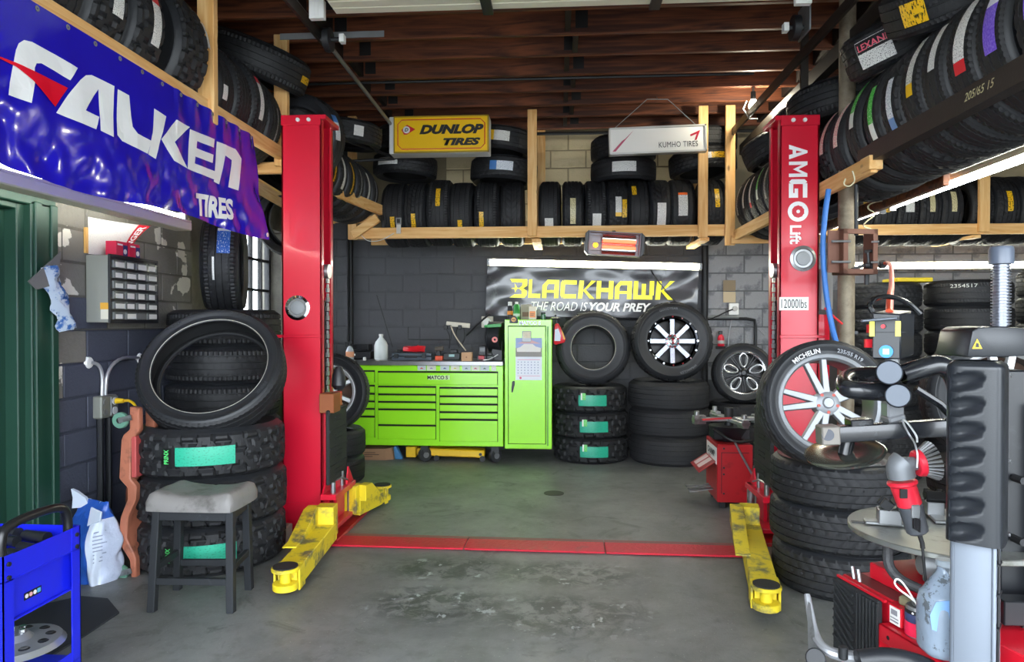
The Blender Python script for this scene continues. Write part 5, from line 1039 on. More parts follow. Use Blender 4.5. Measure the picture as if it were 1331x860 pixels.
t = thing('charger', 'small low black charger nearest the green locker', 'charger', (wx(1195, 7.3), 7.3, ZW)); X = wx(1195, 7.3); part('base', G().box((X - .035, 7.24, ZW), (X + .04, 7.34, ZW + .055)), mat('charger grey', '34383a', .5), t, .006); part('plug', G().box((X - .02, 7.26, ZW + .055), (X + .02, 7.31, ZW + .08)), blk, t, .003)
# reel and drill hung beside the locker
t = thing('hose_reel', 'black round reel with green tool and pink disc beside the locker', 'reel', (cx_(643, 7.3), 7.3, ZW)); c = P(643, 437, Y=7.4)
part('drum', G().cyl((c.x - .05, 7.4, c.z), (c.x + .1, 7.36, c.z), .16, n=30), blk, t, .006); part('rib', G().cyl((c.x - .06, 7.4, c.z), (c.x - .05, 7.4, c.z), .17, .15, n=30), blk, t)
part('green_tool', G().bar((c.x - .06, 7.2, c.z + .11), (c.x + .09, 7.2, c.z + .12), .04, .035).cyl((c.x - .09, 7.2, c.z + .11), (c.x - .06, 7.2, c.z + .11), .014), mat('tool green', '2f9a4a', .4), t, .005); part('pink_disc', G().lathe([(.012, 0), (.03, .002), (.03, .012), (.012, .012)], 18, frame((c.x + .02, 7.2, c.z - .03), (1, 0, 0), (0, 0, 1)), closed=True), mat('salmon plastic', 'e8807a', .4), t); part('stand', G().box((c.x - .02, 7.3, ZW), (c.x + .09, 7.5, c.z - .05)), blk, t, .004)
single('cable', G().tube([(c.x - .1, 7.15, ZW + .01), (c.x - .02, 7.13, ZW + .02), (c.x + .06, 7.12, ZW + .07)], .005, 6, smooth=2), white, 'short white cable curling on the worktop beside the locker', 'cable')
# power strip with its cords on the wall
YW = 7.87
pw = lambda v, w: P(440 + v / 6.05, 380 + w / 6.05, Y=YW)
a, b = pw(850, 245), pw(1035, 262); t = thing('power_strip', 'pale power strip with plugs on the dark back wall', 'power strip', (a + b) / 2); part('strip', G().bar(a + Vector((0, -.02, 0)), b + Vector((0, -.02, 0)), .04, .055), mat('ivory plastic', 'cfc8b8', .4), t, .006)
for v in (850, 880, 960): q = pw(v, 270); part('plug', G().box((q.x - .02, YW - .07, q.z - .03), (q.x + .02, YW - .03, q.z + .02)), blk, t, .005)
single('cord', G().tube([pw(890, 262) + Vector((0, -.07, 0)), pw(930, 340) + Vector((0, -.15, 0)), P(440 + 1000 / 6.05, 380 + 455 / 6.05, Y=7.45)], .007, 6, smooth=2), mat('beige cord', 'cfc4ae', .5), 'beige cord running from the power strip down to the chargers', 'cord')
for vs, lb in (([(855, 290), (885, 350), (870, 440)], 'black cord hanging under the left plug of the power strip'), ([(940, 270), (925, 350), (950, 430)], 'black cord hanging under the middle of the power strip'), ([(990, 280), (1000, 350), (975, 410)], 'black cord hanging under the right end of the power strip')):
    single('cord', G().tube([pw(*v) + Vector((0, -.05, 0)) for v in vs[:-1]] + [P(440 + vs[-1][0] / 6.05, 380 + vs[-1][1] / 6.05, Y=7.6)], .005, 6, smooth=2), cable, lb, 'cord')
c = pw(1170, 232); t = thing('wall_outlet', 'round white receptacle plate on the wall left of the locker', 'outlet', c); part('plate', G().box((c.x - .065, YW - .02, c.z - .065), (c.x + .07, YW, c.z + .065)), mat('ivory plastic', 'cfc8b8', .4), t, .005); part('cover', G().cyl((c.x, YW - .02, c.z), (c.x, YW - .045, c.z), .05, .045, n=24), white, t, .003)
single('cable', G().tube([pw(1015, 335) + Vector((0, -.12, 0)), pw(1100, 250) + Vector((0, -.1, 0)), pw(1190, 170) + Vector((0, -.06, 0))], .011, 8), cable, 'thick black cable end sticking out beside the round wall outlet', 'cable')
single('wall_line', G().tube([pw(548, 270), pw(548, 368), pw(885, 372), pw(890, 300)], .006, 6), dkmetal, 'thin dark wire forming a square loop on the dark wall', 'wire')
single('wall_line', G().tube([pw(300, 20), pw(350, 180), pw(425, 430)], .004, 6), cable, 'thin black wire slanting down the dark wall toward the jug', 'wire')
single('wall_pipe', G().cyl((-2.405, 7.86, 0), (-2.405, 7.86, 3.5), .03, n=12), dkmetal, 'dark vertical pipe in the back left corner', 'pipe')
# under the chest
t = thing('floor_jack', 'yellow trolley jack pushed under the tool chest', 'jack', (cx_(585), 7.2, 0)); yj = mat('jack yellow', 'e0b418', .45, var=.1, dirt='6a5518', ds=9, dth=(.6, .75))
a, b = P(556, 589, Y=7.2), P(630, 592, Y=7.2); part('frame', G().hexa([(a.x, 7.16, .05), (b.x, 7.16, .035), (b.x, 7.34, .035), (a.x, 7.34, .05), (a.x, 7.16, .13), (b.x, 7.16, .115), (b.x, 7.34, .115), (a.x, 7.34, .13)]), yj, t, .012); part('rear_end', G().box((P(528, 590, Y=7.2).x, 7.18, .03), (P(541, 590, Y=7.2).x, 7.34, .14)).box((P(541, 590, Y=7.2).x, 7.22, .05), (a.x, 7.3, .12)), yj, t, .006)
part('bolt', G().cyl((b.x - .04, 7.165, .075), (b.x - .04, 7.15, .075), .016, n=12), blk, t)
for x in (a.x + .1, b.x - .02): part('roller', G().cyl((x, 7.155, .03), (x, 7.345, .03), .03, n=14), dkmetal, t)
t = thing('cardboard_box', 'flattened brown cardboard box on the floor under the tool chest', 'box', (cx_(490), 7.2, 0)); xa_, xb_ = P(471, 590, Y=7.2).x, P(502, 590, Y=7.2).x
cb = mat('brown cardboard', '9a7658', .8, var=.1); part('carton', G().box((xa_, 7.16, 0), (xb_, 7.4, .12)), cb, t, .003); part('flap', G().hexa([(xb_, 7.16, 0), (xb_ + .08, 7.2, 0), (xb_ + .08, 7.4, 0), (xb_, 7.4, 0), (xb_, 7.16, .118), (xb_ + .05, 7.2, .124), (xb_ + .05, 7.4, .124), (xb_, 7.4, .118)]), cb, t, .002); part('print', G().box((xa_ + .03, 7.158, .075), (xa_ + .15, 7.16, .082)).box((xa_ + .03, 7.158, .055), (xa_ + .19, 7.16, .062)).box((xa_ + .03, 7.158, .035), (xa_ + .12, 7.16, .042)), mat('carton ink', '4a3626', .7), t)
single('blue_rag', G().hexa([(xb_ + .085, 7.22, 0), (xb_ + .17, 7.22, 0), (xb_ + .17, 7.3, 0), (xb_ + .085, 7.3, 0), (xb_ + .07, 7.22, .13), (xb_ + .1, 7.22, .14), (xb_ + .1, 7.3, .14), (xb_ + .07, 7.3, .13)]), mat('blue rag', '4a86b8', .8), 'crumpled light blue rag beside the cardboard box under the chest', 'rag', bevel=.01, seg=2)
single('hose', G().tube([(xb_ + .2, 7.3, .05), (xb_ + .26, 7.3, .1), (xb_ + .33, 7.3, .06)], .03, 10, smooth=2), blk, 'short black hose bend under the chest beside the jack', 'hose')
# ------------------------------------------------------------------ back right wall things
def bw(px, py, Y=7.86): return P(px, py, Y=Y)
t = thing('wall_pipe_run', 'grey pipe running along the back wall behind the standing wheels', 'pipe', bw(850, 414)); part('pipe', G().tube([bw(735, 414), bw(970, 414), bw(981, 416), bw(982, 425), bw(982, 470)], .017, 8), dkmetal, t); part('pipe', G().tube([bw(905, 412), bw(960, 412)], .022, 8), galv, t); part('valve', G().cyl(bw(775, 405), bw(775, 421), .015).box(bw(745, 408) + Vector((0, -.05, 0)), bw(758, 419)), dkmetal, t)
single('wall_pipe', G().cyl((1.62, 7.86, .5), (1.62, 7.86, 3.4), .035, n=12), dkmetal, 'dark vertical pipe where the bare grey blocks begin', 'pipe')
t = thing('paper_notice', 'old brown and cream paper taped on the bare grey blocks', 'notice', bw(948, 378)); part('upper_sheet', G().box(bw(940, 378), bw(956, 364) + Vector((0, -.004, 0))), mat('brown paper', '8a7a62', .8), t); part('lower_sheet', G().box(bw(940, 393), bw(956, 379) + Vector((0, -.006, 0))), mat('cream paper', 'bfae90', .8), t)
t = thing('wall_outlet', 'white outlet box with plug beside the paper notice', 'outlet', bw(953, 402)); part('plate', G().box(bw(947, 409), bw(959.5, 394) + Vector((0, -.03, 0))), white, t, .005); part('plug', G().cyl(bw(954, 401) + Vector((0, -.03, 0)), bw(954, 401) + Vector((0, -.06, 0)), .028, n=12), mat('grey plug', 'b5b3ae', .5), t); part('cord', G().tube([bw(953, 409), bw(950, 420), bw(947, 440), bw(946, 458)], .007, 6), galv, t)
single('cable', G().tube([bw(915, 416), bw(930, 412) + Vector((0, -.02, 0)), bw(943, 405) + Vector((0, -.04, 0)), bw(951, 402) + Vector((0, -.06, 0))], .008, 6, smooth=1), cable, 'black cable running into the white outlet by the notice', 'cable')
single('cable', G().tube([bw(957, 408), bw(958, 416), bw(966, 420), bw(982, 424), bw(994, 436)], .005, 6, smooth=2), galv, 'thin pale cable sagging right of the outlet toward the red column', 'cable')
t = thing('fire_extinguisher', 'small red extinguisher on the bare wall over the black wheel', 'extinguisher', bw(936, 450)); c = bw(936, 445); part('cylinder', G().lathe([(.001, -.04), (.035, -.04), (.037, -.03), (.037, .05), (.03, .075), (.012, .09), (.001, .09)], 18, Matrix.Translation(c + Vector((0, -.04, 0)))), red, t); part('valve_head', G().box(c + Vector((-.025, -.055, .09)), c + Vector((.015, -.025, .13))), blk, t, .004); part('label', G().lathe([(.0375, -.01), (.0385, -.005), (.0385, .02), (.0375, .025)], 18, Matrix.Translation(c + Vector((0, -.04, 0))), cap=False), mat('grey label', 'a8a8a4', .5), t); part('bracket', G().box(c + Vector((-.05, -.04, -.07)), c + Vector((.05, 0, -.04))), dkmetal, t)
single('cord', G().tube([bw(843, 344), bw(850, 362) + Vector((0, -.1, 0)), bw(880, 396) + Vector((0, -.1, 0)), bw(890, 409) + Vector((0, -.06, 0)), bw(920, 418)], .006, 6, smooth=2), cable, 'black cord drooping from the strip lamp across the black banner', 'cord')
t = thing('drop_clip', 'small grey clip hooked on the beam of the back rack', 'clip', P(519, 300, Y=6.92)); q = P(518.5, 292, Y=6.92); part('hook', G().box((q.x - .028, 6.9, q.z - .0), (q.x + .028, 6.925, q.z + .07)), mat('grey clip', '8f9092', .4), t, .003); part('opening', G().box((q.x - .016, 6.897, q.z + .015), (q.x + .016, 6.9, q.z + .055)), blackt, t); part('tag', G().box((q.x - .022, 6.9, q.z - .09), (q.x + .022, 6.915, q.z)), mat('pale tag', 'cfcac0', .5), t)
single('cord', G().tube([P(470, 306, Y=6.9), P(478, 314, Y=6.9), P(495, 313, Y=6.9), P(512, 303, Y=6.9)], .004, 6, smooth=2), white, 'white cord looping under the left end of the back rack beam', 'cord')
# small red tyre changer at the back right
B0 = P(932, 661, Z=0); dA = Vector((.02, 1, 0)).normalized(); dB = Vector((1, -.02, 0)).normalized()
t = thing('small_tire_changer', 'small dark red tire changer with silver clamps behind the right column', 'tire changer', B0 + dB * .12 + dA * .2)
Mb = frame(B0, dB, dA); wA, wB, hB = .44, .27, .5
part('body', G().box((0, 0, .05), (wB, wA, hB), Mb), redd, t, .006); part('foot', G().box((.03, .03, 0), (.07, .07, .05), Mb).box((wB - .07, .03, 0), (wB - .03, .07, .05), Mb).box((.03, wA - .07, 0), (.07, wA - .03, .05), Mb), dkmetal, t)
part('side_frame', G().box((.03, -.004, .12), (.035, 0, hB - .06), Mb).box((.03, -.004, hB - .065), (wB - .03, 0, hB - .06), Mb), mat('dark seam', '4a1014', .6), t)
for px_, pz_ in ((.05, .32), (.05, .27), (.05, .12), (.05, .47), (.26, .28)): part('bolt', G().cyl(Mb @ Vector((px_, 0, pz_)), Mb @ Vector((px_, -.006, pz_)), .008, n=8), blk, t)
Ml = frame(Mb @ Vector((0, wA, 0)), -dA, (0, 0, 1))
part('name_plate', G().box((.03, hB - .16, 0), (wA - .02, hB - .03, .003), Ml), white, t); text('CHAMP', blackt, lambda x, y: Ml @ Vector((wA / 2 + x, hB - .085 + y, .005)), t, w=.28, h=.05, bold=.03); text('TIRE', redt, lambda x, y: Ml @ Vector((wA / 2 - .06 + x, hB - .135 + y, .005)), t, w=.1, h=.025, bold=.02)
part('flap', G().hexa([tuple(Ml @ Vector(v)) for v in ((.02, .36, 0), (wA - .04, .36, 0), (wA - .04, .36, .006), (.02, .36, .006), (.02, .27, .13), (wA - .04, .27, .13), (wA - .04, .275, .136), (.02, .275, .136))]), redd, t)
for v in (.06, .2): part('flap_label', G().hexa([tuple(Ml @ Vector(q)) for q in ((v, .356, .012), (v + .1, .356, .012), (v + .1, .357, .013), (v, .357, .013), (v, .29, .112), (v + .1, .29, .112), (v + .1, .291, .114), (v, .291, .114))]), mat('pink white label', 'd8c0c0', .5), t)
for v in (.12, .2, .28): part('pedal', G().bar(Ml @ Vector((v, .12, 0)), Ml @ Vector((v, .1, .14)), .03, .012).bar(Ml @ Vector((v, .1, .12)), Ml @ Vector((v, .1, .19)), .06, .015), steel, t, .003)
ctr = Mb @ Vector((wB / 2, wA / 2, 0)); part('pillar', G().cyl(ctr + Vector((0, 0, hB)), ctr + Vector((0, 0, hB + .12)), .11, .16, n=20).box(ctr + Vector((-.14, -.1, hB + .02)), ctr + Vector((.14, .1, hB + .1))), blks, t, .004)
for k in range(4):
    a = k * PI / 2 + .2; d = Vector((math.cos(a), math.sin(a), 0)); c = ctr + Vector((0, 0, hB + .17)); j = part('clamp_arm', G().bar(c, c + d * .3, .07, .03).bar(c + d * .2, c + d * .3, .05, .07).cyl(c + d * .27 + Vector((0, 0, .02)), c + d * .27 + Vector((0, 0, .07)), .02), steel, t, .004)
part('red_lever', G().bar(ctr + Vector((-.25, -.2, hB + .19)), ctr + Vector((-.02, -.16, hB + .2)), .02, .012), mat('lever red', 'c8323a', .4), t); part('turret', G().cyl(ctr + Vector((0, 0, hB + .12)), ctr + Vector((0, 0, hB + .26)), .035), dkmetal, t)
part('tool_bar', G().tube([Mb @ Vector((.13, -.02, hB + .02)), Mb @ Vector((.15, -.02, hB - .02)), Mb @ Vector((.3, -.02, .2))], .009, 8), steel, t); part('hose', G().tube([ctr + Vector((-.14, -.12, hB + .1)), ctr + Vector((-.02, -.25, hB + .02)), ctr + Vector((.14, -.16, hB + .02))], .012, 8, smooth=2), cable, t)
# ------------------------------------------------------------------ left wall things
t = thing('drawer_cabinet', 'grey wall cabinet of small clear labelled drawers by the green door', 'cabinet', (-2.79, 4.25, 1.44))
gp = mat('grey cabinet shell', '8e9088', .5, var=.1); Y0c, Y1c, Z0c, Z1c = 4.015, 4.515, 1.445, 1.855; xf = -2.71
part('shell', G().box((-2.865, Y0c, Z0c), (xf - .012, Y1c, Z1c)), gp, t, .004); part('face_frame', G().box((xf - .012, Y0c - .004, Z0c - .006), (xf, Y0c + .016, Z1c + .006)).box((xf - .012, Y1c - .016, Z0c - .006), (xf, Y1c + .004, Z1c + .006)).box((xf - .012, Y0c, Z0c - .006), (xf, Y1c, Z0c + .012)).box((xf - .012, Y0c, Z1c - .012), (xf, Y1c, Z1c + .006)), blk, t, .002)
part('back_grid', G().box((xf - .014, Y0c, Z0c), (xf - .01, Y1c, Z1c)), blk, t)
dw, dh = (Y1c - Y0c - .04) / 4, (Z1c - Z0c - .03) / 6; clr = mat('smoky drawer plastic', '6c6f6d', .25, var=.15, vs=15)
for r in range(6):
    for c in range(4):
        y0, z0 = Y0c + .02 + c * dw, Z0c + .015 + r * dh
        d = part('drawer', G().box((xf - .008, y0 + .004, z0 + .003), (xf + .006, y0 + dw - .004, z0 + dh - .014)), clr, t, .002)
        part('pull', G().box((xf + .004, y0 + .008, z0 + dh - .02), (xf + .016, y0 + dw - .008, z0 + dh - .012)), mat('drawer lip', '4a4d4c', .3), d)
        if random.random() < .95: w_ = random.choice((.55, .6, .75)); part('paper_label', G().box((xf + .006, y0 + dw * .2, z0 + .008), (xf + .0075, y0 + dw * (.2 + w_), z0 + dh * random.uniform(.55, .68))), mat('paper label', 'd4d4cc', .6), d)
part('notice_sticker', G().box((-2.77, Y0c - .002, Z0c + .02), (-2.72, Y0c, Z0c + .1)), mat('sticker cream', 'd8d4c4', .5), t); part('notice_header', G().box((-2.772, Y0c - .003, Z0c + .08), (-2.716, Y0c, Z0c + .12)), mat('sticker amber', 'e0a840', .5), t)
t = thing('warning_sign', 'curled white warning sheet with a red danger band above the drawer cabinet', 'sign', (-2.85, 4.2, 1.86))
def sheet(u, v):   # u along the wall, v up; curls away from the wall toward the top right
    k = u * v; return Vector((-2.858 + .12 * k * k + .015 * u, 4.03 + .35 * u + .07 * u * v, 1.862 + .225 * v))
part('paper', G().grid(sheet, 16, 12), sticker_mat('fine print paper', 'd6d6d2', 'a8a8a6', 60, 16, amount=.6), t, sharp=80)
part('red_band', G().grid(lambda u, v: sheet(.84 + .16 * u, v) + Vector((.003, -.002, 0)), 4, 12, uv=False), mat('danger red', 'c8202e', .45), t, sharp=80)
text('DANGER', whitet, lambda x, y: sheet(.92 - y, .5 + x * 1.0) + Vector((.006, -.004, 0)), t, w=.94, h=.1, bold=.03, step=.12)
single('backing_strip', G().box((-2.865, 4.0, 1.865), (-2.85, 4.02, 2.02)), mat('bare wood strip', 'd8a860', .6), 'thin pine strip behind the curled warning sheet', 'strip')
for i, (y, lb) in enumerate(((4.16, 'left of two small red and blue cartons on the drawer cabinet'), (4.29, 'right of two small red and blue cartons on the drawer cabinet'))):
    t = thing('small_carton', lb, 'box', (-2.76, y, 1.861), 'red and blue cartons on the cabinet'); part('carton', G().box((-2.8, y - .055, 1.861), (-2.73, y + .055, 1.95)), mat('carton crimson', 'cc2048', .45), t, .002); part('blue_side', G().box((-2.735, y + .012, 1.862), (-2.7285, y + .055, 1.93)), mat('carton blue', '2a3070', .45), t); part('emblem', G().cyl((-2.7285, y + .03, 1.89), (-2.727, y + .03, 1.89), .016, n=12), white, t); part('white_print', G().box((-2.7285, y - .045, 1.925), (-2.7275, y + .005, 1.935)), whitet, t)
# plastic bag on the door casing
def bag(u, v): n = noise.noise(Vector((u * 4, v * 6, 2.2))); return Vector((-2.80 + .035 * math.sin(PI * u) + .025 * n, 3.55 + .20 * v * .0 + .15 * (1 - v) + .12 * u + .03 * n, 1.39 + .35 * v + .03 * u))
t = thing('plastic_bag', 'crumpled clear and blue plastic bag hanging by the green door frame', 'bag', (-2.8, 3.65, 1.74))
part('film', G().grid(lambda u, v: bag(u, v) if True else 0, 14, 20), mat('blue printed film', 'a9b6c4', .18, dirt='38609a', ds=14, dth=(.5, .56)), t, sharp=70)
part('hook_paper', G().prism([(3.46, 1.66), (3.70, 1.84), (3.68, 1.66), (3.52, 1.62)], .006, frame((-2.79, 0, 0), (0, 1, 0), (0, 0, 1))), mat('grey card', '6c6c6a', .6), t)
# wall power box with its conduits
t = thing('outlet_box', 'grey double outlet box on the slate wall above the white sack', 'outlet', (-2.85, 4.15, .92))
part('box', G().box((-2.87, 4.07, .85), (-2.81, 4.23, .99)), mat('cast grey box', '8a8c84', .5, .3), t, .008); part('cover', G().box((-2.81, 4.155, .86), (-2.803, 4.225, .98)), galv, t, .003)
for z in (.89, .95): part('receptacle', G().cyl((-2.803, 4.19, z), (-2.799, 4.19, z), .024, n=14), mat('pale receptacle', 'c9ccd4', .4), t); part('receptacle', G().cyl((-2.81, 4.11, z), (-2.805, 4.11, z), .02, n=14), galv, t)
part('conduit', G().cyl((-2.845, 4.11, .05), (-2.845, 4.11, .85), .02, n=10), blk, t); part('conduit', G().cyl((-2.845, 4.19, .05), (-2.845, 4.19, .85), .02, n=10), blk, t)
armc = mat('armoured cable', 'c4c6c8', .35, .6); part('armoured_cable', G().tube([(-2.845, 4.13, .99), (-2.84, 4.13, 1.12), (-2.845, 4.10, 1.19), (-2.86, 4.04, 1.2)], .011, 8, smooth=2), armc, t); part('armoured_cable', G().tube([(-2.845, 4.16, .99), (-2.84, 4.17, 1.14), (-2.84, 4.3, 1.22), (-2.86, 4.53, 1.205)], .011, 8, smooth=2), armc, t)
for y in (4.04, 4.55): part('foam_patch', G().lathe([(.001, .02), (.03, .014), (.04, 0), (.001, 0)], 12, frame((-2.87, y, 1.2), (0, 1, 0), (0, 0, 1))), white, t)
part('yellow_plug', G().cyl((-2.803, 4.2, .95), (-2.75, 4.2, .95), .02, .013, n=10).tube([(-2.75, 4.2, .95), (-2.72, 4.22, .95), (-2.70, 4.25, .91), (-2.70, 4.25, .83)], .009, 8, smooth=2), mat('plug yellow', 'e8c020', .4), t)
# mechanic creeper standing on end
t = thing('creeper', 'worn copper-brown mechanic creeper standing on end beside the sack', 'creeper', (-2.45, 3.95, 0))
cp = mat('worn copper plastic', 'a8664e', .5, var=.2, vs=6, dirt='6e4434', ds=10, dth=(.55, .7)); YK = 3.76
def ck(px, py): q = P(px, py, Y=YK); return (q.x, q.z)
out = [(168, 528), (180, 530), (181, 560), (170, 572), (169, 622), (177, 632), (176, 650), (166, 672), (164, 700), (172, 716), (176, 726), (177, 752), (170, 753), (168, 728), (158, 712), (154, 692), (156, 672), (165, 650), (165, 634), (154, 622), (157, 572), (160, 565), (168, 558)]
part('frame_rail', G().prism([ck(*p) for p in out], .045, frame((0, YK, 0), (1, 0, 0), (0, 0, 1)), z0=-.045), cp, t, .006)
part('backrest_pad', G().box((ck(170, 570)[0], YK + .0, ck(0, 618)[1]), (ck(174, 570)[0] + .01, YK + .13, ck(0, 565)[1])), mat('worn red vinyl', 'b04a48', .5, var=.15), t, .005); part('deck', G().grid(lambda u, v: Vector((P(168 - 10 * math.sin(PI * v), 0, Y=YK).x, YK + .01 + .13 * u, .12 + .62 * v)), 4, 14, uv=False), cp, t, sharp=70)
part('frame_rail', G().prism([ck(*p) for p in out], .045, frame((0, YK + .15, 0), (1, 0, 0), (0, 0, 1)), z0=-.045), cp, t, .006)
grnw = mat('greenish caster', '5e8a78', .5)
for py in (546, 744):
    c = P(157, py, Y=YK); w_ = part('caster', G().lathe([(.018, -.014), (.042, -.014), (.046, -.008), (.046, .008), (.042, .014), (.018, .014)], 24, frame(c, (1, 0, 0), (0, .0, 1)), closed=True), grnw, t); part('wheel_disc', G().cyl(c + Vector((0, -.01, 0)), c + Vector((0, .01, 0)), .03, n=18), dkmetal, w_); part('fork', G().bar(c + Vector((0, -.02, 0)), c + Vector((.075, -.02, .02)), .03, .006, (0, 1, 0)), steel, w_)
# sack of absorbent
t = thing('sack', 'tall white and blue plastic sack of absorbent standing against the slate wall', 'sack', (-2.6, 3.82, 0))
def sack(u, v):
    a = 2 * PI * u; e = .62; c, s = math.cos(a), math.sin(a); ex = math.copysign(abs(c) ** e, c); ey = math.copysign(abs(s) ** e, s)
    k = .93 + .12 * math.sin(PI * min(1, v * 1.1)); n = noise.noise(Vector((c * 2, s * 2, v * 5))) * .022
    q = Vector(((.125 * k + n) * ex, (.10 * k + n) * ey * (1 - .96 * max(0, (v - .55) / .45) ** 1.6), .44 * v + .012 * noise.noise(Vector((c, s, 9.))))); r = Matrix.Rotation(rad(-18), 3, 'Z'); q = r @ q
    return Vector((-2.605, 3.72, 0)) + q + Vector((-.03 * v, .03 * v, 0))
sk = bpy.data.materials.new('printed sack'); tt, b_, L_ = nodes(sk); N_ = tt.nodes.new
tcs = N_('ShaderNodeTexCoord'); sp = N_('ShaderNodeSeparateXYZ'); L_(tcs.outputs['UV'], sp.inputs[0])
r1 = N_('ShaderNodeValToRGB'); r1.color_ramp.interpolation = 'CONSTANT'; el = r1.color_ramp.elements; el[0].position = 0; el[0].color = lin('bcc6dc'); el[1].position = .60; el[1].color = lin('1f4a9c')
for p_, c_ in ((.80, 'c4cede'), (.93, 'bcc6dc')): e_ = el.new(p_); e_.color = lin(c_)
L_(sp.outputs[0], r1.inputs[0])
gt = N_('ShaderNodeMath'); gt.operation = 'GREATER_THAN'; gt.inputs[1].default_value = .80; L_(sp.outputs[1], gt.inputs[0]); nzz = N_('ShaderNodeTexNoise'); nzz.inputs['Scale'].default_value = 9; L_(tcs.outputs['Object'], nzz.inputs['Vector']); gg = N_('ShaderNodeMath'); gg.operation = 'GREATER_THAN'; gg.inputs[1].default_value = .47; L_(nzz.outputs['Fac'], gg.inputs[0]); mm = N_('ShaderNodeMath'); mm.operation = 'MULTIPLY'; L_(gt.outputs[0], mm.inputs[0]); L_(gg.outputs[0], mm.inputs[1])
mx1 = N_('ShaderNodeMix'); mx1.data_type = 'RGBA'; mx1.inputs[7].default_value = lin('2a58b4'); L_(mm.outputs[0], mx1.inputs[0]); L_(r1.outputs[0], mx1.inputs[6]); L_(mx1.outputs[2], b_.inputs['Base Color']); b_.inputs['Roughness'].default_value = .3
bpn = N_('ShaderNodeBump'); bpn.inputs['Strength'].default_value = .5; bpn.inputs['Distance'].default_value = .02; nz3 = N_('ShaderNodeTexNoise'); nz3.inputs['Scale'].default_value = 16; nz3.inputs['Detail'].default_value = 4; L_(tcs.outputs['Object'], nz3.inputs['Vector']); L_(nz3.outputs['Fac'], bpn.inputs['Height']); L_(bpn.outputs['Normal'], b_.inputs['Normal'])
part('body', G().grid(sack, 64, 36), sk, t, sharp=80, keep=True); part('twisted_top', G().prism([(-.05, -.06), (.05, -.05), (.03, .0), (-.02, .035), (-.055, .05), (-.045, .0)], .02, frame((-2.71, 3.76, .45), (1, 0, 0), (0, 0, 1))), mat('sack white', 'c4cede', .3), t); part('folded_flap', G().prism([(-.05, -.09), (.05, -.05), (.055, .0), (-.03, .02)], .012, frame((-2.565, 3.665, .40), (.95, -.3, 0), (0, .12, 1))), mat('sack white', 'c4cede', .3), t, .004)
tx = G()
for r in range(9): a0 = sack(.86, .66 - r * .045); a1 = sack(.95 if r % 3 else .98, .66 - r * .045); tx.bar(a0 + Vector((.002, -.004, 0)), a1 + Vector((.002, -.004, 0)), .002, .006)
o = part('fine_print', tx, mat('sack ink', '8a92a8', .5), t); o['kind'] = 'stuff'
# floor mat, stool
mp_ = [P(*p, Z=0)[:2] for p in ((-60, 800), (60, 786), (105, 776), (140, 779), (155, 797), (112, 826), (52, 862), (-20, 905), (-90, 900))]
single('floor_mat', G().prism(mp_, .008), mat('black rubber mat', '23272d', .7, var=.15), 'thin black rubber mat on the floor behind the blue cart', 'mat', loc=(mp_[2][0], mp_[2][1], 0))
t = thing('stool', 'black wooden stool with a worn grey saddle seat before the stacked tires', 'stool', (-1.85, 3.46, 0))
bw_ = mat('black painted wood', '1f2226', .55, var=.25, vs=10, dirt='4a4c50', ds=14, dth=(.62, .75)); ft = [(-2.03, 3.315), (-1.63, 3.33), (-1.675, 3.63), (-2.06, 3.60)]; tp_ = [(-2.02, 3.35), (-1.645, 3.36), (-1.675, 3.60), (-2.035, 3.58)]
for (a, b) in zip(ft, tp_): part('leg', G().bar((a[0], a[1], 0), (b[0], b[1], .5), .038, .038, (0, 1, 0)), bw_, t, .003)
mid = lambda i, z: tuple(ft[i][k] + (tp_[i][k] - ft[i][k]) * z / .5 for k in (0, 1)) + (z,)
for i, j, z in ((0, 1, .15), (1, 2, .21), (2, 3, .15), (3, 0, .21)): part('stretcher', G().bar(mid(i, z), mid(j, z), .022, .034), bw_, t, .002)
for i, j in ((0, 1), (1, 2), (2, 3), (3, 0)): part('apron', G().bar(mid(i, .475), mid(j, .475), .022, .05), bw_, t, .002)
def seat(u, v):   # saddle cushion outline
    x = (u - .5) * 2; y = (v - .5) * 2; return x, y
g = G(); nu, nv = 28, 18; W2, D2, cx0, cy0 = .23, .165, -1.845, 3.475; top, bot = [], []
def sse(x, y): k = .86 + .14 * min(1, 1); return Vector((cx0 + W2 * x * (1 - .05 * abs(y) ** 4), cy0 + D2 * y * (1 - .05 * abs(x) ** 4), 0))
vs, fs = [], []
for j in range(nv + 1):
    for i in range(nu + 1):
        x, y = -1 + 2 * i / nu, -1 + 2 * j / nv; e = max(abs(x) ** 8, abs(y) ** 8); z = .575 + .035 * x * x * 1.0 - .02 * e - .045 * max(abs(x), abs(y)) ** 18 - .004 * (noise.noise(Vector((x * 3, y * 3, 0))) + (1 if abs(x) < .04 else 0) * .8)
        q = sse(x, y); vs.append((q.x, q.y, z))
n0 = len(vs)
for j in range(nv + 1):
    for i in range(nu + 1):
        x, y = -1 + 2 * i / nu, -1 + 2 * j / nv; q = sse(x * .99, y * .99); vs.append((q.x, q.y, .5))
for j in range(nv):
    for i in range(nu): a = j * (nu + 1) + i; fs.append((a, a + 1, a + nu + 2, a + nu + 1)); fs.append((n0 + a, n0 + a + nu + 1, n0 + a + nu + 2, n0 + a + 1))
for i in range(nu): fs.append((i + 1, i, n0 + i, n0 + i + 1)); a = nv * (nu + 1) + i; fs.append((a, a + 1, n0 + a + 1, n0 + a))
for j in range(nv): a = j * (nu + 1); fs.append((a, a + nu + 1, n0 + a + nu + 1, n0 + a)); a += nu; fs.append((a + nu + 1, a, n0 + a, n0 + a + nu + 1))
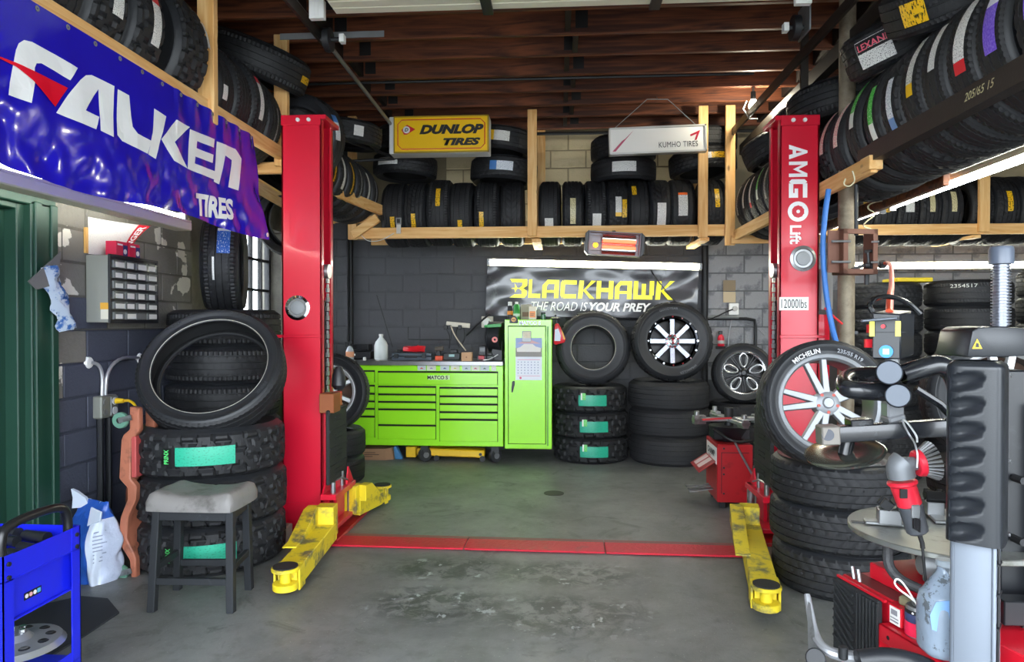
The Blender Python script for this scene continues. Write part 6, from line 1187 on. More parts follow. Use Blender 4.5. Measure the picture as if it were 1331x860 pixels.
g.add(vs, fs); part('seat', g, mat('worn grey vinyl', '7d7a78', .55, var=.1, vs=4, dirt='55524f', ds=6, dth=(.52, .68), bump=.15, bs=30), t, sharp=60)
# blue cart
t = thing('tool_cart', 'bright blue steel tool cart with a black handle, at the left edge', 'cart', (-2.1, 2.44, 0)); bl = mat('bright blue enamel', '1722cf', .3, var=.04, coat=.3); XC, ya, yb, zr = -1.83, 2.155, 2.525, .668; xb2 = -2.5
for (x, y, nm) in ((XC, yb, ''), (XC, ya, ''), (xb2, yb, ''), (xb2, ya, '')):
    s1 = 1 if x == XC else -1; s2 = 1 if y == yb else -1; pst = part('corner_post', G().box((x, y, 0), (x - s1 * .004, y - s2 * .045, zr)).box((x, y, 0), (x - s1 * .036, y - s2 * .004, zr)), bl, t)
    for z in (zr - .03, zr - .075): part('bolt', G().cyl((x, y - s2 * .022, z), (x + s1 * .006, y - s2 * .022, z), .008, n=8), dkmetal, pst)
part('tray_rim', G().box((XC - .006, ya + .004, zr - .085), (XC - .002, yb - .004, zr - .002)).box((xb2 + .002, ya, zr - .085), (xb2 + .006, yb, zr)).box((xb2, yb - .006, zr - .085), (XC, yb - .002, zr - .0)).box((xb2, ya + .002, zr - .085), (XC, ya + .006, zr)).box((xb2, ya, zr - .09), (XC, yb, zr - .084)), bl, t, .001)
part('end_panel', G().box((XC - .03, ya + .01, zr - .235), (XC - .022, yb - .01, zr - .08)).box((XC - .022, ya + .01, zr - .235), (XC - .006, yb - .01, zr - .229)), bl, t, .002)
part('lower_tray', G().box((xb2, ya, .16), (XC, yb, .166)).box((XC - .006, ya + .004, .13), (XC - .002, yb - .004, .2)), bl, t, .001)
part('handle', G().tube([(XC - .02, ya + .02, zr - .06), (XC - .02, ya + .01, zr + .06), (XC - .02, ya + .05, zr + .098), (XC - .02, yb - .09, zr + .098), (XC - .02, yb - .04, zr + .06), (XC - .02, yb - .04, zr - .06)], .016, 14, smooth=2), mat('black handle tube', '17181b', .3), t)
st = part('cart_sticker', G().box((XC - .0215, ya + .115, zr - .19), (XC - .0205, ya + .195, zr - .165)), blackt, t)
for i in range(4): part('icon', G().cyl((XC - .0206, ya + .126 + .019 * i, zr - .1775), (XC - .0195, ya + .126 + .019 * i, zr - .1775), .0075, n=12) if i < 3 else G().box((XC - .0206, ya + .175, zr - .185), (XC - .0195, ya + .19, zr - .17)), mat(['icon pale', 'icon rose', 'icon pale', 'icon blue'][i], ['e4dcdc', 'd8a0a4', 'e4dcdc', '4aa8d8'][i], .4), st)
sock = mat('black impact socket', '3b3e42', .35, .6)
for i, (x, y, L_s, r, a) in enumerate([(-1.90, 2.40, .1, .019, 1.25), (-1.92, 2.47, .11, .021, 1.35), (-1.98, 2.52, .09, .022, 1.1), (-2.0, 2.42, .1, .02, 1.4), (-1.90, 2.33, .09, .018, 1.2), (-2.06, 2.5, .1, .024, 1.3), (-1.88, 2.54, .08, .019, 1.2)]):
    d = Vector((-math.sin(a), math.cos(a), .0)); c = Vector((x, y, zr - .06 + r * .2 + .022 * (i % 2))); t = thing('impact_socket', '' + ['longest dark impact socket beside the blue cart end panel', 'wide dark impact socket lying second from the cart rim', 'dark impact socket at the far rim of the cart tray', 'dark impact socket lying toward the middle of the cart tray', 'dark impact socket nearest the camera in the cart tray', 'thickest dark impact socket deepest in the cart tray', 'short dark impact socket under the black cart handle'][i], 'socket', c, 'impact sockets in the cart tray')
    m_ = frame((0, 0, 0), d.cross((0, 0, 1)), (0, 0, 1)); part('barrel', G().lathe([(r * .6, 0), (r, 0), (r, L_s), (r * .62, L_s), (r * .6, L_s * .6), (.001, L_s * .6)], 18, frame((0, 0, 0), d.cross(Vector((0, 0, 1))) * -1, Vector((0, 0, 1)))), sock, t, local=True)
t = thing('wheel_cover', 'round silver wheel cover with oval holes on the cart lower shelf', 'wheel cover', (-2.02, 2.43, .24)); g = G(); part('disc', G().lathe([(.001, .05), (.04, .05), (.06, .03), (.15, .02), (.165, .0), (.15, -.005), (.001, -.005)], 36), mat('dull silver plastic', '9b9ea2', .35, .6), t, local=True)
for k in range(10):
    a = 2 * PI * k / 10; part('vent_hole', G().lathe([(.02, 0), (.014, .004), (.001, .002)], 14, Matrix.Translation((.11 * math.cos(a), .11 * math.sin(a), .0235))), blk, t, local=True)
for k in range(5): a = 2 * PI * k / 5; part('nut_cap', G().cyl((.03 * math.cos(a), .03 * math.sin(a), .045), (.03 * math.cos(a), .03 * math.sin(a), .065), .012, n=6), chrome, t, local=True)
# bright fittings lying inside the leaning ring tyre
t = thing('parts_tray', 'small tray of shiny chrome fittings at the foot of the leaning ring tire', 'tray', P(272, 562, Y=3.86)); c = P(272, 566, Y=3.86); part('tray', G().box(c + Vector((-.13, -.03, -.012)), c + Vector((.13, .05, 0))), steel, t, .003)
for i in range(9): x = -.11 + .027 * i; r = random.uniform(.009, .014); part('fitting', G().cyl(c + Vector((x, .0 + .02 * (i % 2), 0)), c + Vector((x + random.uniform(-.01, .01), .02 * (i % 2), random.uniform(.02, .045))), r, n=10), [chrome, steel, blk, chrome][i % 4], t, .002)
# ------------------------------------------------------------------ right: post, steel box, hoses
rust = mat('mottled old pipe', '8a806d', .6, .2, var=.2, vs=9, dirt='6d5f4e', ds=7, dth=(.45, .62), bump=.2, bs=40)
XP, YP = 1.82, 4.54
single('steel_post', G().cyl((XP, YP, 0), (XP, YP, 3.54), .05, n=18), rust, 'mottled round steel post right of the right lift column', 'post')
t = thing('steel_box', 'rusty brown open steel box clamped to the round post', 'box', (1.86, 4.3, 1.72)); rb = mat('rusty brown steel', '6a4638', .6, .2, var=.25, vs=8)
Mx = frame((1.72, 4.2, 1.73), (.94, .16, 0), (0, 0, 1)); bw2, bh2, bd = .215, .265, .12
part('shell', G().box((-.06, 0, -bd), (-.045, bh2, 0), Mx).box((bw2 - .06, 0, -bd), (bw2 - .075, bh2, 0), Mx).box((-.06, 0, -bd), (bw2 - .06, .014, 0), Mx).box((-.06, bh2 - .014, -bd), (bw2 - .06, bh2, 0), Mx), rb, t, .003); part('side_plate', G().box((-.13, .01, -.05), (-.058, bh2 - .005, -.04), Mx), rb, t, .002)
part('flange', G().box((-.06, 0, -.004), (-.03, bh2, .004), Mx).box((bw2 - .09, 0, -.004), (bw2 - .06, bh2, .004), Mx).box((-.06, 0, -.004), (bw2 - .06, .03, .004), Mx).box((-.06, bh2 - .03, -.004), (bw2 - .06, bh2, .004), Mx), rb, t, .002)
for y in (.07, .19):
    part('stud', G().cyl(Mx @ Vector((-.13, y, .0)), Mx @ Vector((-.02, y, .01)), .007, n=8), steel, t); part('stud', G().cyl(Mx @ Vector((bw2 - .1, y, .0)), Mx @ Vector((bw2 - .06, y, .012)), .006, n=8), steel, t)
part('drain', G().cyl(Mx @ Vector((.12, -.06, -.05)), Mx @ Vector((.12, 0, -.05)), .014, n=10), dkmetal, t)
h_ = lambda px, py, Y=4.25: P(px, py, Y=Y)
single('air_hose', G().tube([h_(1077, 246), h_(1072, 280), h_(1069, 320), h_(1072, 370), h_(1079, 415), h_(1088, 450, 4.2)], .016, 10, smooth=2), mat('blue hose', '2a6cb8', .45), 'thick blue air hose hanging down beside the right red column', 'hose')
t = thing('air_valve', 'dark pipe fitting with lever holding the orange hose', 'valve', h_(1140, 343)); part('fitting', G().cyl(h_(1124, 345), h_(1152, 343), .016, n=10).cyl(h_(1130, 345), h_(1137, 345), .026, n=8).cyl(h_(1143, 344), h_(1150, 343), .024, n=8).cyl(h_(1129, 343), h_(1128, 327), .008, n=8).cyl(h_(1124, 327), h_(1133, 326), .01, n=8), mat('pitted fitting', '3c3c3e', .45, .6), t); part('bracket', G().bar(h_(1122, 345), h_(1108, 350), .02, .02), dkmetal, t)
single('air_hose', G().tube([h_(1150, 342), h_(1157, 342, 4.0), h_(1159, 352, 3.6), h_(1159, 375, 3.0), h_(1157, 380, 2.5), h_(1156, 406, 2.19)], .011, 10, smooth=2), mat('orange hose', 'e8441c', .4), 'orange air hose dropping from the pipe fitting to the black control head', 'hose')
single('thin_tube', G().tube([h_(1072, 400), h_(1080, 408), h_(1095, 421)], .006, 6, smooth=1), mat('red tube', 'd0242a', .4), 'thin red and yellow tube beside the grey control box', 'tube')
single('thin_pipe', G().cyl(h_(1113, 240), h_(1113, 306), .012, n=8), dkmetal, 'thin dark vertical pipe above the rusty steel box', 'pipe')
t = thing('fire_extinguisher', 'slim red cylinder on a black bracket behind the round post', 'extinguisher', h_(1105, 425, 4.7)); a, b = h_(1105, 424, 4.7), h_(1105, 392, 4.7); part('cylinder', G().cyl(a, b, .026, n=14), red, t, .006); part('band', G().cyl(a + (b - a) * .5, a + (b - a) * .58, .0275, n=14).cyl(b, b + Vector((0, 0, .02)), .014, n=10), steel, t); part('bracket', G().box(h_(1098, 445, 4.75), h_(1100, 382, 4.75) + Vector((0, .02, 0))).bar((XP, YP, h_(1098, 430, 4.75).z), h_(1099, 430, 4.76), .02, .03).box(h_(1098, 434, 4.75), h_(1112, 430, 4.75) + Vector((0, -.04, 0))), blk, t)
single('loose_wire', G().tube([(2.5, 5.43, 2.37), h_(1135, 262, 5.1), h_(1125, 270, 5.0), h_(1140, 278, 5.1), h_(1128, 286, 5.0), h_(1120, 294, 5.0), h_(1133, 298, 5.1)], .005, 6, smooth=2), mat('pale wire', 'c9c0a0', .5), 'tangled pale wires dangling beside the end of the bright strip lamp', 'wire')
single('loose_wire', G().tube([h_(1108, 222, 4.1), h_(1112, 235, 4.1), h_(1104, 243, 4.1), h_(1096, 240, 4.1), h_(1099, 232, 4.1)], .004, 6, smooth=2), mat('pale wire', 'c9c0a0', .5), 'loop of wire at the pine block end of the iron rack', 'wire')
# stacks at the right
stack((2.62, 4.3), .38, .205, 3, 'highway', lv('tire of the stack under the grey-sided wheel, behind the changer'), 'tires behind the tire changer')
wheel('highway', .405, .27, (2.58, 4.26, .615 + .39), (-.25, -1, .08), 'large tire and pale rim partly hidden behind the tire changer', dict(ST_HON, n=6))
stack((3.77, 6.7), .355, .228, 8, 'touring', lambda i, n: 'tire with chalk number, top of the tall stack in the right bay' if i == n - 1 else ORD[n - 1 - i] + ' tire down in the tall chalk-numbered right bay stack', 'tires in the tall right bay stacks')
q = P(1250, 377, Y=6.33); text('2 354517', mat('chalk white', 'c9ccc8', .8), lambda x, y: (lambda c: Vector((c.x + x, 6.7 - math.sqrt(max(.01, .357 ** 2 - (c.x + x - 3.77) ** 2)) - .002, c.z + y)))(q), bpy.data.objects[[o.name for o in bpy.data.objects if o.get('label', '').startswith('tire with chalk number')][0]] if False else None, w=.2, h=.03) if False else None
top = [o for o in bpy.data.objects if o.get('label', '').startswith('tire with chalk number')][0]
hd_, cf = sticker(top, .355, .228, 'chalk', (q.x - 3.77, q.y - 6.7, 0), L=.22, w=.045, z=.06, name='label_header'); bpy.data.objects.remove(hd_)
text('2354517', mat('chalk white', 'c9ccc8', .8), lambda x, y: tuple(Vector(cf(.5 + x, .5 + y)) * 1.004), top, w=.95, h=.7, local=True)
stack((3.03, 6.75), .34, .226, 8, 'rib', lambda i, n: ('top' if i == n - 1 else ORD[n - 1 - i] + ' down') + ' tire in the right bay stack beside the round post', 'tires in the tall right bay stacks')
stack((4.62, 6.7), .35, .24, 8, 'highway', lambda i, n: ('top' if i == n - 1 else ORD[n - 1 - i] + ' down') + ' tire in the right bay stack at the picture edge', 'tires in the tall right bay stacks')
single('yellow_case', G().box((3.1, 6.6, 1.822), (3.42, 6.9, 1.86)), mat('case yellow', 'd8c020', .5, var=.2), 'flat yellow and black item lying on the stack by the round post', 'case', bevel=.006)
# ------------------------------------------------------------------ tyre changer in the foreground
TC = Vector((1.285, 2.38, 0)); t = thing('tire_changer', 'large tire changer with black arms, silver post and round turntable in the right foreground', 'tire changer', TC)
tt_ = mat('worn turntable steel', '8d8f8a', .38, .7, var=.2, vs=9, dirt='5c5a52', ds=6, dth=(.52, .66)); R_ = .30
tb = part('turntable', G().cyl(TC + Vector((0, 0, .738)), TC + Vector((0, 0, .757)), R_, n=56), tt_, t, .003)
for k in range(4):
    a = k * PI / 2 + 2.9; d = Vector((math.cos(a), math.sin(a), 0)); s = Vector((-d.y, d.x, 0)); b = TC + Vector((0, 0, .758)); j = part('clamp_jaw', G().bar(b + d * .06 + Vector((0, 0, .006)), b + d * .25 + Vector((0, 0, .006)), .045, .012).bar(b + d * .14 + Vector((0, 0, .03)), b + d * .21 + Vector((0, 0, .03)), .055, .05), steel, t, .003)
    part('jaw_teeth', G().bar(b + d * .135 + Vector((0, 0, .06)), b + d * .16 + Vector((0, 0, .085)), .06, .02).bar(b + d * .17 + s * .02 + Vector((0, 0, .06)), b + d * .2 + s * .02 + Vector((0, 0, .08)), .015, .03).bar(b + d * .17 - s * .02 + Vector((0, 0, .06)), b + d * .2 - s * .02 + Vector((0, 0, .08)), .015, .03), dkmetal, j, .002); part('slot', G().bar(b + d * .21 + Vector((0, 0, .001)), b + d * .29 + Vector((0, 0, .001)), .02, .003), blk, j)
part('turret', G().cyl(TC + Vector((0, 0, .62)), TC + Vector((0, 0, .738)), .09, .11, n=24), dkmetal, t); part('clamp_cylinder', G().cyl(TC + Vector((-.12, -.08, .67)), TC + Vector((-.05, -.11, .67)), .055, n=20).cyl(TC + Vector((-.12, -.16, .665)), TC + Vector((.2, -.2, .665)), .013, n=10).cyl(TC + Vector((-.14, -.1, .67)), TC + Vector((-.12, -.1, .67)), .03, n=12), galv, t, .003)
for x in (-.02, .06): part('link_rod', G().bar(TC + Vector((x, -.2, .64)), TC + Vector((x, -.2, .735)), .014, .014, (0, 1, 0)), steel, t)
part('corrugated_hose', G().tube([TC + Vector((-.2, -.02, .72)), TC + Vector((-.21, -.04, .62)), TC + Vector((-.12, -.12, .585)), TC + Vector((.02, -.2, .585)), TC + Vector((.1, -.15, .6))], .016, 10, smooth=3), mat('dusty black hose', '3a3a3c', .6, bump=.4, bs=90), t)
# red body, running toward the camera
dv = Vector((.25, -.968, 0)); nv_ = Vector((-.968, -.25, 0)); A1 = Vector((.997, 2.49, 0)); A2 = Vector((1.047, 2.28, 0)); up = Vector((0, 0, 1)); rdm = mat('changer red', 'c8182a', .35, var=.1, vs=5, dirt='6a1c22', ds=5, dth=(.6, .8), coat=.2)
Mb2 = frame(A2, dv, -nv_.cross(up).cross(up) if False else Vector((.968, .25, 0)))   # x along dv (toward camera), y inward
part('body', G().box((-.25, .02, .0), (.0, .45, .55), Mb2).box((-.2, .09, .55), (.12, .5, .605), Mb2).box((.0, .1, .0), (.5, .45, .55), Mb2), rdm, t, .004); part('dirty_top', G().box((-.24, .03, .55), (-.0, .09, .552), Mb2).box((.0, .1, .55), (.2, .3, .552), Mb2), mat('dirty maroon', '6a2a2c', .6, var=.3, vs=8), t)
part('red_panel', G().box((.0, .0, .49), (.06, .1, .55), Mb2), rdm, t, .002); part('instruction_label', G().box((.012, -.002, .492), (.055, 0, .546), Mb2), white, t); part('label_print', G().box((.016, -.0035, .50), (.05, -.002, .504), Mb2).box((.016, -.0035, .51), (.05, -.002, .513), Mb2).box((.02, -.0035, .522), (.046, -.002, .538), Mb2), mat('grey ink', '8a8a90', .5), t)
part('shelf', G().box((-.0, -.03, .478), (.5, .12, .485), Mb2).box((-.0, -.03, .43), (.5, -.024, .485), Mb2), rdm, t, .002); part('shelf_side', G().box((-.0, -.03, .1), (.004, .1, .48), Mb2), rdm, t)
for x in (.04, .24, .3): part('hole', G().cyl(Mb2 @ Vector((x, -.0305, .455)), Mb2 @ Vector((x, -.0295, .455)), .007, n=8), blackt, t)
pl = part('bead_breaker_pad', G().box((-.23, -.03, .30), (-.005, -.012, .55), Mb2), rubpad, t, .004)
g = G()
for k in range(7): x = -.105 + k * .016; g.box((x, -.037, .31), (x + .008, -.03, .545), Mb2)
part('vertical_rib', g, rubpad, pl, .001); g = G()
for k in range(9):
    z0 = .325 + k * .03; z1 = z0 - .06
    a = Vector((-.22, -.034, min(.545, z0 + .03))); b = Vector((-.12, -.034, max(.31, z0 - .04))); g.bar(Mb2 @ a, Mb2 @ b, .008, .009, nv_)
part('slanted_rib', g, rubpad, pl, .001); part('pad_edge', G().box((-.235, -.012, .548), (.0, -.002, .556), Mb2), rdm, pl)
for x in (-.2, -.17): part('air_fitting', G().cyl(Mb2 @ Vector((x, .03, .55)), Mb2 @ Vector((x - .01, .03, .59)), .007, n=8), steel, t)
part('brass_valve', G().bar(Mb2 @ Vector((.02, .03, .565)), Mb2 @ Vector((.07, .05, .565)), .03, .03), mat('dusty brass', '8a8468', .5, .4), t, .006)
# silver post with black finned cover, black tower behind
pc = P(1278, 700, Y=1.92); s_ = Matrix.Rotation(rad(-38), 4, 'Z'); Mp = Matrix.Translation((pc.x, pc.y + .03, 0)) @ s_
part('silver_post', G().lathe([(.048, 0), (.048, .9)], 6, Mp @ Matrix.Rotation(rad(10), 4, 'Z')) if False else G().box((-.045, -.04, 0), (.045, .04, .9), Mp).cyl(Mp @ Vector((-.045, -.025, 0)), Mp @ Vector((-.045, -.025, .9)), .012, n=10).cyl(Mp @ Vector((.045, -.04, 0)), Mp @ Vector((.045, -.04, .9)), .006, n=8).cyl(Mp @ Vector((.045, .02, 0)), Mp @ Vector((.045, .02, .9)), .008, n=8), mat('anodised aluminium', '757d88', .5, .25, var=.06, vs=3), t, .006, 2)
part('post_cable', G().tube([Mp @ Vector((.05, -.01, .88)), Mp @ Vector((.053, -.015, .8)), Mp @ Vector((.05, -.005, .5)), Mp @ Vector((.05, -.005, .2))], .004, 6), cable, t)
for z in (.8, .72, .63): part('cable_tie', G().box((.04, -.03, z), (.056, .02, z + .006), Mp), blk, t)
cv = mat('black moulded cover', '1f2227', .33, var=.08, bump=.05, bs=300); w2 = .066
def cover(u, v):
    # rounded-square tube with finger scoops on the camera-left face
    a = 2 * PI * u; c, s = math.cos(a), math.sin(a); k = .42; x = math.copysign(abs(c) ** k, c) * w2; y = math.copysign(abs(s) ** k, s) * w2; z = .855 + .485 * v
    q = Vector((x, y, z))
    if y < -w2 * .9:
        for i in range(7):
            zc = .885 + i * .0665; dx, dz = (x + .028) / .05, (z - zc - (x + .03) * .25) / .024; r = dx * dx + dz * dz
            if r < 1: q.y += .017 * (1 - r) ** .5 * (1 if dz < 0 else .9)
    e = max(0, v - .965) / .035; q.x *= 1 - .25 * e * e; q.y *= 1 - .25 * e * e
    return Mp @ q
part('column_cover', G().grid(cover, 120, 110, uv=False).add([Mp @ Vector((x, y, z)) for z in (.856, 1.335) for x, y in ((-.05, -.05), (.05, -.05), (.05, .05), (-.05, .05))], [(0, 3, 2, 1), (4, 5, 6, 7)]), cv, t, sharp=50, keep=False)
for z in (.87, 1.07, 1.3): part('cover_screw', G().cyl(Mp @ Vector((w2 - .0, .05, z)), Mp @ Vector((w2 + .004, .05, z)), .005, n=8), steel, t)
tw = P(1310, 650, Y=2.2)
part('tower', G().box((tw.x - .045, 2.16, 0), (tw.x + .03, 2.3, 1.3)).box((tw.x + .03, 2.12, .0), (tw.x + .2, 2.3, 1.2)).box((tw.x - .05, 2.1, .4), (tw.x + .03, 2.16, .46)), blks, t, .005); part('tower_bracket', G().box((tw.x - .1, 2.05, .58), (tw.x + .05, 2.11, .65)), blks, t, .003)
for (x, z) in ((tw.x - .01, .98), (tw.x - .01, .8), (tw.x + .1, .86), (tw.x - .0, .55)): part('bolt', G().cyl((x, 2.155, z), (x, 2.11, z), .012, n=8), dkmetal, t)
part('tower_cable', G().tube([(tw.x + .06, 2.1, .8), (tw.x + .05, 2.09, .7), (tw.x + .03, 2.09, .6), (tw.x + .02, 2.09, .4)], .006, 6, smooth=2), cable, t)
part('motor_red', G().box((tw.x + .06, 2.2, .3), (tw.x + .3, 2.4, .62)), rdm, t, .004)
# jack pole and head housing
jp = P(1301, 400, Y=2.45); jt = P(1301, 334, Y=2.45); pr = []
zz0, zz1 = 1.43, jt.z - .01; n_ = 22
for i in range(n_): z = zz0 + (zz1 - zz0) * i / n_; h = (zz1 - zz0) / n_; pr += [(.0235, z), (.0235, z + h * .45), (.0295, z + h * .55), (.0295, z + h * .9)]
part('threaded_pole', G().lathe(pr, 24, Matrix.Translation((jp.x, 2.45, 0))), mat('grey threaded pole', '7a7e88', .3, .6), t); part('pole_cap', G().lathe([(.03, 1.63), (.037, 1.632), (.037, 1.68), (.033, 1.69), (.001, 1.69)], 24, Matrix.Translation((jp.x, 2.45, jt.z - 1.655))), mat('slate cap', '5a6270', .35), t)
hq = lambda px, py: (P(px, py, Y=2.4).x, P(px, py, Y=2.4).z)
part('head_housing', G().prism([hq(1257, 464), hq(1264, 430), hq(1272, 425), hq(1300, 424), hq(1335, 426), hq(1345, 462), hq(1300, 464)], .2, frame((0, 2.4, 0), (1, 0, 0), (0, 0, 1)), z0=-.2), cv, t, .006, 2)
mq = frame((0, 2.398, 0), (1, 0, 0), (0, 0, 1)); tri = [hq(1263, 453), hq(1276, 453), hq(1269.5, 440)]
part('warning_triangle', G().prism(tri, .0015, mq), mat('warning yellow', 'f4c810', .4), t); part('warning_mark', G().prism([hq(1267, 451), hq(1272, 451), hq(1271, 446), hq(1268, 445)], .0025, mq), blackt, t)
# arms
arm = mat('black arm paint', '1b1d21', .25, var=.2, vs=6, dirt='3a3d42', ds=10, dth=(.62, .75), coat=.3); a_ = lambda px, py, Y=2.2: P(px, py, Y=Y)
part('lower_arm', G().bar(a_(1083, 564), a_(1250, 554, 2.16), .05, .05), arm, t, .008, 2); blk_ = part('end_block', G().bar(a_(1064, 565), a_(1088, 564), .06, .058), mat('grey end block', '746f69', .45, .3), t, .004); part('block_hole', G().cyl(a_(1076, 565, 2.168), a_(1076, 565, 2.172), .018, n=18), mat('dark hole', '1a2030', .4), blk_)
part('arm_sleeve', G().bar(a_(1102, 553), a_(1131, 551), .055, .04), arm, t, .003)
part('upper_arm', G().tube([a_(1172, 487), a_(1200, 478), a_(1220, 473), a_(1238, 482), a_(1246, 505)], .031, 16, smooth=2), arm, t); part('hook_arm', G().tube([a_(1168, 511), a_(1130, 508), a_(1106, 507), a_(1098, 502, 2.24), a_(1098, 494, 2.3), a_(1108, 488, 2.34), a_(1150, 487, 2.34)], .028, 16, smooth=2), arm, t)
for (x, y, r) in ((1156, 484, .037), (1167, 514, .036)): k = part('knuckle', G().cyl(a_(x, y, 2.12), a_(x, y, 2.26), r, n=28), arm, t, .004); part('knuckle_cap', G().cyl(a_(x, y, 2.112), a_(x, y, 2.121), r * .93, n=28), mat('blue-grey cap', '3f4650', .3, .3), k, .002)
part('mount_head', G().bar(a_(1160, 522), a_(1160, 542), .05, .05, (0, 1, 0)).bar(a_(1150, 545), a_(1172, 540), .06, .02), mat('grey mount head', '8a8c90', .35, .5), t, .005); part('swing_joint', G().tube([a_(1190, 505), a_(1222, 525), a_(1236, 540)], .012, 8), arm, t)
cbx = part('control_head', G().hexa([tuple(a_(x, y, Y)) for x, y, Y in ((1133, 466, 2.16), (1171, 467, 2.12), (1188, 461, 2.22), (1150, 460, 2.26), (1134, 406, 2.16), (1171, 408, 2.12), (1189, 404, 2.22), (1152, 402, 2.26))]), mat('black head case', '181b20', .3), t, .004)
Mk2 = frame(a_(1152, 437, 2.136), a_(1171, 437, 2.12) - a_(1133, 437, 2.16), (0, 0, 1))
[part('yellow_label', G().box((x, .0, .001), (x + .014, .045, .003), Mk2), mat('label yellow', 'e8d850', .4), cbx) for x in (-.045, .024)]; part('blue_disc', G().cyl(Mk2 @ Vector((0, -.045, 0)), Mk2 @ Vector((0, -.045, .004)), .019, n=20), mat('sign blue', '2a86c8', .4), cbx); part('disc_mark', G().box((-.008, -.053, .004), (.008, -.037, .0045), Mk2), whitet, cbx); part('red_button', G().cyl(Mk2 @ Vector((-.008, .03, 0)), Mk2 @ Vector((-.008, .03, .008)), .006), redt, cbx); part('case_seam', G().box((-.046, .012, .0005), (.05, .0135, .002), Mk2), dkmetal, cbx)
part('loop_handle', G().tube([a_(1134, 405, 2.1), a_(1129, 396, 2.1), a_(1138, 386, 2.15), a_(1160, 385, 2.2), a_(1182, 394, 2.22), a_(1196, 408, 2.22)], .008, 8, smooth=2), mat('black loop', '16181b', .2), cbx); part('lever_plate', G().bar(a_(1119, 417, 2.12), a_(1166, 413, 2.1), .02, .008), mat('grey lever', '5a6068', .3, .4), cbx, .003); part('red_tag', G().bar(a_(1127, 427, 2.2), a_(1135, 427, 2.2), .01, .026).bar(a_(1124, 446, 2.2), a_(1135, 446, 2.2), .01, .026), redt, cbx); part('neck', G().cyl(a_(1160, 466, 2.18), a_(1160, 476, 2.18), .02, n=14), galv, cbx)
dc = a_(1098, 590, 2.3); part('bead_disc', G().lathe([(.001, -.012), (.05, -.014), (.118, .0), (.122, .008), (.112, .012), (.05, .004), (.001, .006)], 48, Matrix.Translation(dc) @ Vector((-.22, -.18, 1)).to_track_quat('Z', 'Y').to_matrix().to_4x4()), mat('polished disc', '8f938c', .16, .9, var=.3, vs=5), t, sharp=40); part('disc_hub', G().cyl(dc + Vector((0, 0, .0)), dc + Vector((0.01, 0, .05)), .022, n=16), arm, t)
part('bead_breaker_arm', G().tube([P(1049, 772, Y=2.25), P(1053, 795, Y=2.22), P(1058, 822, Y=2.18), P(1068, 842, Y=2.12), P(1090, 852, Y=2.1), P(1140, 856, Y=2.1), P(1210, 870, Y=2.08)], [.009, .022], 10, smooth=2), mat('grey breaker arm', '9a9ca0', .4, .5, var=.15), t); part('breaker_blade', G().hexa([tuple(P(x, y, Y=Y)) for x, y, Y in ((1049, 775, 2.24), (1052, 775, 2.24), (1052, 775, 2.27), (1049, 775, 2.27), (1051, 870, 2.12), (1062, 845, 2.12), (1062, 845, 2.16), (1051, 870, 2.16))]), steel, t); part('arm_pivot', G().cyl(P(1060, 855, Y=2.06), P(1060, 855, Y=2.14), .028, n=18).cyl(P(1096, 840, Y=2.08), P(1096, 856, Y=2.08), .014, n=10), dkmetal, t, .003); part('rubber_boot', G().tube([P(1115, 858, Y=2.05), P(1150, 854, Y=2.05), P(1185, 860, Y=2.05), P(1230, 880, Y=2.05)], .03, 12, smooth=2), blk, t)
# things on the changer
c = P(1194, 828, Y=2.235); can = bottle('rubber_cement_can', 'round can with pink and navy label on the changer shelf', 'can', 1.10, 2.19, .485, [(.001, 0), (.038, 0), (.038, .085), (.034, .092), (.001, .092)], steel, [(.018, .092), (.02, .094), (.02, .106), (.001, .107)], steel, band=(.0385, .003, .045), bandm=mat('can pink', 'e8264e', .4))
part('upper_label', G().lathe([(.0388, .045), (.0395, .046), (.0395, .07), (.0388, .071)], 24, cap=False), mat('can navy', '3a4266', .4), can, local=True); part('top_band', G().lathe([(.0388, .071), (.0395, .0712), (.0395, .082), (.0388, .0825)], 24, cap=False), blackt, can, local=True); part('pink_print', G().box((-.02, -.041, .03), (.02, -.039, .033)).box((-.025, -.041, .02), (.022, -.039, .022)), mat('can dark print', '8a1430', .4), can, local=True)
for k in range(5): a = -PI / 2 - .9 + .32 * k; part('dot', G().cyl((.039 * math.cos(a), .039 * math.sin(a), .0765), (.0405 * math.cos(a), .0405 * math.sin(a), .0765), .0035, n=8), whitet, can, local=True)
single('wire_loop', G().tube([P(1205, 808, Y=2.16), P(1186, 776, Y=2.15), P(1174, 757, Y=2.16), P(1166, 751, Y=2.17), P(1162, 756, Y=2.17), P(1166, 764, Y=2.16), P(1186, 778, Y=2.15), P(1206, 799, Y=2.15)], .0028, 6, smooth=2), white, 'bent white wire loop handle leaning on the can', 'wire')
def jug(u, v):
    a = 2 * PI * u; c, s = math.cos(a), math.sin(a); pr = [(0, .058), (.04, .066), (.3, .068), (.55, .066), (.68, .06), (.8, .042), (.9, .024), (.93, .02), (1, .02)]
    for (v0, r0), (v1, r1) in zip(pr, pr[1:]):
        if v <= v1 + 1e-6: r = r0 + (r1 - r0) * (v - v0) / (v1 - v0); break
    e = .75 if v < .7 else 1; q = Vector((math.copysign(abs(c) ** e, c) * r, math.copysign(abs(s) ** e, s) * r, .255 * v)); return Vector((1.118, 2.085, .485)) + q
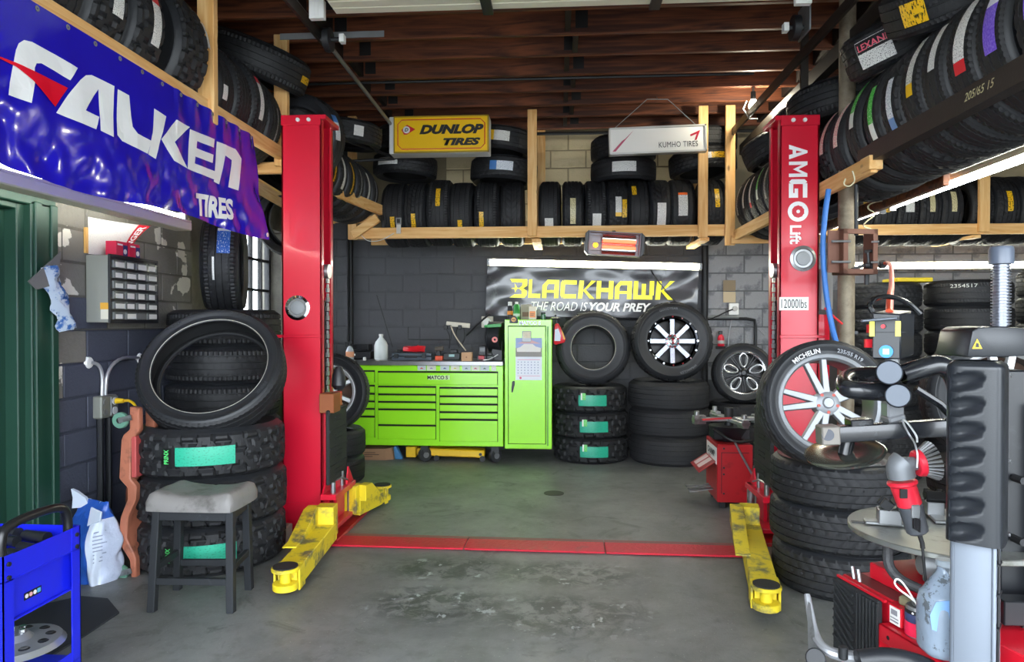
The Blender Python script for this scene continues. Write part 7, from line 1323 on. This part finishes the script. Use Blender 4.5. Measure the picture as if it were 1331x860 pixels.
t2 = thing('plastic_jug', 'clear grimy plastic jug on the changer shelf beside the silver post', 'jug', (1.118, 2.085, .485)); part('body', G().grid(jug, 48, 40, uv=False), mat('grimy clear plastic', '8a98a8', .15, var=.2, vs=14, dirt='5f666c', ds=22, dth=(.56, .6), bump=.25, bs=30), t2, sharp=60); part('cap', G().cyl((1.118, 2.085, .735), (1.118, 2.085, .755), .024, n=18), mat('clear cap', '9aa4ac', .3), t2, .003); part('blue_panel', G().prism([(-.03, .06), (.01, .05), (.03, .11), (.015, .15), (-.02, .14), (-.035, .1)], .003, frame((1.086, 2.027, .51), (.93, -.35, 0), (0, 0, 1))), mat('pale blue liquid', '86aede', .2), t2)
# angle grinder with wire cup hanging from a hook
t3 = thing('angle_grinder', 'red angle grinder with wire cup brush hanging head-up over the turntable', 'angle grinder', a_(1190, 640, 2.14)); gq = lambda v, w, Y=2.13: P(1080 + v / 3.583, 560 + w / 3.583, Y=Y)
mr = mat('grinder red', 'cc2436', .35, var=.06); mg = mat('grinder grey', '6f7276', .5, .3); mdk = mat('grinder dark', '44474c', .5)
part('gear_head', G().tube([gq(330, 215), gq(325, 190), gq(322, 160), gq(340, 145)], .0385, 16, smooth=1), mg, t3, sharp=50); part('spindle', G().cyl(gq(330, 160), gq(400, 150), .026, .02, n=16), mg, t3, .003); part('collar', G().cyl(gq(330, 230), gq(334, 250), .042, n=18), mr, t3, .004); part('body', G().cyl(gq(333, 245), gq(368, 345), .036, .034, n=20), mr, t3, .004); part('rear_handle', G().cyl(gq(368, 340), gq(405, 475), .034, .03, n=18), mdk, t3, .006)
g = G()
for k in range(5): a = gq(385 + 7 * k, 425 + 4 * k, 2.095); g.box(a + Vector((-.0015, -.004, -.018)), a + Vector((.0015, .004, .018)))
part('vent', g, blackt, t3); q = gq(345, 290, 2.092); part('label', G().box(q + Vector((-.014, -.003, -.014)), q + Vector((.006, .003, .012))), blackt, t3); q = gq(395, 375, 2.096); part('switch', G().box(q + Vector((-.012, -.005, -.02)), q + Vector((.012, .006, .02))), galv, t3, .003)
cup = part('brush_cup', G().cyl(gq(392, 152), gq(425, 146), .038, .042, n=22), mat('cup red', 'd8283c', .35), t3, .004); ax = (gq(425, 146) - gq(392, 152)).normalized(); o1 = ax.orthogonal().normalized(); o2 = ax.cross(o1); g = G(); b0 = gq(425, 146)
for k in range(26): a = 2 * PI * k / 26; d = o1 * math.cos(a) + o2 * math.sin(a); g.cyl(b0 + d * .036, b0 + d * .056 + ax * .032, .0042, n=6)
part('wire_knots', g, steel, cup)['kind'] = 'stuff'
part('power_cord', G().tube([gq(412, 480), gq(425, 520), gq(428, 545)], .007, 8).tube([gq(426, 535), gq(435, 640), gq(445, 720), gq(462, 800), gq(470, 860), gq(455, 1000)], .0042, 8, smooth=2), cable, t3); part('hook_wire', G().tube([gq(400, 170, 2.1), gq(405, 110, 2.1), gq(390, 50, 2.12), gq(365, 20, 2.14), gq(330, -50, 2.14), gq(345, -55, 2.14), gq(400, 20, 2.12), gq(402, 52, 2.12)], .003, 6, smooth=2), mat('wire silver', 'c8cacc', .3, .8), t3)
